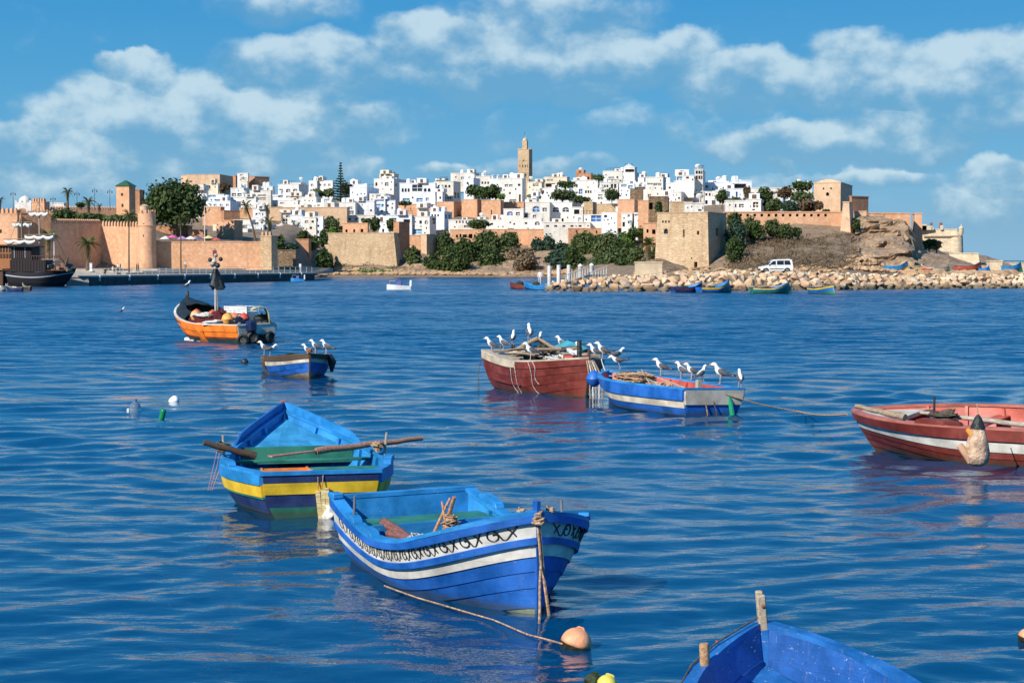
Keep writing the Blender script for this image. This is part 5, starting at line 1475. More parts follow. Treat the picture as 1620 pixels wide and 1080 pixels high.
palm(140, 310, 320, 345, 335, 'middle skyline palm standing behind the hedge', 12, tw=.25, n=28)
palm(157, 319, 326, 332, 345, 'smallest skyline palm right of the middle one', 6, tw=.18, n=18)
palm(0, 307, 316, 334, 340, 'dark palm cut by the left edge of the photo', 8, tw=.2, n=22)
palm(404, 317, 326, 378, 338, 'leaning palm with curved trunk among white houses', 12, lean=-15, tw=.2, n=28)
palm(422, 320, 327, 345, 395, 'small palm on the long ochre wall right of the leaning palm', 8, tw=.2, n=22)
palm(426, 343, 351, 362, 352, 'low bushy palm in the white terraces right of the leaning palm', 12, tw=.3, n=24)
palm(1026, 370, 388, 412, 300, 'large fan palm with spreading fronds in the green thicket left of the stone tower', 17, tw=.4, n=40)
palm(465, 346, 352, 358, 396, 'little palm on the white terrace near the glazed house', 6, tw=.15, n=16)
# tall conifer with whorled branches
base = at(539, 318, 466)
root = empty('conifer_tree', (base.x, base.y, base.z - 2), 0, 'tall dark whorled conifer rising above the left centre skyline', 'tree')
H_ = at(539, 257, 466).z - base.z + 2
mb = MB(); mb.tube([(0, 0, 0), (0, 0, H_ * .5), (0, 0, H_)], [.35, .22, .05], 8); mb.build('trunk', TRUNK, root)
g = np.random.default_rng(5)
L_ = []
for t in range(15):
 f = t / 14
 z = H_ * (.18 + .80 * f)
 rad = float(np.interp(f, [0, .3, .45, .6, .75, 1], [2.1, 2.0, 1.5, .62, .45, .12]))
 nb = 9 if f < .6 else 5
 for k in range(nb):
  th = 6.283 * k / nb + t
  for e in (.35, .7, 1.0):
   L_.append(((rad * e * math.cos(th), rad * e * math.sin(th), z + .18 * rad * e), (.22 + .2 * rad * .3, .22 + .2 * rad * .3, .13)))
quads_obj('crown', leaves_mesh(g, L_, 5200, .30), leafmat('conifer_needles', (.012, .035, .022), (.025, .055, .03), (.04, .08, .04)), root)
# ================================================================ STREET THINGS ON THE SHORE
def street_lamp(px, yt, yb, Y, label, arms=2):
 b_ = at(px, yb, Y); h = at(px, yt, Y).z - b_.z
 r = empty('street_lamp', b_, 0, label, 'street lamp', 'street lamps on the left skyline')
 mb = MB(); mb.tube([(0, 0, 0), (0, 0, h)], [.055, .035], 6)
 for s_ in (-1, 1)[:arms]:
  mb.tube([(0, 0, h * .86), (s_ * .3, 0, h * .93), (s_ * .42, 0, h * .9)], .03, 5)
 mb.build('lamp_post', METAL_D, r)
 for s_ in (-1, 1)[:arms]:
  m2 = MB(); m2.lathe([(.03, .25), (.09, .15), (.11, 0), (.06, -.15), (.02, -.22)], 8, loc=(s_ * .42, 0, h * .84)); m2.build('lantern', METAL_D, r)
for a_ in ((21, 303, 332, 345, 'street lamp leftmost on the skyline before the white shrine'), (84, 312, 334, 350, 'short street lamp right of the white shrine'), (122, 303, 333, 345, 'street lamp between the two tallest skyline palms'),
           (150, 297, 333, 345, 'tallest double street lamp left of the green roofed tower'), (174, 299, 333, 345, 'double street lamp nearest to the green roofed tower')):
 street_lamp(*a_)
b_ = at(324, 383, 313)
pl = empty('flag_pole', b_, 0, 'thin white pole behind the long sunlit sea wall', 'pole')
mb = MB(); mb.tube([(0, 0, 0), (0, 0, at(322, 326, 313).z - b_.z)], [.09, .05], 6); mb.build('pole_shaft', RAILW, pl)
# cafe parasols on the sea wall terrace
for i, (px, py, col, nm) in enumerate(((273, 374, (.62, .12, .30), 'pink'), (288, 376, (.45, .25, .5), 'violet'), (302, 376, (.75, .74, .72), 'white'), (315, 377, (.10, .10, .22), 'navy'), (330, 375, (.75, .55, .2), 'yellow'), (342, 378, (.5, .1, .1), 'dark red'), (262, 376, (.72, .70, .66), 'cream'))):
 q = at(px, py, 318)
 r = empty('parasol', (q.x, q.y, q.z - 1.0), 0, nm + ' parasol in the row on the cafe terrace behind the sunlit sea wall', 'parasol', 'cafe parasols on the terrace behind the sea wall')
 mb = MB(); mb.lathe([(1.15, .75), (.6, 1.05), (.04, 1.3)], 8); mb.build('canopy', plain('parasol_cloth_' + nm.replace(' ', '_'), col, rough=.8), r, fix=False)
 mb = MB(); mb.tube([(0, 0, -1.2), (0, 0, 1.3)], .04, 5); mb.build('pole', METAL_L, r)
# information pillar on the promenade
q = at(144, 427, 276)
mb = MB(); mb.box((-.19, -.15, 0), (.19, .15, 1.0)); mb.box((-.23, -.19, 1.0), (.23, .19, 1.08)); mb.box((-.25, -.2, -.3), (.25, .2, 0))
o = mb.build('white_kiosk', RAILW, bevel=.01); o.location = (q.x, q.y, q.z); tag(o, 'white pillar box beside the stout promenade palm', 'kiosk')
q = at(475, 433, 304)
mb = MB(); mb.tube([(0, 0, -1), (0, 0, 1.1)], .06, 6); mb.box((-.18, -.1, 1.1), (.18, .1, 1.7)); o = mb.build('marker_post', RAILW); o.location = q; tag(o, 'slim white marker post at the end of the quay', 'post')
# white pilings, gangway and stone box left of the breakwater
PIL = walls_mat('weathered_white_piling', (.62, .60, .56), (.42, .40, .37), (.70, .69, .66), streak=.5)
for i, (px, yt, yb, Y, cap) in enumerate(((869, 421, 445, 205, 0), (884, 420, 446, 204, 0), (900, 420, 440, 210, 0), (918, 417, 441, 203, 1), (936, 416, 438, 208, 1))):
 b_ = at(px, yb, Y); h = at(px, yt, Y).z - b_.z
 r = empty('piling', (b_.x, b_.y, b_.z), 0, ('first', 'second', 'third', 'fourth, pointed,', 'fifth, pointed,')[i] + ' white mooring piling counted from the left at the breakwater tip', 'piling', 'white pilings at the breakwater tip')
 mb = MB(); mb.lathe([(.24, -2.4), (.24, h - .1), (.22, h)] if not cap else [(.26, -1.5), (.26, h - .35), (.30, h - .3)], 14); mb.build('shaft', PIL, r, smooth=True)
 mb = MB(); mb.lathe([(.25, h), (.25, h + .05), (.1, h + .08)] if not cap else [(.31, h - .3), (.16, h - .08), (.03, h)], 14); mb.build('cap', RAILW, r, smooth=True)
g0, g1 = at(893, 446, 201), at(932, 430, 203)
gr_ = empty('gangway', g0, 0, 'sloping gangway with white slatted rails between the pilings', 'gangway')
for dy, dx in ((0, 0), (1.6, 2.2)):
 a_, b_ = Vector((dx, dy, -.2)), (g1 - g0) + Vector((dx, dy, -.3))
 for h in (0.08, .95):
  mb = MB(); mb.tube([a_ + Vector((0, 0, h)), b_ + Vector((0, 0, h))], .05, 6); mb.build('handrail', PIL, gr_)
 for k in range(9):
  q = a_.lerp(b_, (k + .5) / 9)
  mb = MB(); mb.box((-.05, -.04, 0), (.05, .04, .92), M=Matrix.Translation(q)); mb.build('slat', PIL, gr_)
mb = MB(); mb.add([(0, 0, -.2), (2.2, 1.6, -.2), tuple((g1 - g0) + Vector((2.2, 1.6, -.3))), tuple((g1 - g0) + Vector((0, 0, -.3)))], [(0, 1, 2, 3)]); mb.build('walkway', CONC, gr_)
fort('stone_bin', PALE, 5, 745, 965, 985, 905, 1003, 224, 'long low box of pale stone blocks on the breakwater', 'wall', a=2, zb=1.4, depth=2.2)
# ================================================================ THE VAN
def van():
 b_ = at(1227, 432.5, 222)
 z = b_.z
 r = empty('parked_van', (b_.x, b_.y, z), R(2), 'white panel-sided family van parked on the breakwater road facing left', 'van')
 BODY = plain('white_car_paint', (.78, .79, .80), rough=.25, var=.04, coat=.5)
 RUB = plain('tyre_rubber', (.03, .03, .032), rough=.9)
 # side profile (x left = front)
 prof_ = [(-2.05, .42), (-2.08, .62), (-2.0, .86), (-1.15, 1.02), (-.55, 1.62), (-.35, 1.74), (1.55, 1.80), (1.9, 1.72), (2.03, 1.0), (2.06, .42), (1.72, .36), (1.68, .55), (1.45, .72), (1.15, .72), (.95, .55), (.9, .34), (-.95, .34), (-1.0, .55), (-1.2, .70), (-1.5, .70), (-1.72, .55), (-1.78, .36)]
 mb = MB()
 w = .84
 def yk(z_): return w - .13 * max(0, (z_ - .95)) / .85
 n = len(prof_)
 mb.add([(x, -yk(q), q) for x, q in prof_] + [(x, yk(q), q) for x, q in prof_], [tuple(range(n))[::-1], tuple(range(n, 2 * n))] + [(i, (i + 1) % n, (i + 1) % n + n, i + n) for i in range(n)])
 body = mb.build('body', BODY, r)
 DG = plain('car_glass', (.02, .025, .03), rough=.08, var=.1)
 for nm, poly in (('front_window', [(-.93, 1.08), (-.48, 1.54), (-.12, 1.58), (-.12, 1.08)]), ('rear_window', [(.02, 1.08), (.02, 1.60), (.88, 1.63), (.88, 1.08)]), ('rear_window', [(.96, 1.08), (.96, 1.63), (1.62, 1.62), (1.78, 1.08)])):
  for sd in (-1, 1):
   mb = MB()
   mb.prism([(x, sd * (yk(q) + .004), q) for x, q in poly], (0, sd * .012, 0))
   mb.build(nm, DG, r)
 mb = MB(); mb.add([(-1.12, -.70, 1.045), (-1.12, .70, 1.045), (-.54, .66, 1.60), (-.54, -.66, 1.60)], [(0, 1, 2, 3)]); mb.build('windscreen', DG, r).location = (-.012, 0, .012)
 for sd in (-1, 1):
  mb = MB(); mb.box((-.9, sd * w - .012, .52), (.85, sd * w + .02, .62)); mb.build('rubbing_strip', RUB, r)
  mb = MB(); mb.box((-1.02, sd * (w + .02) - .06, 1.02), (-.86, sd * (w + .02) + .09, 1.16)); mb.build('wing_mirror', RUB, r)
  mb = MB(); mb.box((1.96, sd * .7 - .08, .75), (2.06, sd * .7 + .08, 1.35)); mb.build('tail_light', plain('red_lens', (.35, .01, .01), rough=.2), r)
  mb = MB(); mb.box((-2.07, sd * .6 - .16, .68), (-1.93, sd * .6 + .16, .84)); mb.build('headlight', plain('clear_lens', (.6, .62, .65), rough=.1), r)
  mb = MB(); mb.box((-.09, sd * w - .005, .35), (-.075, sd * w + .004, 1.06)); mb.build('door_seam', RUB, r)
  mb = MB(); mb.box((-.28, sd * w - .005, .9), (-.14, sd * w + .03, .94)); mb.build('door_handle', RUB, r)
 for x0, x1, nm in ((-2.16, -1.80, 'front_bumper'), (1.78, 2.14, 'rear_bumper')):
  mb = MB(); mb.box((x0, -.8, .34), (x1, .8, .58)); mb.build(nm, RUB, r, bevel=.04)
 for x in (-1.35, 1.30):
  for sd in (-1, 1):
   wl = empty('wheel', (x, sd * .74, .31)); wl.parent = r; wl.rotation_euler = (R(90), 0, 0)
   mb = MB(); mb.lathe([(.17, -.1), (.29, -.1), (.31, -.06), (.31, .06), (.29, .1), (.17, .1)], 20); mb.build('tyre', RUB, wl)
   mb = MB(); mb.lathe([(.0, -.09), (.18, -.105), (.18, .105), (0, .09)], 12); mb.build('hubcap', METAL_L, wl)
van()
# ================================================================ BOATS
class Hull:
 """lofted open boat: x forward from the transom, y to port, z up from the waterline"""
 def __init__(s, L, B, bt, zt, zm, zb, rake, tm=.5, n=2.2, m=1.2, draft=.28, trake=.12, bilge=.62, sp=2.0):
  s.sp = sp
  s.L, s.B, s.bt, s.zt, s.zm, s.zb, s.rake, s.tm, s.n, s.m, s.draft, s.trake, s.bilge = L, B, bt, zt, zm, zb, rake, tm, n, m, draft, trake, bilge
 def b(s, t):
  if t < s.tm: return s.B * (s.bt + (1 - s.bt) * math.sin(math.pi / 2 * t / s.tm))
  return s.B * max(0.0, 1 - ((t - s.tm) / (1 - s.tm)) ** s.n) ** (1 / s.m)
 def zs(s, t):
  return s.zm + (s.zb - s.zm) * max(0, (t - .35) / .65) ** s.sp + (s.zt - s.zm) * max(0, (.45 - t) / .45) ** 2
 def w_at(s, t, z):
  for i in range(21):
   q = s.P(t, i / 20, 1)
   if q.z >= z: return abs(q.y)
  return abs(q.y)
 def P(s, t, u, side, off=0.0):
  u = min(max(u, 0.0), 1.0)
  b, zs_ = s.b(t), s.zs(t)
  zk = -s.draft
  H = zs_ - zk
  k = min(1, max(0, (t - .5) / .5)); k = k * k * (3 - 2 * k)
  th = u * math.pi / 2
  y = b * ((1 - k) * math.sin(th) ** s.bilge + k * u ** .95)
  zf = (1 - k) * (1 - math.cos(th)) ** .9 + k * u
  z = zk + H * zf
  x = t * s.L - s.rake * t ** 4 * max(0.0, 1 - zf) ** 1.3 * 1.6 - s.trake * (1 - t) ** 5 * zf
  q = Vector((x, side * y, z))
  if off:
   e = .004
   t2, u2 = min(t, .985), min(max(u, .04), .96)
   a = s.P(min(t2 + e, 1), u2, side) - s.P(t2 - e if t2 > e else 0, u2, side)
   c = s.P(t2, u2 + .02, side) - s.P(t2, u2 - .02, side)
   n = a.cross(c)
   if n.length > 1e-9:
    n.normalize()
    if n.y * side < 0: n = -n
    if t < .02: n.x = 0
    q += n * off
  return q
def strake(H, u0, u1, side, mat, parent, proud=0.0, name='plank', t0=0.0, t1=1.0, nt=30, thick=.02, lap=.010, inner=False):
 mb = MB()
 rows = [u0, (u0 + u1) / 2, u1] if u1 - u0 > .05 else [u0, u1]
 k = len(rows)
 vs = []
 for i in range(nt + 1):
  f = i / nt
  t = t0 + (t1 - t0) * (1 - (1 - f) ** 1.5)
  for j, u in enumerate(rows):
   o = proud + lap * (1 - j / (k - 1)) + thick
   if inner: o = -(.045 + proud + lap * (j / (k - 1)))
   vs.append(H.P(t, u, side, o))
  bk = -.0 if not inner else -.02
  vs.append(H.P(t, u1, side, bk)); vs.append(H.P(t, u0, side, bk))
 n = k + 2
 fs = []
 for i in range(nt):
  for j in range(n):
   j2 = (j + 1) % n
   fs.append((i * n + j, (i + 1) * n + j, (i + 1) * n + j2, i * n + j2))
 fs.append(tuple(range(n))); fs.append(tuple(nt * n + j for j in range(n))[::-1])
 mb.add(vs, fs)
 o = mb.build(name, mat, parent, smooth=True)
 return o
def boat(q, label, bands, tbands, cap, inner, group=None, draft=.28, name='wooden_boat', post_h=.16, post_mat=None, inner_n=1, capw=.10, ribs=7, rib_mat=None, bilge=.62, stem_mat=None, detail=True, z0=0.0, sp=2.0):
 x0, y0, h, L, B, bt, zt, zm, zb, rake, tm, n, m, roll = q
 Hh = Hull(L, B, bt, zt, zm, zb, rake, tm, n, m, draft, bilge=bilge, sp=sp)
 root = empty(name, (x0, y0, z0), 0, label, 'boat', group)
 root.rotation_euler = (roll, 0, h)
 for side in (1, -1):
  for bd in bands:
   strake(Hh, bd[0], bd[1], side, bd[2], root, bd[3] if len(bd) > 3 else 0.0)
  for i in range(inner_n):
   a_, b_ = .22 + .77 * i / inner_n, .22 + .77 * (i + 1) / inner_n
   strake(Hh, a_, b_, side, inner, root, 0.0, 'lining_plank' if inner_n > 1 else 'hull_lining', t0=.005, t1=.985, inner=True, lap=.008)
  # gunwale
  mb = MB()
  vs, N_ = [], 34
  for i in range(N_ + 1):
   f = i / N_
   t = 1 - (1 - f) ** 1.5
   p_ = Hh.P(t, 1.0, side)
   t2 = min(t, .985)
   d = Hh.P(min(t2 + .01, 1), 1, side) - Hh.P(max(t2 - .01, 0), 1, side)
   nrm = Vector((-d.y, d.x, 0)).normalized() * side
   if nrm.y * side < 0: nrm = -nrm
   fo, fi = .045, min(capw - .045, max(.01, abs(p_.y) - .002)) if t > .9 else capw - .045
   for (o_, z_) in ((fo, -.012), (fo, .030), (-fi, .034), (-fi, -.012)):
    vs.append(p_ + nrm * o_ + Vector((0, 0, z_)))
  fs = []
  for i in range(N_):
   for j in range(4):
    fs.append((i * 4 + j, (i + 1) * 4 + j, (i + 1) * 4 + (j + 1) % 4, i * 4 + (j + 1) % 4))
  fs += [(0, 1, 2, 3), tuple(N_ * 4 + j for j in (3, 2, 1, 0))]
  mb.add(vs, fs)
  mb.build('gunwale', cap, root, smooth=True)
  if ribs and detail:
   for i in range(ribs):
    t = .10 + .78 * (i + .5) / ribs
    mb = MB()
    vs = []
    for j in range(9):
     u = .25 + .72 * j / 8
     for dt in (-.025 / L, .025 / L):
      vs.append(Hh.P(t + dt, u, side, -.055)); vs.append(Hh.P(t + dt, u, side, -.10))
    fs = []
    for j in range(8):
     a_ = j * 4
     fs += [(a_ + 1, a_ + 3, a_ + 7, a_ + 5), (a_, a_ + 1, a_ + 5, a_ + 4), (a_ + 2, a_ + 6, a_ + 7, a_ + 3)]
    fs += [(32, 33, 35, 34)]
    mb.add(vs, fs)
    mb.build('rib', rib_mat or inner, root)
 # transom boards
 for bd in tbands:
  u0, u1 = bd[0], bd[1]
  mb = MB()
  pr = bd[3] if len(bd) > 3 else 0.0
  rows_ = [u0, (u0 + u1) / 2, u1]
  vs = []
  for u in rows_:
   pl_, pr_ = Hh.P(0, u, 1), Hh.P(0, u, -1)
   for e in range(7):
    q_ = pl_.lerp(pr_, e / 6)
    vs.append(q_ + Vector((-.03 - pr, 0, 0)))
   for e in range(7):
    q_ = pl_.lerp(pr_, e / 6)
    vs.append(q_ + Vector((.03, 0, 0)))
  fs = []
  for r_ in range(2):
   for e in range(6):
    a_ = r_ * 14 + e
    fs.append((a_, a_ + 1, a_ + 15, a_ + 14)); fs.append((a_ + 7, a_ + 21, a_ + 22, a_ + 8))
   fs.append((r_ * 14, r_ * 14 + 14, r_ * 14 + 21, r_ * 14 + 7)); fs.append((r_ * 14 + 6, r_ * 14 + 13, r_ * 14 + 27, r_ * 14 + 20))
  for e in range(6):
   fs.append((28 + e, 28 + e + 1, 28 + e + 8, 28 + e + 7)); fs.append((e, e + 7, e + 8, e + 1))
  mb.add(vs, fs)
  mb.build('transom_board', bd[2], root)
 mb = MB(); ps = [Hh.P(0, .35 + .64 * j / 5, 1) for j in range(6)] + [Hh.P(0, .35 + .64 * (5 - j) / 5, -1) for j in range(6)]
 mb.prism([Vector((p_.x + .034, p_.y * .985, p_.z)) for p_ in ps], (.012, 0, 0)); mb.build('transom_lining', inner, root)
 # transom head
 mb = MB(); pl_, pr_ = Hh.P(0, 1, 1), Hh.P(0, 1, -1)
 mb.box((-.06, pr_.y - .04, -.012), (.055, pl_.y + .04, .036), M=Matrix.Translation((pl_.x, 0, pl_.z)))
 mb.build('transom_head', cap, root)
 # stem post
 mb = MB(); vs = []
 us = [0, .15, .3, .45, .6, .75, .9, 1.0]
 pts = [Hh.P(1, u, 1) for u in us]
 pts.append(pts[-1] + Vector((.01, 0, post_h)))
 for p_ in pts:
  for (dx, dy) in ((-.05, -.03), (.035, -.022), (.035, .022), (-.05, .03)):
   vs.append(Vector((p_.x + dx, dy, p_.z)))
 fs = []
 for i in range(len(pts) - 1):
  for j in range(4):
   fs.append((i * 4 + j, i * 4 + (j + 1) % 4, (i + 1) * 4 + (j + 1) % 4, (i + 1) * 4 + j))
 fs += [(3, 2, 1, 0), tuple((len(pts) - 1) * 4 + j for j in range(4))]
 mb.add(vs, fs); mb.build('stem_post', stem_mat or cap, root, bevel=.004)
 # floor
 if detail:
  zf = .07
  hw = min(Hh.w_at(.10, zf), Hh.w_at(.78, zf)) - .09
  for k_ in range(5):
   y_ = (k_ - 2) * hw * .4
   mb = MB(); mb.box((.10 * L, y_ - hw * .19, zf), (.78 * L, y_ + hw * .19, zf + .02)); mb.build('floor_board', inner, root)
 return root, Hh
def bp(root, local):
 """boat-local point to the world"""
 x, y, z = root.rotation_euler
 M = Matrix.Translation(root.location) @ Matrix.Rotation(z, 4, 'Z') @ Matrix.Rotation(x, 4, 'X')
 return M @ Vector(local)
def bmat(root):
 x, y, z = root.rotation_euler
 return Matrix.Translation(root.location) @ Matrix.Rotation(z, 4, 'Z') @ Matrix.Rotation(x, 4, 'X')
def place_in(root, o):
 o.location = root.location
 o.rotation_euler = root.rotation_euler
 return o
def thwart(H, root, t, dz, wd, mat, name='thwart', th=.035):
 z = H.zs(t) - dz
 hb_ = H.w_at(t, z - th) - .06
 mb = MB(); mb.box((t * H.L - wd / 2, -hb_, z - th), (t * H.L + wd / 2, hb_, z)); return mb.build(name, mat, root, bevel=.006)
def deck(H, root, t0, t1, dz, mat, name='foredeck', camber=.05, nb=1):
 """deck between stations, split lengthwise into boards"""
 N_ = 12
 for b_ in range(nb):
  mb = MB(); vs = []
  f0, f1 = -1 + 2 * b_ / nb, -1 + 2 * (b_ + 1) / nb
  for i in range(N_ + 1):
   t = t0 + (t1 - t0) * i / N_
   z = H.zs(t) - dz
   hb_ = max(H.w_at(t, z) - .035, .004)
   for e in range(3):
    f = f0 + (f1 - f0) * e / 2
    y = f * hb_ * .995
    vs.append((t * H.L, y, z + camber * (1 - f * f) - (.006 if e != 1 and nb > 1 else 0)))
   for e in range(3):
    f = f0 + (f1 - f0) * e / 2
    vs.append((t * H.L, f * hb_ * .995, z - .03))
  fs = []
  for i in range(N_):
   a_, c_ = i * 6, (i + 1) * 6
   for e in range(2):
    fs.append((a_ + e, c_ + e, c_ + e + 1, a_ + e + 1)); fs.append((a_ + 3 + e, a_ + 4 + e, c_ + 4 + e, c_ + 3 + e))
   fs.append((a_, a_ + 3, c_ + 3, c_)); fs.append((a_ + 2, c_ + 2, c_ + 5, a_ + 5))
  fs.append((0, 1, 2, 5, 4, 3)); fs.append(tuple(N_ * 6 + e for e in (0, 3, 4, 5, 2, 1)))
  mb.add(vs, fs); mb.build(name, mat, root)
def pad(H, root, t, side, mat, ln=.34, h=.055, pin=True):
 p_ = H.P(t, 1, side); d = (H.P(t + .02, 1, side) - H.P(t - .02, 1, side)).normalized()
 a_ = math.atan2(d.y, d.x)
 M = Matrix.Translation(p_ + Vector((0, -side * .005, .034))) @ Matrix.Rotation(a_, 4, 'Z') @ Matrix.Rotation(-math.asin(max(-1, min(1, d.z))), 4, 'Y')
 mb = MB()
 poly = [(-ln / 2, 0), (-ln / 2 * .85, h * .7), (-ln * .25, h), (ln * .25, h), (ln / 2 * .85, h * .7), (ln / 2, 0)]
 n = len(poly)
 mb.add([M @ Vector((x, -.055, z)) for x, z in poly] + [M @ Vector((x, .055, z)) for x, z in poly], [tuple(range(n)), tuple(range(n, 2 * n))[::-1]] + [(i, (i + 1) % n, (i + 1) % n + n, i + n) for i in range(n)])
 mb.build('oarlock_pad', mat, root, bevel=.004)
 if pin:
  mb = MB(); mb.tube([M @ Vector((0, 0, h)), M @ Vector((.01, 0, h + .22))], [.017, .014], 8); mb.build('thole_pin', METAL_GREY, root)
METAL_GREY = plain('grey_galvanised_pin', (.22, .24, .25), rough=.5, metal=.4)
P_BLUE = paint('strong_blue_paint', (.003, .115, .48), .55)
P_LBLUE = paint('sky_blue_paint', (.012, .24, .60), .65)
P_WHITE = paint('old_white_paint', (.72, .69, .61), .5, chips=(.5, .45, .38))
P_PALE = paint('pale_green_bottom', (.36, .42, .30), .5)
P_NAVY = paint('navy_paint', (.008, .028, .12), .30)
P_YEL = paint('yellow_paint', (.80, .52, .015), .22, chips=(.5, .45, .38))
P_GREEN = paint('sea_green_paint', (.02, .19, .125), .38)
P_DGREEN = paint('dark_green_paint', (.012, .07, .045), .35)
P_RED = paint('brick_red_paint', (.20, .026, .013), .5, chips=(.55, .35, .28))
P_RED2 = paint('faded_red_paint', (.50, .08, .045), .60, chips=(.7, .62, .55))
P_BROWN = wood('weathered_timber', (.34, .25, .16))
P_GREYW = wood('grey_timber', (.42, .37, .30))
P_DARKW = wood('wet_dark_timber', (.10, .06, .035))
P_PURP = wood('purple_brown_wood', (.24, .10, .08))
P_ORNG = plain('orange_tarp', (.85, .20, .015), rough=.55, var=.2, scale=2.0, bump=.4)
P_BLACK = plain('black_tarp', (.018, .024, .022), rough=.5, var=.4, scale=3.0, bump=.8)
ROPE = plain('tan_rope', (.42, .27, .16), rough=.9, var=.35, scale=30)
ROPE_D = plain('dark_rope', (.10, .08, .06), rough=.9, var=.35, scale=30)
ROPE_W = plain('white_rope', (.62, .60, .55), rough=.9, var=.3, scale=30)
NET_G = plain('green_net', (.035, .05, .03), rough=.9, var=.5, scale=20, bump=1.0)
NET_R = plain('maroon_net', (.13, .012, .014), rough=.95, var=.5, scale=14, bump=1.0)
INKB = plain('black_paint_line', (.015, .014, .016), rough=.5)
def UU(*a): return list(a)
def rope(name, pts, rad, mat, label=None, cat='rope', parent=None, sag=0.0, n=18):
 P_ = [Vector(q) for q in pts]
 out = []
 for i in range(len(P_) - 1):
  for k in range(n):
   f = k / n
   q = P_[i].lerp(P_[i + 1], f)
   q.z -= sag * 4 * f * (1 - f)
   out.append(q + Vector((noise.noise(q * 2.3), noise.noise(q * 2.3 + Vector((9, 0, 0))), 0)) * rad * 1.5)
 out.append(P_[-1])
 mb = MB(); mb.tube(out, rad, 6)
 o = mb.build(name, mat, parent, smooth=True)
 if label: tag(o, label, cat)
 return o
def tangle(name, root, c, rad, n, mat, label=None, cat='rope', thick=.012, seed=0, flat=.5, loops=3.0):
 """a heap of rope or net cord wound round and round"""
 g_ = random.Random(seed)
 mb = MB()
 for i in range(n):
  a0 = g_.uniform(0, 6.28); r0 = g_.uniform(.35, 1); zo = g_.uniform(0, flat)
  tl, tp = g_.uniform(-.6, .6), g_.uniform(0, 6.28)
  pts = []
  for k in range(int(10 * loops)):
   a = a0 + k * .65
   rr_ = rad * r0 * (1 + .25 * math.sin(a * 1.7 + i))
   pts.append(Vector(c) + Vector((rr_ * math.cos(a), rr_ * .8 * math.sin(a), rad * (zo + tl * .35 * math.cos(a + tp)) + abs(g_.gauss(0, .02)))))
  mb.tube(pts, thick, 5, caps=False)
 o = mb.build(name, mat, None, smooth=True, fix=False)
 place_in(root, o)
 if label: tag(o, label, cat)
 return o
def heap(name, root, c, r, mat, label, cat, seed=0, h=.6, sx=1.0, n=26, m=12, rough_=.25):
 """soft lumpy pile: dome displaced by noise"""
 mb = MB(); vs = []; fs = []
 for j in range(m + 1):
  ph = j / m * math.pi / 2
  for i in range(n):
   th = i / n * 2 * math.pi
   d = Vector((math.cos(th) * math.cos(ph), math.sin(th) * math.cos(ph), math.sin(ph)))
   k = 1 + rough_ * 1.6 * noise.fractal(d * 2.2 + Vector((seed, 0, 0)), .8, 2.0, 4)
   vs.append(Vector(c) + Vector((d.x * r * sx * k, d.y * r * k, d.z * r * h * k)))
 for j in range(m):
  for i in range(n):
   fs.append((j * n + i, j * n + (i + 1) % n, (j + 1) * n + (i + 1) % n, (j + 1) * n + i))
 mb.add(vs, fs)
 o = mb.build(name, mat, None, smooth='all')
 place_in(root, o)
 return tag(o, label, cat)
def oar(root, p0, p1, label, mat=None, rad=.035, blade=True, name='oar', cat='oar', group=None):
 """loom from p0 to p1 in boat coordinates with a flat blade at the p1 end"""
 p0, p1 = Vector(p0), Vector(p1)
 e = empty(name, (0, 0, 0), 0, label, cat, group); place_in(root, e)
 mb = MB(); k = 8
 mb.tube([p0.lerp(p1, i / k) + Vector((0, 0, .008 * math.sin(i * 2))) for i in range(k + 1)], [rad * (.75 + .45 * i / k) for i in range(k + 1)], 10)
 mb.build('loom', mat or P_BROWN, e, smooth=True)
 if blade:
  d = (p1 - p0).normalized(); s_ = d.cross(Vector((0, 0, 1))).normalized() * .07; u = s_.cross(d).normalized() * .012
  mb = MB(); a_, b_ = p1 - d * .1, p1 + d * .75
  vs = [a_ - s_ * .4 - u, a_ + s_ * .4 - u, b_ + s_ - u, b_ - s_ - u, a_ - s_ * .4 + u, a_ + s_ * .4 + u, b_ + s_ + u, b_ - s_ + u]
  mb.add(vs, [(0, 1, 2, 3), (7, 6, 5, 4), (0, 4, 5, 1), (1, 5, 6, 2), (2, 6, 7, 3), (3, 7, 4, 0)]); mb.build('blade', mat or P_BROWN, e, bevel=.004)
 return e
def pole(root, p0, p1, rad, mat, label=None, cat='pole', name='pole', group=None, bend=.02):
 p0, p1 = Vector(p0), Vector(p1)
 mb = MB(); k = 7
 mb.tube([p0.lerp(p1, i / k) + Vector((0, 0, bend * math.sin(math.pi * i / k))) for i in range(k + 1)], [rad * (1 - .35 * i / k) for i in range(k + 1)], 8)
 o = mb.build(name, mat, None, smooth=True); place_in(root, o)
 return tag(o, label, cat, group)
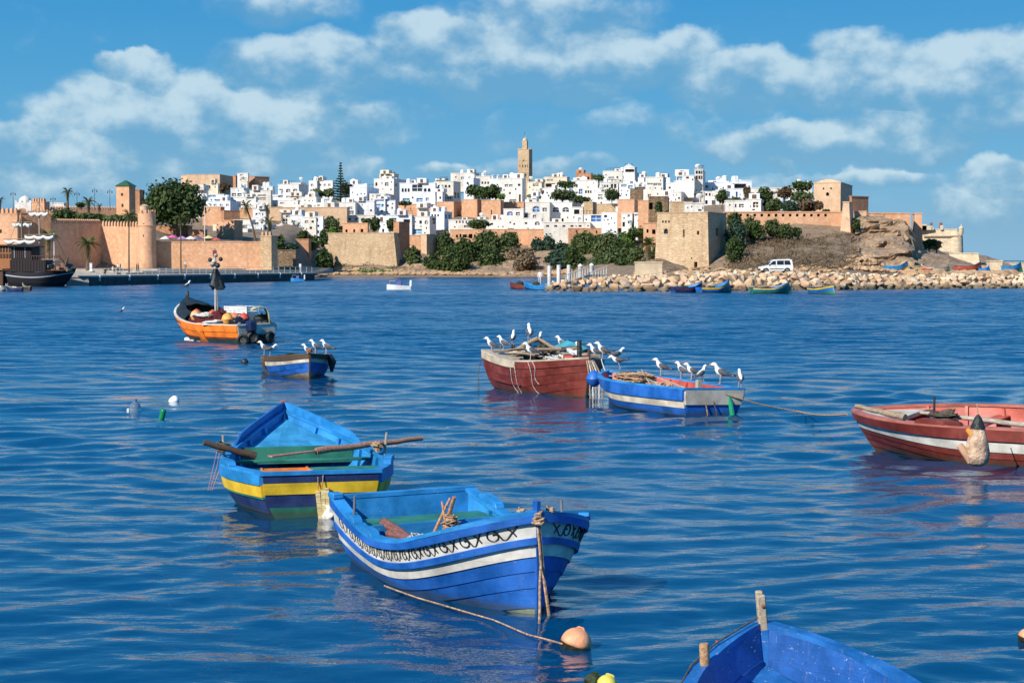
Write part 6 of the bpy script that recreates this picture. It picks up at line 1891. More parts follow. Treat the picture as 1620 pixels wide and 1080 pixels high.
def crate(root, c, size, rz, mat, label, slats=4, cat='crate', group=None, tilt=(0, 0)):
 """open slatted crate: base, four corner posts, slats all round"""
 e = empty('crate', (0, 0, 0), 0, label, cat, group)
 M = bmat(root) @ Matrix.Translation(c) @ Matrix.Rotation(rz, 4, 'Z') @ Matrix.Rotation(tilt[0], 4, 'X') @ Matrix.Rotation(tilt[1], 4, 'Y')
 e.matrix_world = M
 e.location = M.to_translation(); e.rotation_euler = M.to_euler()
 sx, sy, sz = size
 mb = MB(); mb.box((-sx, -sy, 0), (sx, sy, .015)); mb.build('crate_base', mat, e)
 for x in (-1, 1):
  for y in (-1, 1):
   mb = MB(); mb.box((x * sx - .015, y * sy - .015, 0), (x * sx + .015, y * sy + .015, sz)); mb.build('corner_post', mat, e)
 for i in range(slats):
  z0, z1 = sz * (i + .12) / slats, sz * (i + .85) / slats
  for y in (-1, 1):
   mb = MB(); mb.box((-sx, y * (sy + .004) - .006, z0), (sx, y * (sy + .004) + .006, z1)); mb.build('slat', mat, e)
  for x in (-1, 1):
   mb = MB(); mb.box((x * (sx + .004) - .006, -sy, z0), (x * (sx + .004) + .006, sy, z1)); mb.build('slat', mat, e)
 return e
# -------------------------------------------------- front blue boat with scrolls
QA = (-1.229, 20.75, -1.157, 3.70, 0.95, 0.90, 0.74, 0.50, 1.0, 0.03, 0.66, 2.6, 1.35, 0.013)
BA = [(0, .16, P_PALE), (.16, .27, P_PALE), (.27, .43, P_BLUE), (.43, .56, P_BLUE), (.56, .675, P_BLUE), (.675, .775, P_WHITE, .004), (.775, .825, P_BLUE, .03), (.825, .945, P_WHITE, .004), (.945, 1.0, P_BLUE, .035)]
boatA, HA = boat(QA, 'bright blue and white rowing boat with black scroll ornament along its sides, nearest whole boat', BA, [(0, .4, P_PALE), (.4, .7, P_BLUE), (.7, .8, P_WHITE), (.8, 1.0, P_BLUE)], P_LBLUE, P_LBLUE, inner_n=4, post_h=.13, stem_mat=P_BLUE, capw=.13, ribs=6)
thwart(HA, boatA, .62, .08, .46, P_GREEN)
thwart(HA, boatA, .14, .09, .62, P_GREEN, 'stern_sheet')
for t_, dz_, e1 in ((.14, .09, (.31,)), (.62, .08, (-.24, .24))):
 for e_ in e1:
  z_ = HA.zs(t_) - dz_; hb_ = HA.w_at(t_, z_ - .05) - .06
  mb = MB(); mb.box((t_ * HA.L + e_ - .02, -hb_, z_ - .05), (t_ * HA.L + e_ + .02, hb_, z_ + .012)); mb.build('thwart_edge', P_LBLUE, boatA)
pad(HA, boatA, .20, -1, P_LBLUE, pin=True); pad(HA, boatA, .36, -1, P_LBLUE, .42, pin=False)
pad(HA, boatA, .14, 1, P_LBLUE, .5, .07, pin=False); pad(HA, boatA, .62, 1, P_LBLUE, .44, pin=True); pad(HA, boatA, .84, 1, P_LBLUE, .34, pin=False)
mb = MB(); p_ = HA.P(0, 1, -1); mb.box((-.07, -.0, .0), (.14, .13, .06), M=Matrix.Translation((p_.x, p_.y - .06, p_.z + .01))); mb.build('quarter_block', P_LBLUE, boatA, bevel=.01)
deck(HA, boatA, .86, .99, .05, P_LBLUE, 'breasthook')
# scrollwork
def scroll(side, t0, t1, n):
 ts = [t0 + (t1 - t0) * (i / n) ** .8 for i in range(n + 2)]
 for i in range(n):
  pts = []
  for k in range(22):
   f = k / 21
   a = math.pi * (.35 + 2.15 * f)
   r_ = .10 + .36 * f
   pts.append((.36 - r_ * .62 * math.cos(a) * .9, .50 + r_ * 1.15 * math.sin(a)))
  x_, y_ = pts[-1]
  pts += [(x_ + .10, y_ - .30), (x_ + .22, .12), (x_ + .30, .06), (x_ + .36, .16), (x_ + .48, .55), (x_ + .62, .95)]
  mb = MB()
  P3 = []
  for (a_, b_) in pts:
   t = ts[i] + (ts[i + 1] - ts[i]) * a_
   u = .832 + .106 * min(max(b_, 0), 1)
   P3.append(HA.P(min(t, .992), u, side, .032))
  mb.tube(P3, .0055 + .0035 * i / n, 4)
  P3 = [HA.P(min(ts[i] + (ts[i + 1] - ts[i]) * (.74 + .05 * k + .02 * math.sin(k)), .992), .832 + .106 * (.88 - .17 * k), side, .032) for k in range(5)]
  mb.tube(P3, .005 + .003 * i / n, 4)
  mb.build('painted_scroll', INKB, boatA, smooth=True, fix=False)
scroll(-1, .05, .985, 14)
scroll(1, .25, .985, 11)
# things lying in and on it
rt_ = HA.P(1, 1, 1)
rope('mooring_rope', [bp(boatA, (rt_.x + .02, 0, rt_.z - .05)), bp(boatA, (rt_.x + .05, .02, .55)), bp(boatA, (rt_.x + .12, .05, .0)), atz(857, 1006, -.05)], .017, ROPE, 'twisted tan mooring rope hanging from the stem of the scrolled boat', n=10)
rope('mooring_rope', [bp(boatA, (rt_.x + .03, -.02, rt_.z - .05)), bp(boatA, (rt_.x + .07, .0, .5)), atz(853, 1000, -.05)], .013, ROPE, 'second tan strand of rope beside the stem of the scrolled boat', n=10)
tangle('rope_knot', boatA, (rt_.x - .02, 0, rt_.z - .10), .10, 9, ROPE, 'brown rope wrapped in a knot round the stem of the scrolled boat', thick=.013, seed=3, flat=1.2)
for i_, (dx, dy, dz) in enumerate(((-.16, -.10, .02), (-.05, .17, .03))):
 tangle('rope_turn', boatA, (rt_.x + dx, dy, rt_.z - .04 + dz), .05, 3, ROPE, 'loose rope turn on the %s side of the bow rail of the scrolled boat' % ('left', 'right')[i_], thick=.011, seed=13 + i_, flat=.3)
tangle('net_heap', boatA, (.48 * HA.L, .30, .22), .34, 34, NET_G, 'dark green net heap on the floor of the scrolled boat', 'net', thick=.010, seed=5, flat=.9)
heap('net_bundle', boatA, (.50 * HA.L, .26, .14), .30, NET_G, 'dark folded net under the cords in the scrolled boat', 'net', seed=4, h=.8)
heap('white_jug', boatA, (.545 * HA.L, .42, .34), .10, WHITE_P, 'small crumpled white plastic jug beside the net in the scrolled boat', 'jug', seed=8, h=1.3, n=12, m=6, rough_=.12)
for k_, (a_, b_, r_) in enumerate((((.22 * HA.L, .05, .10), (.34 * HA.L, .10, .86), .032), ((.30 * HA.L, -.25, .12), (.25 * HA.L, .18, .80), .022), ((.38 * HA.L, .0, .1), (.27 * HA.L, .05, .78), .018))):
 pole(boatA, a_, b_, r_, wood('orange_brown_branch', (.50, .24, .12)), ('thickest', 'left', 'right')[k_] + ' orange brown stick of the upright bundle in the scrolled boat', 'stick', 'stick', 'sticks standing in the scrolled boat')
tangle('rope_bundle', boatA, (.31 * HA.L, .10, .42), .12, 9, ROPE, 'brown and white cord wound round the sticks in the scrolled boat', thick=.008, seed=9, flat=1.8)
tangle('blue_cord', boatA, (.35 * HA.L, .1, .38), .10, 5, plain('pale_blue_cord', (.25, .45, .6)), 'thin pale blue cord loops on the stick bundle', thick=.006, seed=10, flat=1.8)
for k_, (a_, b_, r_) in enumerate((((.16 * HA.L, -.50, .52), (.56 * HA.L, -.66, .50), .062), ((.28 * HA.L, -.60, .47), (.66 * HA.L, -.72, .53), .045))):
 pole(boatA, a_, b_, r_, P_PURP, ('thick', 'thinner')[k_] + ' purple brown spar resting inside the left rail of the scrolled boat', 'spar', 'spar')
tangle('cord_tangle', boatA, (.55 * HA.L, -.62, .50), .14, 9, plain('pale_cord', (.5, .45, .42)), 'pale cord tangle on the end of the purple spars', thick=.007, seed=19, flat=.6)
# -------------------------------------------------- yellow striped boat
QB = (-2.63, 24.13, 1.814, 4.2, 1.20, 0.66, 0.60, 0.58, 1.10, 0.15, 0.36, 1.45, 1.02, 0.0)
BBn = [(0, .2, P_GREEN), (.2, .38, P_NAVY), (.38, .55, P_NAVY), (.55, .73, P_NAVY), (.73, .755, P_GREEN, .012), (.755, .885, P_YEL, .02), (.885, 1.0, P_LBLUE, .03)]
boatB, HB = boat(QB, 'dark blue rowing boat with bright yellow stripe and green bottom, seen from its stern', BBn, [(0, .45, P_GREEN), (.45, .62, P_GREEN), (.62, .775, P_NAVY), (.775, .905, P_YEL, .012), (.905, 1.0, P_NAVY, .015)], P_LBLUE, P_LBLUE, inner_n=3, post_h=.15, ribs=6, capw=.12, sp=1.35)
deck(HB, boatB, .60, .975, .10, paint('scuffed_deck_blue', (.03, .30, .58), .95), 'foredeck', camber=.03, nb=3)
z_ = HB.zs(.60) - .10
mb = MB(); hb_ = HB.w_at(.60, z_ - .14) - .05; mb.box((.60 * HB.L - .03, -hb_, z_ - .18), (.60 * HB.L + .01, hb_, z_ + .075)); mb.build('bulkhead', P_GREEN, boatB)
# high wash boards on both bows
for side in (1, -1):
 mb = MB(); vs = []
 for i in range(13):
  t = .56 + .43 * i / 12
  p_ = HB.P(t, 1, side)
  hh = .13 * min(1, (t - .56) / .08) + .02
  iy = max(abs(p_.y) - .035, .0) * side
  vs += [(p_.x, p_.y, p_.z + .03), (p_.x, p_.y * 1.0, p_.z + hh), (p_.x, iy, p_.z + hh), (p_.x, iy, p_.z - .1)]
 fs = []
 for i in range(12):
  for j in range(4): fs.append((i * 4 + j, (i + 1) * 4 + j, (i + 1) * 4 + (j + 1) % 4, i * 4 + (j + 1) % 4))
 fs += [(0, 1, 2, 3), (51, 50, 49, 48)]
 mb.add(vs, fs); mb.build('wash_board', P_LBLUE if side < 0 else paint('shaded_wash_board', (.006, .12, .42), .4), boatB)  # left board's blue is darkened to stand for its shade
thwart(HB, boatB, .49, .09, .16, P_GREEN); thwart(HB, boatB, .36, .10, .22, P_GREEN)
mb = MB(); mb.box((.04, -.62, .30), (.50, -.16, .34)); mb.build('stern_seat', P_LBLUE, boatB)
for k_ in range(4):
 mb = MB(); mb.box((.30 + k_ * .11, -.68, .40), (.395 + k_ * .11, -.20, .425)); mb.build('seat_slat', P_LBLUE, boatB)
pad(HB, boatB, .20, -1, P_LBLUE, .7, .09, pin=False); pad(HB, boatB, .26, 1, P_LBLUE, .5, .07, pin=False)
for side, px, lb in ((1, (322, 700, .92), 'dark'), (-1, (668, 693, .80), 'brown')):
 w_ = atz(*px)
 M_ = bmat(boatB).inverted()
 a_ = M_ @ w_
 if side == 1:
  oar(boatB, a_, M_ @ atz(404, 721, .70), 'dark oar sticking out to the left over the yellow striped boat', P_DARKW, .05, blade=False)
  tangle('oar_lashing', boatB, tuple(HB.P(.42, 1, 1) + Vector((0, 0, .12))), .10, 9, ROPE_D, 'dark rope lashing round the left oar of the yellow striped boat', thick=.012, seed=2, flat=1.0)
  mb = MB(); b_ = HB.P(.44, 1, 1); mb.tube([b_, b_ + Vector((0, .02, .34))], .018, 6); mb.build('thole_pin', P_GREYW, boatB)
 else:
  oar(boatB, a_, M_ @ atz(500, 713, .72), 'brown oar sticking out to the right over the yellow striped boat', wood('brown_oar_wood', (.36, .20, .13)), .045, blade=True)
  tangle('oar_lashing', boatB, tuple(HB.P(.40, 1, -1) + Vector((0, .1, .10))), .10, 7, ROPE, 'tan rope lashing round the right oar of the yellow striped boat', thick=.012, seed=4, flat=1.0)
  mb = MB(); b_ = HB.P(.40, 1, -1); mb.tube([b_, b_ + Vector((0, -.04, .36))], .018, 6); mb.build('thole_pin', P_GREYW, boatB)
crate(boatB, (.50, .40, .36), (.18, .32, .24), .05, plain('orange_plastic', (.80, .25, .03), rough=.5), 'orange plastic crate in the stern of the yellow striped boat', 3)
tangle('rope_coil', boatB, (.30, .72, .40), .12, 9, ROPE_W, 'pale rope coil left of the orange crate', thick=.012, seed=6)
pole(boatB, (.2, -.05, .42), (.9, .05, .34), .025, P_GREYW, 'short grey stick handle behind the transom of the yellow striped boat', 'stick', 'stick')
tp = HB.P(1, 1, 1)
tangle('rope_knot', boatB, (tp.x, 0, tp.z + .08), .06, 6, plain('rusty_rope', (.40, .13, .06)), 'rust coloured rope tied on the stem head of the yellow striped boat', thick=.011, seed=7, flat=.8)
rope('thin_line', [bp(boatB, (tp.x - .05, 0, tp.z + .02)), bp(boatB, (tp.x - .25, .02, tp.z - .16))], .009, ROPE_W, 'thin pale line trailing over the foredeck of the yellow striped boat')
a_ = bp(boatB, (HB.P(.44, 1, 1) + Vector((0, .10, .16))))
for k_ in range(3):
 rope('loose_thread', [a_ + Vector((k_ * .04, 0, 0)), a_ + Vector((-.06 + k_ * .05, -.02, -.28)), a_ + Vector((-.14 + k_ * .03, -.02, -.62))], .004, plain('pink_thread', (.55, .25, .28)), ('left', 'middle', 'right')[k_] + ' pink thread dangling from the left oar of the yellow striped boat', 'thread', n=6)
# hanging wooden fender with rag
tb = bp(boatB, (-.16, .02, .56))
fr = empty('fender', tb, 0, 'pale wood staves with a white rag hanging over the yellow stripe', 'fender')
for k_, (dx, ln) in enumerate(((-.05, .42), (.03, .38), (.09, .30))):
 mb = MB(); mb.box((dx - .035, -.03, -.22 - ln), (dx + .03, .035, -.20 + .02 * k_), M=Matrix.Rotation(R(-6 + 2 * k_), 4, 'Y')); mb.build('stave', wood('pale_yellow_wood', (.62, .50, .24)), fr, bevel=.006)
mb = MB(); vs = []; fs = []
for j in range(13):
 f = j / 12
 for i in range(10):
  th = i / 10 * 6.283
  rr_ = (.04 + .05 * math.sin(f * 3.0) + .02 * noise.noise((i * .9, f * 6, 2))) * (1 + .25 * math.sin(3 * th + f * 8))
  vs.append((.12 + rr_ * math.cos(th) + .03 * math.sin(f * 4), -.06 + rr_ * math.sin(th), -.38 - .24 * f))
for j in range(12):
 for i in range(10): fs.append((j * 10 + i, j * 10 + (i + 1) % 10, (j + 1) * 10 + (i + 1) % 10, (j + 1) * 10 + i))
mb.add(vs, fs); mb.build('rag', plain('dirty_white_cloth', (.68, .64, .56), rough=.9, var=.25, scale=9), fr, smooth='all')
for dx in (-.03, .04):
 rope('fender_line', [Vector((dx, 0, .02)), Vector((dx * .6, -.02, -.3))], .007, ROPE, parent=fr, n=4)
# -------------------------------------------------- blue boat with white transom
QC = (4.464, 39.72, 2.014, 4.866, 1.072, 0.717, 0.60, 0.60, 0.711, 0.15, 0.5, 2.2, 1.2, 0.03)
P_CREAM = paint('peeling_cream_paint', (.66, .58, .45), .62, chips=(.35, .16, .08))
boatC, HC_ = boat(QC, 'royal blue boat with a peeling white transom and red inside', [(0, .3, P_BLUE), (.3, .5, P_BLUE), (.5, .66, P_BLUE), (.66, .80, P_CREAM, .003), (.80, 1.0, P_BLUE, .03)],
                  [(0, .4, P_BLUE), (.4, .72, P_BLUE), (.72, 1.0, P_CREAM, .03)], P_LBLUE, P_RED2, inner_n=2, post_h=.05, ribs=6)
thwart(HC_, boatC, .35, .14, .25, P_RED2); thwart(HC_, boatC, .62, .12, .25, P_BLUE)
mb = MB(); mb.box((-.05, -.06, .35), (.06, .06, HC_.zs(0) + .20), M=Matrix.Translation((.12, .25, 0))); mb.build('stern_post', P_GREYW, boatC, bevel=.008)
for k_ in range(8):
 g_ = random.Random(k_ + 40)
 pole(boatC, (g_.uniform(1.2, 2.2), g_.uniform(-.6, .7), .45), (g_.uniform(3.4, 4.6), g_.uniform(-.4, .5), g_.uniform(.60, .85)), .02, P_GREYW, 'one of the tangled thin poles in the bow of the royal blue boat', 'pole', 'pole', 'thin poles in the royal blue boat')
tangle('net_heap', boatC, (3.2, .15, .50), .5, 24, ROPE, 'tan cord heap in the bow half of the royal blue boat', 'net', thick=.016, seed=21, flat=.4)
tangle('net_heap', boatC, (1.9, .1, .42), .42, 14, plain('pale_rust_cord', (.45, .28, .17)), 'rusty cord heap amidships in the royal blue boat', 'net', thick=.016, seed=22, flat=.3)
mb = MB(); mb.lathe([(.05, .20), (.14, .14), (.20, 0), (.14, -.14), (.05, -.2)], 16); o = mb.build('ball_fender', P_BLUE, smooth=True); o.location = bp(boatC, HC_.P(.97, 1, 1) + Vector((.1, .22, -.16))); tag(o, 'round blue ball fender at the left bow of the royal blue boat', 'fender')
cp_ = bp(boatC, HC_.P(0, .86, -1))
rope('mooring_rope', [bp(boatC, (-.1, .1, .60)), atz(1260, 650, .05), atz(1340, 655, .55)], .018, ROPE, 'long thin tan rope from the white transom across the water to the red boat', sag=.05, n=16)
for k_, (x_, dx) in enumerate(((.28, .10), (.10, .16))):
 rope('dangling_rope', [bp(boatC, (-.1, x_, .62)), bp(boatC, (-.14, x_ - dx, .1)), bp(boatC, (-.12, x_ - dx - .05, -.06))], .014, ROPE_D if k_ else ROPE, ('tan', 'dark')[k_] + ' rope end hanging over the peeling white transom', n=8)
mb = MB(); mb.tube([bp(boatC, (-.12, -.38, .50)), bp(boatC, (-.16, -.42, .3)), bp(boatC, (-.17, -.48, .0))], [.03, .05, .06], 8); tag(mb.build('green_bottle_fender', plain('green_bottle', (.02, .35, .18), rough=.25), smooth=True), 'green plastic bottle fender hanging at the right end of the white transom', 'fender')
# -------------------------------------------------- red boat covered with gear and gulls
QD = (.30, 48.6, -1.183, 4.3, 1.10, 1.04, 1.0, 0.82, 1.02, 0.15, 0.5, 2.1, 1.3, -0.02)
P_GUNW = paint('worn_cream_rail', (.52, .44, .32), .6, chips=(.3, .2, .12))
boatD, HD = boat(QD, 'brick red boat heaped with poles and boards and crowded with gulls', [(0, .25, P_RED), (.25, .42, P_RED), (.42, .58, P_RED), (.58, .74, P_RED), (.74, .88, P_RED, .004), (.88, 1.0, P_RED, .02)],
                 [(0, .5, P_RED), (.5, 1.0, P_RED)], P_GUNW, P_BROWN, inner_n=1, post_h=.20, ribs=0, capw=.2, stem_mat=P_DARKW)
for side in (1, -1):
 strake(HD, .60, .64, side, P_RED, boatD, .03, 'rubbing_strake', t0=.12, t1=.52)
 strake(HD, .90, 1.0, side, P_GUNW, boatD, .035, 'top_strake', t0=.0, t1=.50)
deck(HD, boatD, .02, .22, .04, P_GUNW, 'stern_deck')
for k_ in range(16):
 g_ = random.Random(k_ + 80)
 x0_ = g_.uniform(.3, 1.6)
 pole(boatD, (x0_, g_.uniform(-.8, .8), .88 + g_.uniform(0, .15)), (x0_ + g_.uniform(1.4, 2.3), g_.uniform(-.8, .8), .98 + g_.uniform(0, .25)), g_.uniform(.022, .045), (P_BROWN, P_GREYW, P_DARKW)[k_ % 3], ('brown', 'grey', 'dark')[k_ % 3] + ' pole heaped lengthwise in the brick red boat', 'pole', 'pole', 'poles heaped in the brick red boat')
for k_ in range(6):
 g_ = random.Random(k_ + 120)
 mb = MB(); x_, y_ = g_.uniform(.6, 2.6), g_.uniform(-.55, .5)
 mb.box((-.6, -.09, 0), (.6, .09, .03), M=Matrix.Translation((x_, y_, .96 + .04 * k_)) @ Matrix.Rotation(g_.uniform(-.3, .5), 4, 'Z') @ Matrix.Rotation(g_.uniform(-.12, .12), 4, 'Y'))
 o = place_in(boatD, mb.build('board', (P_GREYW, P_BROWN)[k_ % 2])); tag(o, 'one of the loose grey brown boards on the pole heap of the brick red boat', 'board', 'boards on the brick red boat')
for a_, b_, lb in (((.25, .75, .85), (.75, .1, 1.38), 'left'), ((1.35, .75, .85), (.75, .1, 1.38), 'right'), ((.75, .1, 1.38), (.3, -.6, .9), 'front')):
 pole(boatD, a_, b_, .06, P_BROWN, lb + ' leg of the pale timber tripod at the stern of the brick red boat', 'pole', 'tripod_leg')
heap('dark_bundle', boatD, (.75, .25, .82), .34, P_BLACK, 'dark bundle under the pale timber tripod', 'bundle', seed=3, h=1.1)
mb = MB(); mb.box((-.6, -.28, 0), (.6, .28, .03), M=Matrix.Translation((1.35, .75, 1.12)) @ Matrix.Rotation(R(22), 4, 'X') @ Matrix.Rotation(R(8), 4, 'Y')); tag(place_in(boatD, mb.build('teal_board', paint('teal_paint', (.05, .32, .38), .5))), 'pale teal board leaning at the far rail of the brick red boat', 'board')
mb = MB(); mb.lathe([(.20, -.05), (.26, 0), (.20, .05), (.14, 0)], 18); o = mb.build('tyre_fender', P_BLACK, smooth=True); M_ = bmat(boatD) @ Matrix.Translation((1.55, -.5, .98)) @ Matrix.Rotation(R(70), 4, 'X'); o.location = M_.to_translation(); o.rotation_euler = M_.to_euler(); tag(o, 'old black tyre lying on the pole heap of the brick red boat', 'tyre')
heap('white_sack', boatD, (2.75, .15, .86), .30, plain('white_sack_cloth', (.60, .60, .58), rough=.9), 'white sack on the forward part of the brick red boat', 'sack', seed=6, h=.95)
crate(boatD, (3.35, .05, .80), (.18, .24, .26), .3, P_RED2, 'small faded red crate near the bow of the brick red boat', 3)
crate(boatD, (3.05, .60, .82), (.16, .2, .24), .1, plain('tan_plastic', (.45, .33, .2)), 'small tan crate near the far rail of the brick red boat', 3)
tangle('net_heap', boatD, (3.0, -.35, .82), .36, 18, ROPE_W, 'pale cord heap by the near rail of the brick red boat', 'net', thick=.013, seed=31, flat=.4)
mb = MB(); mb.tube([(0, 0, .7), (0, 0, 1.46)], [.07, .06], 8); o = mb.build('black_bollard', P_BLACK, smooth=True); o.location = bp(boatD, (3.75, .0, 0)); tag(o, 'short black post standing near the bow of the brick red boat', 'post')
for k_, (t_, u0, u1) in enumerate(((.42, 1, .45), (.49, 1, .35), (.66, 1, .40), (.70, 1, .6))):
 pts = [bp(boatD, HD.P(t_ + .012 * math.sin(i * .9), u0 + (u1 - u0) * i / 7, -1, .05)) for i in range(8)]
 mb = MB(); mb.tube(pts, .009, 5); tag(mb.build('thin_line', ROPE_W), 'thin white line down the near side of the brick red boat, number %s' % ('one', 'two', 'three', 'four')[k_], 'rope')
bw_ = HD.P(1, 1, 1)
for k_ in range(5):
 a0 = bp(boatD, (bw_.x + .05, (k_ - 2) * .05, bw_.z - .05))
 rope('bow_rope', [a0, a0 + Vector((.10 + .04 * k_, -.05, -.5)), a0 + Vector((.12 + .03 * k_, -.05, -1.02 - .02 * k_))], .022, ROPE_W if k_ % 2 else ROPE, 'one of the thick pale ropes hanging down the bow of the brick red boat', 'rope', n=8)['group'] = 'pale ropes down the bow of the brick red boat'
rope('painter_line', [bp(boatD, (bw_.x, .35, bw_.z - .02)), bp(boatC, HC_.P(1, 1, 1) + Vector((0, 0, .03)))], .012, ROPE_W, 'slack line tying the brick red boat to the royal blue boat', sag=.12)
a0 = bp(boatD, HD.P(.0, .98, -1))
rope('trailing_line', [a0 + Vector((-.05, 0, -.15)), a0 + Vector((-.14, -.05, -.6)), a0 + Vector((-.12, -.05, -.95))], .012, ROPE_D, 'dark line trailing from the left stern corner of the brick red boat')
# -------------------------------------------------- long red boat at the right edge
hE = 2.50
QE = [6.38 - 6.0 * math.cos(hE), 32.8 - 6.0 * math.sin(hE), hE, 6.0, 1.30, .75, .72, .74, .72, .42, .5, 2.4, 1.25, -.075]
boatE, HE = boat(QE, 'long dark red boat with a white stripe leaving the photo on the right', [(0, .22, P_RED), (.22, .38, P_RED), (.38, .52, P_RED), (.52, .64, P_RED), (.64, .73, P_RED), (.73, .85, P_WHITE, .003), (.85, .87, P_NAVY, 0), (.87, 1.0, P_RED, .03)],
                 [(0, .6, P_RED), (.6, 1.0, P_RED)], paint('faded_brick_rail', (.42, .13, .09), .8), P_RED2, inner_n=2, post_h=.02, ribs=7, capw=.13, stem_mat=P_DARKW, bilge=.48)
deck(HE, boatE, .80, .985, .05, P_CREAM, 'foredeck', nb=2)
thwart(HE, boatE, .60, .16, .26, P_RED2); thwart(HE, boatE, .38, .16, .26, P_RED2)
strake(HE, .895, .94, -1, P_WHITE, boatE, -.03, 'rail_edge', t0=.25, t1=.9)
pad(HE, boatE, .66, 1, P_RED, .6, .08, pin=False); pad(HE, boatE, .60, 1, P_RED, .5, .07, pin=False)
M_ = bmat(boatE).inverted()
oar(boatE, M_ @ atz(1354, 642, .98), M_ @ atz(1432, 660, .86), 'weathered oar pointing up left over the bow of the long red boat', P_BROWN, .05, blade=False)
oar(boatE, (.80 * HE.L, -.25, .70), (.36 * HE.L, .05, .60), 'grey oar lying along the inside of the long red boat', P_GREYW, .045)
mb = MB(); mb.tube([(.0, 0, 0), (0, 0, .46)], .022, 6); o = mb.build('iron_pin', METAL_D); o.location = bp(boatE, (.72 * HE.L, .25, .62)); tag(o, 'dark iron pin standing up in the bow of the long red boat', 'pin')
tangle('rope_coil', boatE, (.70 * HE.L, .1, .64), .22, 12, ROPE_D, 'dark rope heap round the iron pin of the long red boat', thick=.016, seed=44, flat=.6)
heap('red_rag', boatE, (.66 * HE.L, .45, .6), .16, plain('red_cloth', (.45, .06, .03)), 'small red rag inside the near rail of the long red boat', 'rag', seed=9)
fp = atz(1547, 690, .42); fp = at(1547, 690, 28.7)
fr = empty('fender', fp, 0, 'pale orange sack fender with a black top hanging on the long red boat', 'fender')
mb = MB(); mb.lathe([(.02, .24), (.10, .16), (.13, .05), (.17, -.1), (.20, -.28), (.17, -.42), (.08, -.48), (.01, -.49)], 18)
for i, v in enumerate(mb.v): mb.v[i] = (v[0] * (1 + .10 * noise.noise((v[0] * 9, v[1] * 9, v[2] * 7))), v[1], v[2])
mb.build('sack', plain('dirty_orange_sack', (.58, .40, .27), rough=.8, var=.35, scale=5, bump=.8), fr, smooth='all')
mb = MB(); mb.lathe([(.015, .36), (.06, .30), (.115, .165), (.125, .13)], 16); mb.build('black_cap', P_BLACK, fr, smooth=True)
mb = MB(); mb.tube([(-.30, 0, -.14), (-.22, 0, -.24), (-.12, 0, -.42)], [.055, .065, .05], 10); mb.build('side_float', plain('orange_float', (.65, .38, .22)), fr, smooth=True)
mb = MB(); mb.tube([(-.18, 0, .12), (-.09, -.02, .02)], [.035, .06], 8); mb.build('orange_neck', plain('bright_orange_plastic', (.80, .32, .05)), fr, smooth=True)
rope('fender_line', [Vector((0, 0, .34)), Vector((0, .08, .52))], .010, ROPE, parent=fr, n=4)
# -------------------------------------------------- orange fishing boat
QF = (-10.755, 74.28, 2.205, 6.477, 1.45, 0.62, 0.80, 0.80, 1.62, 0.2, 0.55, 2.5, 1.3, -0.03)
boatF, HF = boat(QF, 'fishing boat wrapped in orange sheeting, piled with nets, crates and floats', [(0, .3, P_WHITE), (.3, .44, P_WHITE), (.44, .60, P_DGREEN), (.60, .66, P_RED), (.66, .82, P_ORNG, .01), (.82, 1.0, P_ORNG, .03)],
                 [(0, .45, P_NAVY), (.45, .72, P_NAVY), (.72, 1.0, P_WHITE, .01)], P_WHITE, P_DGREEN, inner_n=1, post_h=.1, ribs=0, stem_mat=P_DARKW)
deck(HF, boatF, .04, .86, .16, P_DARKW, 'working_deck')
# black sheeting over the high bow
mb = MB(); vs = []
for i in range(15):
 t = .62 + .375 * i / 14
 for e in range(9):
  f = -1 + e / 4
  p_ = HF.P(t, 1, 1 if f >= 0 else -1)
  y_ = abs(p_.y) * f
  vs.append((p_.x, y_ * 1.04, p_.z + .16 + .14 * (1 - abs(f)) + .05 * noise.noise((i * .6, e * .9, 1)) - (.30 if abs(f) == 1 else 0)))
fs = [(i * 9 + e, (i + 1) * 9 + e, (i + 1) * 9 + e + 1, i * 9 + e + 1) for i in range(14) for e in range(8) if not (i < 8 and 2 <= e <= 5)]
mb.add(vs, fs); tag(place_in(boatF, mb.build('black_sheet', P_BLACK, smooth='all')), 'black plastic sheet draped over the high bow of the orange fishing boat', 'tarpaulin')
mb = MB()
for i in range(9):
 pass
vs = []
for i in range(7):
 for j in range(9):
  t = .335 + .075 * i / 6
  u = 1.0 - .78 * j / 8
  p_ = HF.P(t, max(u, .25), 1, .05 + .02 * math.sin(i * 1.3 + j))
  if j == 0: p_ = p_ + Vector((0, -.1, .06))
  vs.append(p_)
mb.add(vs, [(i * 9 + j, (i + 1) * 9 + j, (i + 1) * 9 + j + 1, i * 9 + j + 1) for i in range(6) for j in range(8)])
tag(place_in(boatF, mb.build('orange_flap', P_ORNG, smooth='all')), 'orange sheet flap hanging down to the water on the fishing boat', 'tarpaulin')
heap('net_heap', boatF, (3.3, .25, .62), 1.05, NET_R, 'large maroon net heap amidships in the orange fishing boat', 'net', seed=12, h=.55, sx=1.3)
heap('net_heap', boatF, (1.9, .5, .6), .6, NET_R, 'smaller maroon net heap aft of the big one', 'net', seed=15, h=.6)
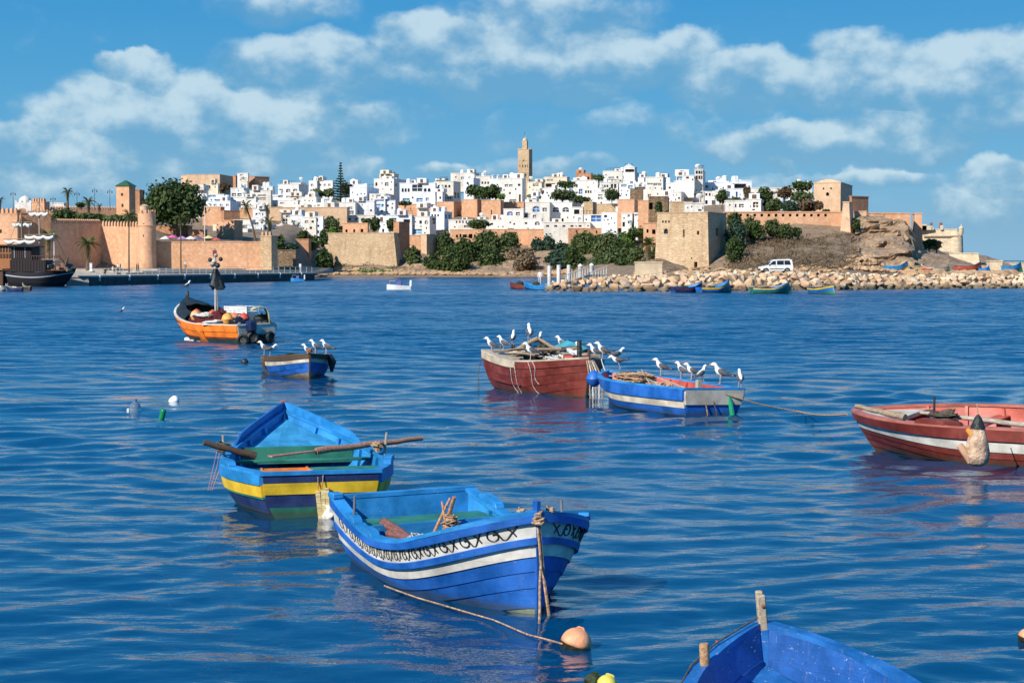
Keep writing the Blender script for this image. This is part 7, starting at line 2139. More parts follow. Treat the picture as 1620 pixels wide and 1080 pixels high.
for k_, (x_, y_, c_) in enumerate(((4.35, .55, (.65, .10, .02)), (3.75, .9, (.75, .42, .16)), (3.5, .2, (.62, .14, .05)), (1.45, .55, (.78, .38, .08)), (1.2, -.1, (.55, .08, .05)), (1.7, .1, (.70, .22, .10)), (2.7, -.4, (.06, .07, .09)))):
 mb = MB(); r_ = (.26, .24, .23, .26, .24, .25, .2)[k_]
 mb.lathe([(.02, -r_), (r_ * .7, -r_ * .7), (r_, 0), (r_ * .75, r_ * .66), (r_ * .35, r_ * .93), (.05, r_), (.03, r_ * 1.08)], 14)
 o = mb.build('net_float', plain('float_%s' % 'abcdefg'[k_], c_, rough=.5), smooth=True); o.location = bp(boatF, (x_, y_, 1.10 if x_ > 2 else 1.0))
 tag(o, ('dark red float nearest the bow', 'pale orange float left of the mast', 'reddish float at the foot of the mast', 'yellow orange float above the outboard engine', 'dark red float near the stern', 'salmon float near the stern', 'black float beside the white crates')[k_] + ' of the fishing boat', 'float', 'round floats on the orange fishing boat')
for k_ in range(5):
 for l_ in range(2):
  crate(boatF, (3.05 - k_ * .40, -.55, .86 + l_ * .34), (.17, .32, .30), .04 * k_, WHITE_P, '%s white plastic fish crate in the %s row, counted from the mast' % (('first', 'second', 'third', 'fourth', 'fifth')[k_], ('lower', 'upper')[l_]), 3, 'crate', 'white fish crates on the orange boat')
tangle('cork_line', boatF, (1.9, 1.0, .78), .55, 6, ROPE_W, 'white cork line coiled along the near rail of the fishing boat', 'net', thick=.035, seed=52, flat=.25)
tangle('cork_line', boatF, (3.3, .75, 1.05), .5, 3, ROPE_W, 'white cork line draped over the maroon net', 'net', thick=.03, seed=53, flat=.4)
mt = bp(boatF, (3.55, .05, .7))
tz = at(327, 396, mt.y).z
ms = empty('mast', mt, 0, 'mast on the orange boat with dark flags and floats bundled at its top', 'mast')
mb = MB(); mb.tube([(0, 0, -.2), (0, 0, tz - mt.z)], [.05, .035], 8); mb.build('mast_pole', METAL_L, ms, smooth=True)
mb = MB(); mb.tube([(.12, 0, -.1), (.06, 0, 2.0), (-.02, 0, tz - mt.z + .1)], .03, 6); mb.build('marker_pole', P_BROWN, ms, smooth=True)
zz0 = at(327, 455, mt.y).z - mt.z
zz1 = at(327, 425, mt.y).z - mt.z
vs, fs = [], []
for j in range(13):
 f = j / 12
 for i in range(12):
  th = i / 12 * 6.283
  r_ = (.10 + .20 * f) * (1 + .35 * math.sin(3 * th + 2 * f) + .2 * noise.noise((i, j * .7, 3)))
  vs.append((r_ * math.cos(th) + .05 * f, r_ * .7 * math.sin(th), zz1 + (zz0 - zz1) * f + .12 * math.sin(2 * th) * f))
for j in range(12):
 for i in range(12): fs.append((j * 12 + i, j * 12 + (i + 1) % 12, (j + 1) * 12 + (i + 1) % 12, (j + 1) * 12 + i))
mb = MB(); mb.add(vs, fs); mb.build('furled_black_flag', P_BLACK, ms, smooth='all')
for k_, (dx, py, r_) in enumerate(((-.22, 411, .10), (.24, 410, .10), (-.12, 418, .13), (.10, 420, .12), (.02, 404, .10), (-.05, 414, .12))):
 mb = MB(); mb.lathe([(.02, -r_), (r_ * .8, -r_ * .5), (r_, 0), (r_ * .7, r_ * .7), (.02, r_)], 10); o = mb.build('marker_float', (P_BLACK, P_BLACK, P_GREYW, P_BLACK, P_GREYW, P_CREAM)[k_], ms, smooth=True); o.location = (dx, 0, at(327, py, mt.y).z - mt.z)
mb = MB(); mb.box((-.10, -.05, tz - mt.z - .25), (.06, .05, tz - mt.z)); mb.build('red_rag', plain('dull_red_rag', (.22, .03, .03)), ms, bevel=.01)
# grey shelter at the stern and outboard engine
mb = MB(); vs = []
pr_ = [(0, .0), (.06, .45), (.16, .66), (.36, .74), (.62, .72), (.78, .60)]
for y_ in (-.42, .42):
 for (x_, z_) in pr_: vs.append((x_, y_, z_))
n_ = len(pr_)
mb.add(vs, [(i, i + 1, n_ + i + 1, n_ + i) for i in range(n_ - 1)])
o = mb.build('shelter_cloth', plain('khaki_tarp', (.42, .42, .26), rough=.8, bump=.4), smooth='all'); M_ = bmat(boatF) @ Matrix.Translation((.15, -.75, .80)) @ Matrix.Rotation(R(70), 4, 'Z'); o.location = M_.to_translation(); o.rotation_euler = M_.to_euler()
sol = o.modifiers.new('thickness', 'SOLIDIFY'); sol.thickness = .03
tag(o, 'khaki canvas arch over the stern of the orange fishing boat', 'canvas')
heap('black_bundle', boatF, (.45, -.55, .78), .36, P_BLACK, 'black bundle under the khaki canvas arch', 'bundle', seed=14, h=1.1)
heap('black_barrel_bag', boatF, (.75, .35, .75), .36, plain('glossy_black_bag', (.015, .018, .03), rough=.2, bump=.3), 'glossy black bag at the stern next to the floats', 'bag', seed=16, h=.9)
def outboard(M, name, label, s=1.0, mats=None):
 e = empty(name, (0, 0, 0), 0, label, 'outboard engine'); e.location = M.to_translation(); e.rotation_euler = M.to_euler(); e.scale = (s, s, s)
 mm = mats or (plain('engine_navy', (.01, .02, .07), rough=.3), P_BLACK)
 mb = MB(); mb.box((-.34, -.17, .30), (.10, .17, .72)); mb.build('engine_cowl', mm[0], e, bevel=.07)
 mb = MB(); mb.box((-.20, -.07, -.45), (.0, .07, .32)); mb.build('drive_shaft', mm[1], e, bevel=.02)
 mb = MB(); mb.box((-.05, -.12, .1), (.16, .12, .34)); mb.build('clamp', mm[1], e, bevel=.02)
 mb = MB(); mb.tube([(.1, 0, .42), (.55, .05, .5)], .025, 6); mb.build('tiller', mm[1], e)
 return e
outboard(bmat(boatF) @ Matrix.Translation((-.12, .35, .18)), 'outboard_engine', 'dark blue outboard engine on the stern of the orange fishing boat', 1.1)
for k_ in range(4):
 mb = MB(); mb.lathe([(.18, -.07), (.26, 0), (.18, .07), (.12, 0)], 18); o = mb.build('tyre_fender', P_BLACK, smooth=True)
 q = bp(boatF, (-.25 - .1 * (k_ % 2), .75 - k_ * .42, .1)); o.location = (q.x, q.y, .16 + .1 * (k_ % 2)); o.rotation_euler = (R(82), .1 * k_, R(15 * k_)); tag(o, 'one of the black tyres hanging at the stern waterline of the orange fishing boat', 'tyre', 'tyre fenders of the orange fishing boat')
for k_ in range(3):
 p_ = HF.P(.47 + .1 * k_, .42, 1, .08); mb = MB(); mb.lathe([(.02, -.22), (.10, -.18), (.10, .18), (.02, .22)], 10); o = mb.build('white_fender', WHITE_P, smooth=True); o.location = bp(boatF, p_ + Vector((0, .04, .02))); o.rotation_euler = (0, R(90), boatF.rotation_euler.z); tag(o, 'one of the white cylinder fenders along the waterline of the orange fishing boat', 'fender', 'white fenders of the orange fishing boat')
bb_ = bp(boatF, HF.P(1, 1, 1))
sg_ = at(297, 462, bb_.y)
mb = MB(); mb.tube([(0, 0, -.9), (0, 0, .05)], .06, 6); o = mb.build('bow_post', P_DARKW); o.location = sg_; tag(o, 'dark post at the bow tip of the orange fishing boat', 'post')
# -------------------------------------------------- small blue boat behind
QG = (-7.17, 56.13, -1.282, 4.277, 0.961, 0.749, 0.367, 0.556, 0.72, 0.1, 0.501, 2.205, 1.201, 0.01)
P_GREYS = paint('grey_brown_bottom', (.24, .19, .16), .5)
boatG, HG_ = boat(QG, 'small battered blue boat with gulls, just right of the orange fishing boat', [(0, .3, P_GREYS), (.3, .48, P_GREYS), (.48, .62, P_BLUE), (.62, .78, P_BLUE), (.78, .90, P_CREAM, .003), (.90, 1.0, P_DARKW, .02)],
                  [(0, .5, P_BLUE), (.5, 1, P_BLUE)], P_DARKW, P_LBLUE, inner_n=1, post_h=.14, ribs=5, stem_mat=P_DARKW)
thwart(HG_, boatG, .45, .1, .24, P_LBLUE); thwart(HG_, boatG, .7, .08, .3, P_LBLUE); deck(HG_, boatG, .03, .2, .05, P_LBLUE, 'stern_deck')
heap('net_heap', boatG, (1.9, 0, .30), .5, plain('brown_net', (.28, .15, .09), bump=1.0), 'brown net heap in the small battered blue boat', 'net', seed=23, h=.5)
tangle('net_heap', boatG, (1.2, -.1, .36), .4, 14, NET_G, 'dark cord heap aft in the small battered blue boat', 'net', thick=.016, seed=61, flat=.4)
for k_ in range(5):
 t_ = .08 + k_ * .09
 pts = [bp(boatG, HG_.P(t_ + .01 * math.sin(i), 1.02 - .5 * i / 6, -1, .04)) for i in range(7)]
 mb = MB(); mb.tube(pts, .03, 5); tag(mb.build('hanging_rope', ROPE_D), 'one of the dark ropes hung over the near side of the small battered blue boat', 'rope', 'dark ropes over the side of the small blue boat')
mb = MB(); mb.tube([bp(boatG, HG_.P(.72, 1, -1)), atz(463, 590, .1)], .02, 6); tag(mb.build('white_stick', RAILW), 'white stick hanging at the side of the small battered blue boat', 'stick')
a0 = bp(boatG, HG_.P(.80, 1, 1)); mb = MB(); mb.tube([a0 + Vector((.05, 0, .02)), a0 + Vector((.14, 0, -.2)), a0 + Vector((.12, 0, -.5))], [.07, .13, .04], 8); tag(mb.build('dark_rag', P_BLACK, smooth=True), 'dark rag hanging over the right bow of the small battered blue boat', 'rag')
tangle('rope_knot', boatG, tuple(HG_.P(1, 1, 1) + Vector((0, 0, .05))), .09, 7, plain('rusty_rope', (.40, .13, .06)), 'rusty rope knot on the stem of the small battered blue boat', thick=.014, seed=71, flat=.9)
# -------------------------------------------------- near blue bow at the lower right
QH = (2.03, 9.62, 1.632, 3.05, 0.78, 0.8, 0.7, 0.633, 0.875, 0.12, 0.503, 2.0, 1.15, -0.05)
P_B2 = paint('deep_blue_paint', (.003, .095, .38), 1.0)
P_B3 = paint('bright_blue_rail', (.008, .15, .48), .9)
boatH, HH = boat(QH, 'blue boat bow with a bare wooden stem head at the lower right corner', [(0, .3, P_B2), (.3, .5, P_B2), (.5, .7, P_B2), (.7, .85, P_B2), (.85, 1.0, P_B2, .03)],
                 [(0, .5, P_B2), (.5, 1, P_B2)], P_B3, P_B2, inner_n=4, post_h=.02, ribs=0, capw=.10, stem_mat=P_B3)
s_ = HH.P(1, 1, 1)
mb = MB(); mb.box((-.05, -.032, -.05), (.0, .032, .21)); mb.box((.004, -.026, -.05), (.05, .026, .23))
o = mb.build('stem_head', wood('bleached_timber', (.50, .40, .27), sc=2.0), boatH, bevel=.008); o.location = (s_.x - .03, 0, s_.z + .02); o.rotation_euler = (R(-3), R(-4), 0)
mb = MB(); mb.lathe([(.013, 0), (.013, .012), (.004, .016)], 10, M=Matrix.Translation((s_.x - .085, 0, s_.z + .15)) @ Matrix.Rotation(R(-90), 4, 'Y')); mb.build('iron_bolt', plain('rust', (.20, .06, .03), rough=.8), boatH)
mb = MB(); mb.prism([(s_.x - .10, -.035, s_.z - .5), (s_.x - .045, -.035, s_.z - .5), (s_.x - .045, -.035, s_.z - .01), (s_.x - .075, -.035, s_.z - .01)], (0, .07, 0)); mb.build('apron', P_B3, boatH, bevel=.004)
deck(HH, boatH, .80, .97, .30, P_B3, 'foredeck', nb=2)
tl = HH.P(.80, 1, 1)
mb = MB(); mb.lathe([(.034, 0), (.034, .14), (.030, .15), (.0, .152)], 14); o = mb.build('wooden_thole', wood('thole_wood', (.45, .26, .13)), boatH, smooth=True); o.location = tl + Vector((-.06, .0, .02))
rope('bow_line', [bp(boatH, (s_.x - .03, .03, s_.z + .06)), bp(boatH, HH.P(.88, 1, 1) + Vector((0, .03, .05))), bp(boatH, HH.P(.78, 1, 1) + Vector((0, .06, .04))), bp(boatH, HH.P(.6, 1, 1) + Vector((0, .1, 0)))], .007, ROPE_D, 'thin grey line running along the left rail of the near blue bow')
mb = MB(); mb.lathe([(.0, -.012), (.013, 0), (.0, .012)], 8); o = mb.build('red_bead', plain('red_plastic', (.5, .06, .03))); o.location = bp(boatH, HH.P(.885, 1, 1) + Vector((0, .03, .055))); tag(o, 'small red bead on the thin grey line of the near blue bow', 'bead')
# -------------------------------------------------- small moored boats along the breakwater
MG = 'painted boats moored under the breakwater'
for (pxs, pyw, Y_, h_, L_, zb_, cols_, lb) in (
  (1088, 462, 190, R(20), 3.3, 1.15, (P_BLUE, P_RED, P_NAVY), 'dark blue and red boat, leftmost moored under the breakwater'),
  (1130, 463, 189, R(24), 3.6, 1.35, (P_GREEN, P_YEL, P_BLUE), 'blue boat with yellow rail and green chevron moored under the breakwater'),
  (1219, 465, 184, R(8), 3.9, 1.15, (P_GREEN, P_LBLUE, P_GREEN), 'long green and teal boat moored below the white van'),
  (1303, 466, 182, R(-65), 3.6, .9, (P_GREEN, P_GREEN, P_BLUE), 'green boat with bags moored right of the long green one')):
 b_ = at(pxs, pyw, Y_)
 Lb = L_
 sx = b_.x - Lb / 2 * math.cos(h_); sy = Y_ - Lb / 2 * math.sin(h_)
 q_ = (sx, sy, h_, Lb, .95, .75, .62, .55, zb_, -.25, .5, 2.2, 1.2, 0)
 rt__, Hq = boat(q_, lb, [(0, .35, cols_[0]), (.35, .6, cols_[0]), (.6, .82, cols_[2]), (.82, .9, cols_[1], .01), (.9, 1.0, P_YEL if cols_[1] is not P_RED else P_NAVY, .02)], [(0, .6, cols_[0]), (.6, 1, cols_[2])], P_NAVY, P_LBLUE, MG, inner_n=1, post_h=.12, ribs=0, detail=False)
 deck(Hq, rt__, .05, .7, .22, P_DARKW, 'deck')
 heap('net_heap', rt__, (Lb * .38, 0, .45), .5, (NET_G, NET_R, ROPE_W)[len(lb) % 3], 'net heap in the ' + lb.split(',')[0].split(' moored')[0], 'net', seed=len(lb), h=.5)
# pair left of the pilings, and the small craft in mid channel
for (pxs, pyw, Y_, h_, L_, zb_, c1, lb, cat_) in ((823, 457, 212, R(160), 2.6, .8, P_RED, 'small dark red boat left of the teal one by the pilings', 'boat'), (849, 458, 208, R(150), 3.4, .85, P_LBLUE, 'teal boat with a person aboard beside the white pilings', 'boat')):
 b_ = at(pxs, pyw, Y_)
 q_ = (b_.x - L_ / 2 * math.cos(h_), Y_ - L_ / 2 * math.sin(h_), h_, L_, .8, .75, .6, .5, zb_, .1, .5, 2.2, 1.2, 0)
 rt__, Hq = boat(q_, lb, [(0, .6, P_NAVY), (.6, 1.0, c1, .01)], [(0, 1, P_NAVY)], c1, c1, MG, inner_n=1, ribs=0, detail=False)
 heap('dark_bundle', rt__, (L_ * .5, 0, .4), .5, NET_G, 'dark gear heap in the ' + lb.split(' by')[0].split(' beside')[0], 'bundle', seed=int(pxs), h=1.0)
for (pxs, pyw, w_, lb, hm) in ((631, 458, 38, 'small white motor boat with violet cover crossing the channel', WHITE_P), (471, 445.5, 22, 'tiny blue and white motor boat by the quay end', P_LBLUE)):
 b_ = atz(pxs, pyw, 0); s_ = w_ / 2 / FPX * b_.y
 r_ = empty('motor_boat', (b_.x, b_.y, 0), R(182), lb, 'boat')
 mb = MB(); vs = []
 for i in range(11):
  f = i / 10; x = -s_ + 2 * s_ * f; hb_ = s_ * .36 * (1 - max(0, (f - .45) / .55) ** 2.2) + .01
  vs += [(x, -hb_, .42 + .2 * f), (x, -hb_ * .75, -.15), (x, hb_ * .75, -.15), (x, hb_, .42 + .2 * f)]
 fs = [(i * 4 + j, (i + 1) * 4 + j, (i + 1) * 4 + j + 1, i * 4 + j + 1) for i in range(10) for j in range(3)] + [(0, 1, 2, 3)] + [(i * 4, i * 4 + 3, (i + 1) * 4 + 3, (i + 1) * 4) for i in range(10)]
 mb.add(vs, fs); mb.build('hull', hm, r_)
 mb = MB(); mb.box((-s_ * .25, -s_ * .2, .4), (s_ * .2, s_ * .2, 1.0)); mb.build('console', plain('violet_cover', (.12, .10, .30)), r_, bevel=.08)
 mb = MB(); mb.box((-s_ * 1.1, -.2, .2), (-s_ * .9, .2, 1.1)); mb.build('engine', WHITE_P, r_, bevel=.06)
 mb = MB(); mb.tube([(s_ * .8, -.3, .6), (s_ * .8, -.3, 1.0), (s_ * .3, -.35, 1.0)], .03, 5); mb.build('bow_rail', METAL_L, r_)
# beached boats behind the right end of the breakwater
for (x0, x1, yt, yb, Y_, c1, c2, h_, lb) in ((0, 180, 785, 882, 238, P_LBLUE, P_YEL, R(6), 'beached boat with high blue bow and yellow side under the cliff'), (300, 385, 828, 880, 236, P_RED2, P_WHITE, R(172), 'small red and white beached hull right of the blue bowed boat'),
                                              (580, 775, 802, 878, 236, P_RED2, P_NAVY, R(5), 'red beached hull with dark blue top below the sea fort'), (770, 845, 838, 880, 233, P_LBLUE, P_LBLUE, R(4), 'little sky blue dinghy at the right end of the red hull'),
                                              (955, 1105, 798, 880, 240, P_LBLUE, P_GREEN, R(8), 'blue and green beached hull at the far right of the breakwater'), (210, 300, 835, 880, 235, P_NAVY, P_YEL, R(170), 'low dark beached skiff between blue bow and red hull'),
                                              (390, 520, 838, 882, 236, P_GUNW, P_GREEN, R(8), 'pale worn beached skiff left of the red hull')):
 pa, pb = gx(8, x0), gx(8, x1)
 L_ = (pb - pa) / FPX * Y_ * 1.05
 b_ = at((pa + pb) / 2, gy(8, yb), Y_)
 hh_ = (gy(8, yb) - gy(8, yt)) / FPX * Y_
 q_ = (b_.x - L_ / 2 * math.cos(h_), Y_ - L_ / 2 * math.sin(h_), h_, L_, min(1.2, L_ * .24), .7, hh_ * .45, hh_ * .4, hh_ * .9, -.2, .5, 2.2, 1.2, -.10)
 rt__, Hq = boat(q_, lb, [(0, .55, c2), (.55, 1.0, c1, .01)], [(0, 1, c1)], c2, c1, 'beached boats behind the breakwater', inner_n=1, ribs=0, detail=False, z0=b_.z + .25, draft=.2)
 deck(Hq, rt__, .05, .9, .1, c1, 'deck')
# -------------------------------------------------- the dark wooden ship at the left edge
def ship():
 Y0 = 233.0
 s = empty('wooden_ship', (at(58, 455, Y0).x, Y0, 0), 0, 'dark wooden sailing ship with furled sails moored at the left edge', 'ship')
 inv = Matrix.Translation(-s.location)
 SH = wood('tarred_timber', (.010, .009, .014)); SB = wood('brown_ship_timber', (.13, .055, .028)); CAN = plain('white_canvas', (.76, .73, .66), rough=.9, bump=.5)
 def X(px): return at(px, 420, Y0).x - s.location.x
 def Z(py): return at(58, py, Y0).z
 H_ = Hull(X(117) - X(8), 2.6, .8, Z(425), Z(431), Z(424), 1.4, .45, 2.4, 1.2, .6, bilge=.5)
 hb_ = empty('hull', (X(8), 1.2, 0)); hb_.parent = s
 for sd in (1, -1):
  for k in range(7):
   strake(H_, k / 7, (k + 1) / 7, sd, SH, hb_, lap=.03)
  strake(H_, .80, .84, sd, METAL_L, hb_, .05, 'rubbing_strake')
 dk = MB(); dk.box((X(10), -1.2, Z(428)), (X(104), 3.4, Z(428) + .1)); dk.build('deck', SB, s)
 dk = MB(); dk.prism([(X(8), -1.4, -.3), (X(8), 3.6, -.3), (X(8), 3.4, Z(425)), (X(8), -1.2, Z(425))], (.1, 0, 0)); dk.build('transom', SH, s)
 for (a_, b_, c_, d_, nm, mt_, yy) in ((20, 76, 430, 411, 'lower_house', SH, -1.3), (21, 53, 411, 390, 'upper_house', SH, -1.0)):
  mb = MB(); mb.box((X(a_), yy, Z(c_)), (X(b_), yy + 3.8, Z(d_))); mb.build(nm, mt_, s)
 mb = MB(); mb.prism([(X(17), -1.6, Z(390)), (X(60), -1.6, Z(391)), (X(60), -1.6, Z(389.5)), (X(17), -1.6, Z(387))], (0, 5, 0)); mb.build('house_roof', SH, s)
 for k in range(9):
  mb = MB(); mb.box((X(22.5 + k * 3.4), -1.06, Z(408)), (X(23.3 + k * 3.4), -.99, Z(391))); mb.build('post', METAL_L if k in (1, 6) else SB, s)
 for k in range(13):
  mb = MB(); mb.box((X(21 + k * 4.4), -1.36, Z(429)), (X(21.5 + k * 4.4), -1.30, Z(411.5))); mb.build('batten', SB, s)
 for k in range(12):
  mb = MB(); mb.tube([(X(54 + k * 4), -1.3, Z(411)), (X(54 + k * 4), -1.3, Z(405))], .05, 5); mb.build('rail_post', SB, s)
 for (a_, b_, y_) in ((54, 98, 405), (70, 97, 410.5)):
  mb = MB(); mb.tube([(X(a_), -1.3, Z(y_)), (X(b_), -1.3, Z(y_))], .06, 5); mb.build('hand_rail', P_GREYW if y_ > 406 else SB, s)
 mb = MB(); mb.tube([(X(96), -.8, Z(404)), (X(105), -.8, Z(416))], .07, 6); mb.tube([(X(106), -.8, Z(420)), (X(111), -.8, Z(406))], [.2, .08], 6); mb.build('bow_gear', P_DARKW, s)
 for (px, yt, yb, rr_, mt_) in ((32, 330, 395, .10, P_BROWN), (60.5, 312, 410, .14, P_GREYW), (83.5, 368, 418, .09, RAILW), (44, 352, 392, .06, P_BROWN)):
  mb = MB(); mb.tube([(X(px), .8, Z(yb)), (X(px), .8, Z(yt))], [rr_, rr_ * .5], 8); mb.build('mast', mt_, s, smooth=True)
 for (a_, b_, y_, dy) in ((45, 75, 341, 0), (17, 48, 358, 1), (38, 83, 378, 0), (7, 56, 385, -1)):
  mb = MB(); vs = []; n = 24
  for i in range(n + 1):
   f = i / n; x = X(a_ + (b_ - a_) * f); sag = abs(math.sin(f * math.pi * 3)) * .22
   for e in range(6):
    th = e / 6 * 6.283
    vs.append((x, .5 + dy * .5 + .13 * math.cos(th), Z(y_) + .30 - sag + (.20 + .10 * abs(math.sin(f * 9.4))) * math.sin(th)))
  mb.add(vs, [(i * 6 + e, i * 6 + (e + 1) % 6, (i + 1) * 6 + (e + 1) % 6, (i + 1) * 6 + e) for i in range(n) for e in range(6)])
  mb.build('furled_sail', CAN, s, smooth='all')
  mb = MB(); mb.tube([(X(a_ - 1), .5 + dy * .5, Z(y_) + .55), (X(b_ + 1), .5 + dy * .5, Z(y_) + .6)], .06, 6); mb.build('yard', P_BROWN, s)
 for (xa, ya, xb, yb) in ((60, 318, 110, 422), (60, 318, 36, 388), (32, 334, 12, 385), (83, 370, 112, 424), (60, 330, 83, 372), (32, 340, 60, 330)):
  mb = MB(); mb.tube([(X(xa), .6, Z(ya)), (X(xb), .6, Z(yb))], .022, 4); mb.build('stay_rope', ROPE_D, s)
 g_ = random.Random(4)
 for k in range(34):
  c_ = g_.choice(((.6, .55, .5), (.35, .18, .1), (.1, .15, .12), (.7, .68, .66), (.4, .1, .08), (.2, .14, .1)))
  mb = MB(); sz = g_.uniform(.12, .32); mb.box((-sz, -sz, 0), (sz, sz, sz * 1.6), M=Matrix.Translation((X(g_.uniform(78, 113)), g_.uniform(-.9, 1), Z(430 - g_.uniform(0, 9)))) @ Matrix.Rotation(g_.uniform(0, 3), 4, 'Z'))
  mb.build('deck_gear', plain('gear_%d' % (hash(c_) % 7), c_), s, bevel=.05)
 # brown restaurant ship behind, cut by the frame
 r = empty('wooden_ship', (at(2, 455, 239).x, 239, 0), 0, 'brown timber ship stern with lit window gallery cut by the left edge', 'ship')
 def X2(px): return at(px, 420, 237).x - r.location.x
 for (a_, b_, c_, d_, nm, mt_) in ((-60, 20, 425, 410, 'gallery_base', wood('warm_timber', (.42, .17, .06))), (-60, 20.5, 410, 399, 'gallery_wall', wood('warm_timber', (.42, .17, .06))), (-60, 18, 399, 388, 'window_band', SHADOWY), (-62, 23, 388, 386, 'gallery_roof', wood('warm_timber', (.42, .17, .06))), (-60, 17, 458, 425, 'hull', SB)):
  mb = MB(); mb.box((X2(a_), -2.4 if 'roof' in nm else -2.0, Z(c_)), (X2(b_), 5, Z(d_))); mb.build(nm, mt_, r)
 for k in range(5):
  mb = MB(); mb.box((X2(0 + k * 4.6) - .06, -2.06, Z(399)), (X2(0 + k * 4.6) + .06, -1.98, Z(388))); mb.build('window_post', wood('warm_timber', (.42, .17, .06)), r)
  mb = MB(); mb.box((X2(1.5 + k * 4.6) - .12, -2.07, Z(408)), (X2(1.5 + k * 4.6) + .12, -1.99, Z(401))); mb.build('wall_panel', SB, r)
 mb = MB(); mb.prism([(X2(-40), -2.2, Z(429)), (X2(18), -2.2, Z(427)), (X2(6), -2.2, Z(421)), (X2(-40), -2.2, Z(422))], (0, .3, 0)); mb.build('stern_awning', wood('warm_timber', (.42, .17, .06)), r)
ship()
for (px, py, w_, h_, m1, lb) in ((2, 461, 20, R(8), P_CREAM, 'small pale boat at the far left edge below the ships'), (22, 461.5, 26, R(175), P_NAVY, 'small dark blue boat moored under the dark wooden ship'), (42, 460, 14, R(160), P_DARKW, 'tiny black boat beside the dark blue one under the ship')):
 b_ = atz(px, py, 0); L_ = w_ / FPX * b_.y
 q_ = (b_.x - L_ / 2 * math.cos(h_), b_.y - L_ / 2 * math.sin(h_), h_, L_, L_ * .24, .7, .5, .45, .75, .1, .5, 2.2, 1.2, 0)
 rt__, Hq = boat(q_, lb, [(0, .7, m1), (.7, 1.0, m1, .01)], [(0, 1, m1)], P_GUNW, m1, 'small boats under the wooden ships', inner_n=1, ribs=0, detail=False)
 heap('net_heap', rt__, (L_ * .45, 0, .3), .35, ROPE_W if px != 42 else NET_G, 'gear heap in the ' + lb.split(' at the')[0].split(' moored')[0].split(' beside')[0], 'bundle', seed=int(px), h=.8)
# ================================================================ FLOATING THINGS
def buoy(px, py, rad, mat, mat2, label, dz=.35):
 c_ = atz(px, py, rad * .25)
 r_ = empty('buoy', c_, 0, label, 'buoy')
 M_ = Matrix.Rotation(R(18), 4, 'Y')
 def arc(a0, a1, n=9): return [(rad * math.cos(a0 + (a1 - a0) * i / n), rad * math.sin(a0 + (a1 - a0) * i / n)) for i in range(n + 1)]
 mb = MB(); mb.lathe(arc(-.05, 1.55), 28, M=M_); mb.build('top_shell', mat, r_, smooth='all')
 mb = MB(); mb.lathe([(a_ * 1.004, b_) for a_, b_ in arc(-1.55, -.05)], 28, M=M_); mb.build('fouled_belly', mat2, r_, smooth='all')
 mb = MB(); mb.tube([M_ @ Vector((-.035, 0, rad * .97)), M_ @ Vector((-.02, 0, rad * 1.07)), M_ @ Vector((.02, 0, rad * 1.07)), M_ @ Vector((.035, 0, rad * .97))], .008, 6); mb.build('lifting_eye', mat, r_, smooth=True)
FOUL = plain('barnacle_growth', (.045, .05, .02), rough=.95, var=.6, scale=25, bump=1.5)
OB = plain('sun_bleached_orange', (.80, .36, .18), rough=.5, var=.15, scale=8, bump=.2)
buoy(911, 1017, .142, OB, FOUL, 'orange ball buoy with weedy belly floating below the scrolled boat')
buoy(1625, 1008, .085, OB, FOUL, 'pale orange buoy cut by the right edge of the photo')
buoy(938, 1078, .075, plain('dark_green_float', (.03, .05, .015), bump=1.0), FOUL, 'dark weedy float at the bottom edge of the photo')
buoy(960, 1083, .085, plain('yellow_float', (.70, .60, .10), rough=.5), FOUL, 'yellow float at the bottom edge of the photo')
buoy(387, 573, .13, plain('black_float', (.03, .02, .025), rough=.5), FOUL, 'small dark buoy left of the small battered blue boat')
rope('buoy_line', [atz(608, 926, .06), atz(660, 945, .05), atz(720, 962, .05), atz(780, 980, .05), atz(835, 1003, .045), atz(890, 1018, .05)], .008, ROPE, 'thin tan line from the side of the scrolled boat to the orange buoy', n=5)
# white plastic float, bottles
c_ = atz(275, 634, 0)
mb = MB(); mb.lathe([(.12, -.04), (.115, .02), (.085, .07), (.03, .125), (.01, .13)], 16)
for i, v in enumerate(mb.v): mb.v[i] = (v[0] * 1.15 + .06 * v[2] * 4 * (1 if v[0] > 0 else .3), v[1], v[2])
o = mb.build('white_float', plain('white_foam', (.80, .80, .80), rough=.6), smooth='all'); o.location = c_; tag(o, 'white pointed foam float on the open water at the left', 'float')
def clear_bottle():
 m, N, b = newmat('clear_plastic'); setb(N, b, 'Base Color', (.75, .85, .9)); setb(N, b, 'Transmission Weight', .85); setb(N, b, 'Roughness', .08); setb(N, b, 'IOR', 1.25); return m
c_ = atz(214, 652, 0)
r_ = empty('plastic_jug', c_, 0, 'clear plastic water jug floating upright left of the green bottle', 'jug')
mb = MB(); mb.lathe([(.12, -.15), (.13, -.1), (.13, .02), (.125, .04), (.13, .06), (.13, .14), (.10, .20), (.04, .24), (.04, .27)], 18); mb.build('jug_body', clear_bottle(), r_, smooth=True)
mb = MB(); mb.lathe([(.045, .265), (.045, .30), (0, .30)], 12); mb.build('jug_cap', plain('blue_cap', (.03, .15, .5)), r_)
mb = MB(); mb.box((-.19, -.03, -.02), (-.13, .03, .09)); mb.build('white_label', WHITE_P, r_, bevel=.01)
c_ = atz(256, 660, 0)
r_ = empty('green_bottle', c_, 0, 'green plastic bottle bobbing upside down on the left water', 'bottle')
M_ = Matrix.Rotation(R(14), 4, 'Y')
mb = MB(); mb.lathe([(.03, -.2), (.06, -.1), (.065, .10), (.062, .16), (.045, .19), (.0, .18)], 14, M=M_); mb.build('bottle_body', plain('green_bottle_plastic', (.01, .22, .07), rough=.15), r_, smooth=True)
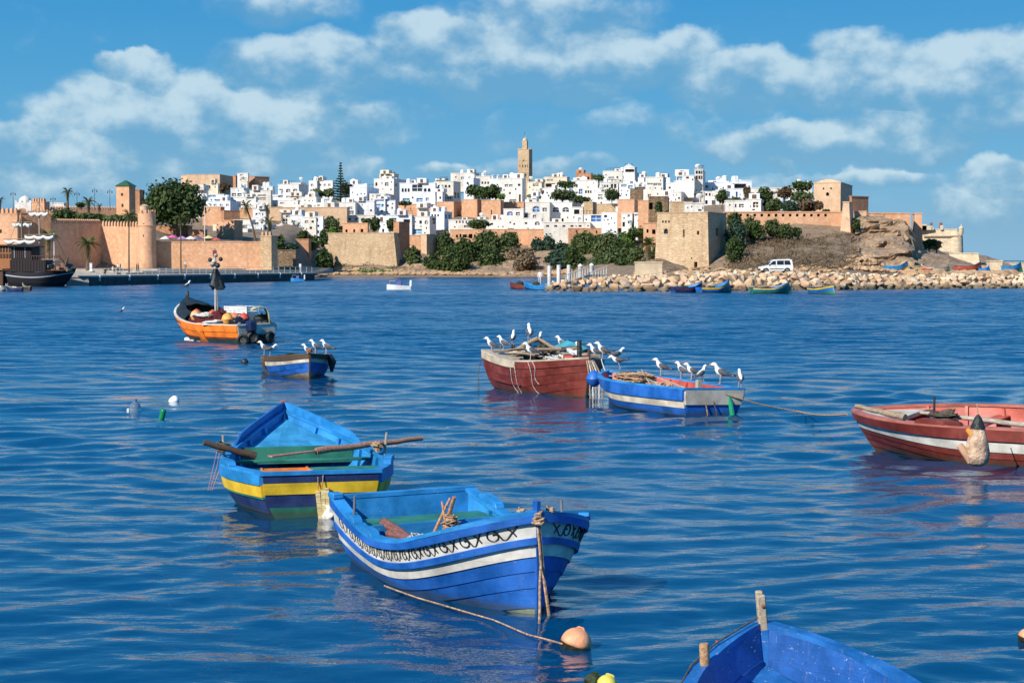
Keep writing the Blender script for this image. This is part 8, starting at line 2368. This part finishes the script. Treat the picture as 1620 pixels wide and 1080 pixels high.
# ================================================================ GULLS
def gull_meshes():
 # body: one continuous loft, beak tip to tail tip, standing posture facing +x
 sp_ = [(.205, .395, .004, .004), (.185, .397, .012, .012), (.165, .400, .026, .028), (.14, .405, .036, .039), (.112, .402, .038, .040), (.09, .380, .034, .036), (.075, .345, .036, .040), (.06, .305, .052, .056),
           (.03, .265, .068, .072), (-.02, .235, .074, .074), (-.075, .215, .066, .062), (-.13, .200, .048, .042), (-.175, .190, .032, .022), (-.22, .182, .030, .010), (-.26, .178, .034, .005)]
 mb = MB(); n = 12; vs = []; fs = []
 for i, (x, z, w, h) in enumerate(sp_):
  a = sp_[max(i - 1, 0)]; b = sp_[min(i + 1, len(sp_) - 1)]
  d = Vector((a[0] - b[0], 0, a[1] - b[1])).normalized(); up = Vector((0, 1, 0)).cross(d) * -1
  for k in range(n):
   th = k / n * 6.283
   vs.append(Vector((x, 0, z)) + Vector((0, 1, 0)) * w * math.cos(th) + up * h * math.sin(th))
 for i in range(len(sp_) - 1):
  for k in range(n): fs.append((i * n + k, i * n + (k + 1) % n, (i + 1) * n + (k + 1) % n, (i + 1) * n + k))
 fs += [tuple(range(n))[::-1], tuple((len(sp_) - 1) * n + k for k in range(n))]
 mb.add(vs, fs)
 W_ = plain('gull_white', (.80, .80, .79), rough=.7, var=.05)
 DK = plain('gull_mantle', (.085, .088, .10), rough=.7, var=.2, scale=20)
 BK = plain('gull_black', (.02, .02, .022), rough=.6)
 YL = plain('gull_beak', (.75, .45, .05), rough=.4)
 PK = plain('gull_leg', (.60, .42, .32), rough=.6)
 out = [('body', mb.build('body', W_, smooth='all'))]
 for sd in (1, -1):   # folded wing with long dark primaries crossing over the tail
  w = MB(); vs = []
  rows_ = [(.045, .295, .052, .012), (.01, .285, .072, .03), (-.05, .262, .078, .036), (-.11, .238, .066, .03), (-.17, .216, .045, .020), (-.24, .197, .022, .012), (-.315, .182, .006, .004)]
  for (x, z, y, hh) in rows_:
   for k in range(6):
    th = -.9 + 2.3 * k / 5
    vs.append((x, sd * (y * 1.12 * math.cos(th * .75) + .010), z - .022 + (hh * 1.7 + .008) * math.sin(th)))
   vs.append((x, sd * y * .3, z - .01))
  m_ = 7
  w.add(vs, [(i * m_ + k, i * m_ + (k + 1) % m_, (i + 1) * m_ + (k + 1) % m_, (i + 1) * m_ + k) for i in range(len(rows_) - 1) for k in range(m_)] + [tuple(range(m_)), tuple((len(rows_) - 1) * m_ + k for k in range(m_))[::-1]])
  out.append(('wing', w.build('wing', DK, smooth='all')))
  f = MB(); f.tube([(-.22, sd * .022, .200), (-.28, sd * .012, .188), (-.335, sd * .002, .178)], [.016, .012, .003], 6); out.append(('wing_tip', f.build('wing_tip', BK, smooth='all')))
  l_ = MB(); l_.tube([(-.01, sd * .028, .20), (.0, sd * .028, .11), (.005, sd * .028, .012)], [.014, .007, .006], 6); l_.add([(0, sd * .028 - .006, .008), (.055, sd * .028 - .03, .004), (.062, sd * .028, .004), (.055, sd * .028 + .03, .004), (0, sd * .028 + .006, .008), (.01, sd * .028, .016)], [(0, 1, 2, 5), (5, 2, 3, 4), (0, 4, 3, 2, 1)])
  out.append(('leg', l_.build('leg', PK)))
  e_ = MB(); e_.lathe([(.0, -.005), (.005, 0), (0, .005)], 6, loc=(.155, sd * .032, .410)); out.append(('eye', e_.build('eye', BK)))
 bk = MB(); bk.tube([(.172, 0, .399), (.205, 0, .396), (.232, 0, .388)], [.015, .011, .003], 8); out.append(('beak', bk.build('beak', YL, smooth='all')))
 t_ = MB(); t_.prism([(-.20, -.028, .186), (-.27, -.04, .178), (-.285, 0, .177), (-.27, .04, .178), (-.20, .028, .186)], (0, 0, .005)); out.append(('tail', t_.build('tail', W_)))
 return out
GM = gull_meshes()
g0_ = True
def gull(pos, az_, label, s=1.0, pitch=0.0, group='gulls standing on the boats'):
 """pos: where the feet rest; az_: direction it faces (degrees, 0 = right, 90 = away)"""
 global g0_
 r_ = empty('seagull', pos, R(az_), label, 'seagull', group)
 r_.rotation_euler = (0, R(pitch), R(az_)); r_.scale = (s, s, s)
 for nm, o in GM:
  if g0_: o.parent = r_
  else:
   c = o.copy(); C.objects.link(c); c.parent = r_
 g0_ = False
 return r_
def gpx(px, pyfoot, Y_): return at(px, pyfoot, Y_)
def on_rail(root, Hq, side, px, t0=0.0, t1=1.0, up=.036):
 """the point of a boat's rail that stands in image column px"""
 best = None
 for i in range(121):
  t = t0 + (t1 - t0) * i / 120
  q = bp(root, Hq.P(t, 1, side) + Vector((0, -side * .02, up)))
  e = abs(810 + FPX * q.x / (q.y * math.cos(PITCH) - (q.z - HC) * math.sin(PITCH)) - px)
  if best is None or e < best[0]: best = (e, q)
 return best[1]
def on_transom(px):
 best = None
 for i in range(81):
  p_ = HD.P(0, 1, 1)
  q = bp(boatD, (p_.x + .05, p_.y * (1 - i / 40), p_.z + .036))
  e = abs(810 + FPX * q.x / (q.y * math.cos(PITCH) - (q.z - HC) * math.sin(PITCH)) - px)
  if best is None or e < best[0]: best = (e, q)
 return best[1]
for (bt_, Hq, sd_, px, a_, s_, lb, ex) in (
  (boatD, HD, -1, 777, 150, 1.0, 'gull on the left stern corner of the brick red boat', 0), (boatD, HD, 1, 812, 60, .95, 'gull right of the dark timber tripod', .12), (boatD, HD, 1, 837, 75, 1.15, 'tallest gull standing on the stern rail of the brick red boat', .22),
  (boatD, HD, 1, 853, 40, 1.0, 'gull between the tallest gull and the white sack', .05), (boatD, HD, -1, 839, 165, 1.05, 'gull with white front perched on the near rail of the brick red boat', 0), (boatD, HD, 1, 888, 130, .95, 'gull standing left of the white sack', 0),
  (boatD, HD, 1, 941, 155, 1.0, 'gull with dark wings right of the black post', 0), (boatD, HD, 1, 960, 150, 1.05, 'rightmost upright gull above the bow of the brick red boat', 0),
  (boatC, HC_, -1, 1046, 150, 1.0, 'gull on the far rail of the royal blue boat, leftmost', 0), (boatC, HC_, -1, 1078, 120, .95, 'gull with lowered head on the royal blue boat', 0), (boatC, HC_, -1, 1094, 160, .95, 'gull just right of the one with lowered head', 0),
  (boatC, HC_, -1, 1139, 150, 1.15, 'tall gull on the far rail right of the stern post', 0), (boatC, HC_, -1, 1171, 70, .95, 'gull on the right corner of the peeling white transom', 0),
  (boatG, HG_, -1, 418, 160, 1.0, 'gull at the left end of the small battered blue boat', 0), (boatG, HG_, 1, 463, 150, .95, 'gull on the far rail of the small battered blue boat', 0), (boatG, HG_, 1, 499, 150, .95, 'left one of two gulls at the bow of the small battered blue boat', 0),
  (boatG, HG_, 1, 516, 140, 1.0, 'right one of two gulls at the bow of the small battered blue boat', 0)):
 q = on_rail(bt_, Hq, sd_, px) if not ex else on_transom(px)
 if ex:      # these birds perch on short uprights lashed to the rail
  mb = MB(); mb.tube([q - Vector((0, 0, .1)), q + Vector((0, 0, ex))], .05, 7); tag(mb.build('perch_post', P_DARKW), {.12: 'short', .22: 'tall', .05: 'tiny'}[ex] + ' stump under the ' + lb.split(' standing')[0].split(' between')[0].split(' right')[0] + ' on the stern rail', 'post')
 gull(q + Vector((0, 0, ex)), a_ + 20, lb, s_)
for px_, sd_, az_, lb_, s_ in ((905, 1, 20, 'gull facing right beside the white sack of the brick red boat', .9), (925, 1, 175, 'gull left of the black post on the brick red boat', 1.0), (1112, -1, 30, 'gull facing right just left of the tall gull on the royal blue boat', .9)):
 bt_, Hq = (boatC, HC_) if px_ > 1000 else (boatD, HD)
 gull(on_rail(bt_, Hq, sd_ if bt_ is boatD else -1, px_), az_, lb_, s_, (6 if px_ % 2 else -6))
gull(bp(boatD, HD.P(.03, 1, -1) + Vector((.05, .5, .036))), 150, 'gull just behind the left stern corner gull of the brick red boat', .95)
gull(at(297, 459, sg_.y), 50, 'gull on the bow tip of the orange fishing boat')
# small perches keep feet supported where the gear does not reach
# low gull leaning from the bow, and two floating gulls
gull(gpx(982, 583, 45.3), 175, 'gull crouching low between the brick red and the royal blue boat', .95, 22)
gull(gpx(975, 573, 45.5), 20, 'dark winged gull bending down at the bow of the brick red boat', .95, 12)
r_ = gull(atz(193, 497, -.18), 20, 'lone gull swimming on the open water far left', 1.1, 0, 'gulls swimming')
gull(on_rail(boatG, HG_, -1, 426), 10, 'gull preening beside the leftmost gull of the small blue boat', .9, 15)
# ================================================================ PEOPLE (far away, a dozen pixels tall)
def person(pos, az_, shirt, trousers, label, pose='stand', s=1.0):
 r_ = empty('person', pos, R(az_), label, 'person'); r_.scale = (s, s, s)
 sit = pose == 'sit'
 V = {'pelvis': (0, 0, .95), 'waist': (0, 0, 1.08), 'chest': (.01, 0, 1.32), 'neck': (.01, 0, 1.50), 'head0': (.02, 0, 1.60), 'head1': (.03, 0, 1.74),
         'shl': (0, .19, 1.44), 'ell': (-.02, .26, 1.16), 'hdl': (.10, .24, .94), 'shr': (0, -.19, 1.44), 'elr': (-.03, -.26, 1.16), 'hdr': (.06, -.25, .93),
         'hpl': (0, .10, .92), 'knl': (.08, .11, .50), 'anl': (.10, .11, .08), 'tol': (.22, .12, .03), 'hpr': (0, -.10, .92), 'knr': (-.02, -.11, .50), 'anr': (-.14, -.11, .09), 'tor': (-.02, -.12, .03)}
 if sit:
  V = {k: (x, y, z - .5) for k, (x, y, z) in V.items()}
  V.update({'knl': (.42, .12, .48), 'anl': (.46, .12, .06), 'tol': (.58, .13, .03), 'knr': (.42, -.12, .48), 'anr': (.40, -.12, .06), 'tor': (.52, -.13, .03), 'hdl': (.30, .15, .58), 'hdr': (.30, -.15, .58)})
 RD = {'pelvis': .14, 'waist': .125, 'chest': .15, 'neck': .055, 'head0': .085, 'head1': .085, 'shl': .065, 'ell': .045, 'hdl': .035, 'shr': .065, 'elr': .045, 'hdr': .035, 'hpl': .10, 'knl': .065, 'anl': .045, 'tol': .035, 'hpr': .10, 'knr': .065, 'anr': .045, 'tor': .035}
 ks = list(V)
 E = [('pelvis', 'waist'), ('waist', 'chest'), ('chest', 'neck'), ('neck', 'head0'), ('head0', 'head1'), ('chest', 'shl'), ('shl', 'ell'), ('ell', 'hdl'), ('chest', 'shr'), ('shr', 'elr'), ('elr', 'hdr'),
         ('pelvis', 'hpl'), ('hpl', 'knl'), ('knl', 'anl'), ('anl', 'tol'), ('pelvis', 'hpr'), ('hpr', 'knr'), ('knr', 'anr'), ('anr', 'tor')]
 me = bpy.data.meshes.new('body')
 me.from_pydata([V[k] for k in ks], [(ks.index(a), ks.index(b)) for a, b in E], [])
 o = bpy.data.objects.new('body', me); C.objects.link(o); o.parent = r_
 md = o.modifiers.new('skin', 'SKIN'); md.use_smooth_shade = True
 for i, k in enumerate(ks):
  sv = me.skin_vertices[0].data[i]; sv.radius = (RD[k], RD[k]); sv.use_root = (i == 0)
 o.modifiers.new('sub', 'SUBSURF').levels = 1
 # one skin, coloured by height: trousers, shirt, skin tone, hair
 m, N, b = newmat('person_clothes_' + label[:9].replace(' ', '_'))
 z = N.n('ShaderNodeSeparateXYZ', {0: N.n('ShaderNodeTexCoord').outputs['Object']}).outputs[2]
 k0 = .5 if sit else 0.0
 c = N.mix(N.m('GREATER_THAN', z, 1.0 - k0), trousers, shirt)
 c = N.mix(N.m('GREATER_THAN', z, 1.50 - k0), c, (.40, .24, .16))
 c = N.mix(N.m('GREATER_THAN', z, 1.70 - k0), c, (.03, .02, .015))
 setb(N, b, 'Base Color', c); setb(N, b, 'Roughness', .8)
 me.materials.append(m)
 return r_
def pon(px, py, Y_): return at(px, py, Y_)
zq = 1.36
for (px, Y_, z_, a_, c1, c2, lb, po) in ((191, 262, 1.58, 200, (.03, .03, .04), (.25, .3, .4), 'person in black top walking on the quay, left of a pair', 'stand'), (187, 262, 1.58, 30, (.6, .6, .58), (.04, .05, .08), 'person in white top walking beside the one in black', 'stand'),
                                         (217, 266, 1.58, 180, (.05, .05, .06), (.06, .06, .08), 'person in dark clothes on the quay near the round tower', 'stand'), (219.5, 266.5, 1.58, 10, (.35, .25, .2), (.05, .06, .09), 'person in brown top next to the dark clothed one', 'stand'),
                                         (167, 246, 1.36, 270, (.03, .03, .035), (.05, .05, .06), 'person in black sitting at the quay edge', 'sit'), (294, 280, 1.9, 90, (.5, .5, .48), (.1, .1, .12), 'person in grey top on the quay by the tall palm', 'stand'),
                                         (179, 264, 1.58, 60, (.55, .5, .45), (.3, .25, .2), 'person in beige clothes beside the low quay bench', 'sit')):
 person(((px - 810) / FPX * Y_, Y_, z_), a_, c1, c2, lb, po, .85)
b_ = at(854, 450, 208.5)
person((b_.x, 208.0, .55), 250, (.75, .75, .72), (.5, .5, .5), 'person in white standing in the teal boat by the pilings')
for k_, (px, Y_) in enumerate(((1475, 335.5), (1489, 336), (1491.5, 336.5))):
 q = at(px, gy(8, 533), Y_)
 person((q.x, q.y + .9, q.z - .1), 240 + 40 * k_, ((.1, .1, .12), (.4, .1, .1), (.3, .35, .45))[k_], (.06, .06, .08), ('person leaning on the parapet of the sea fort, leftmost', 'person in red on the sea fort roof', 'person in grey blue beside the one in red on the sea fort')[k_])
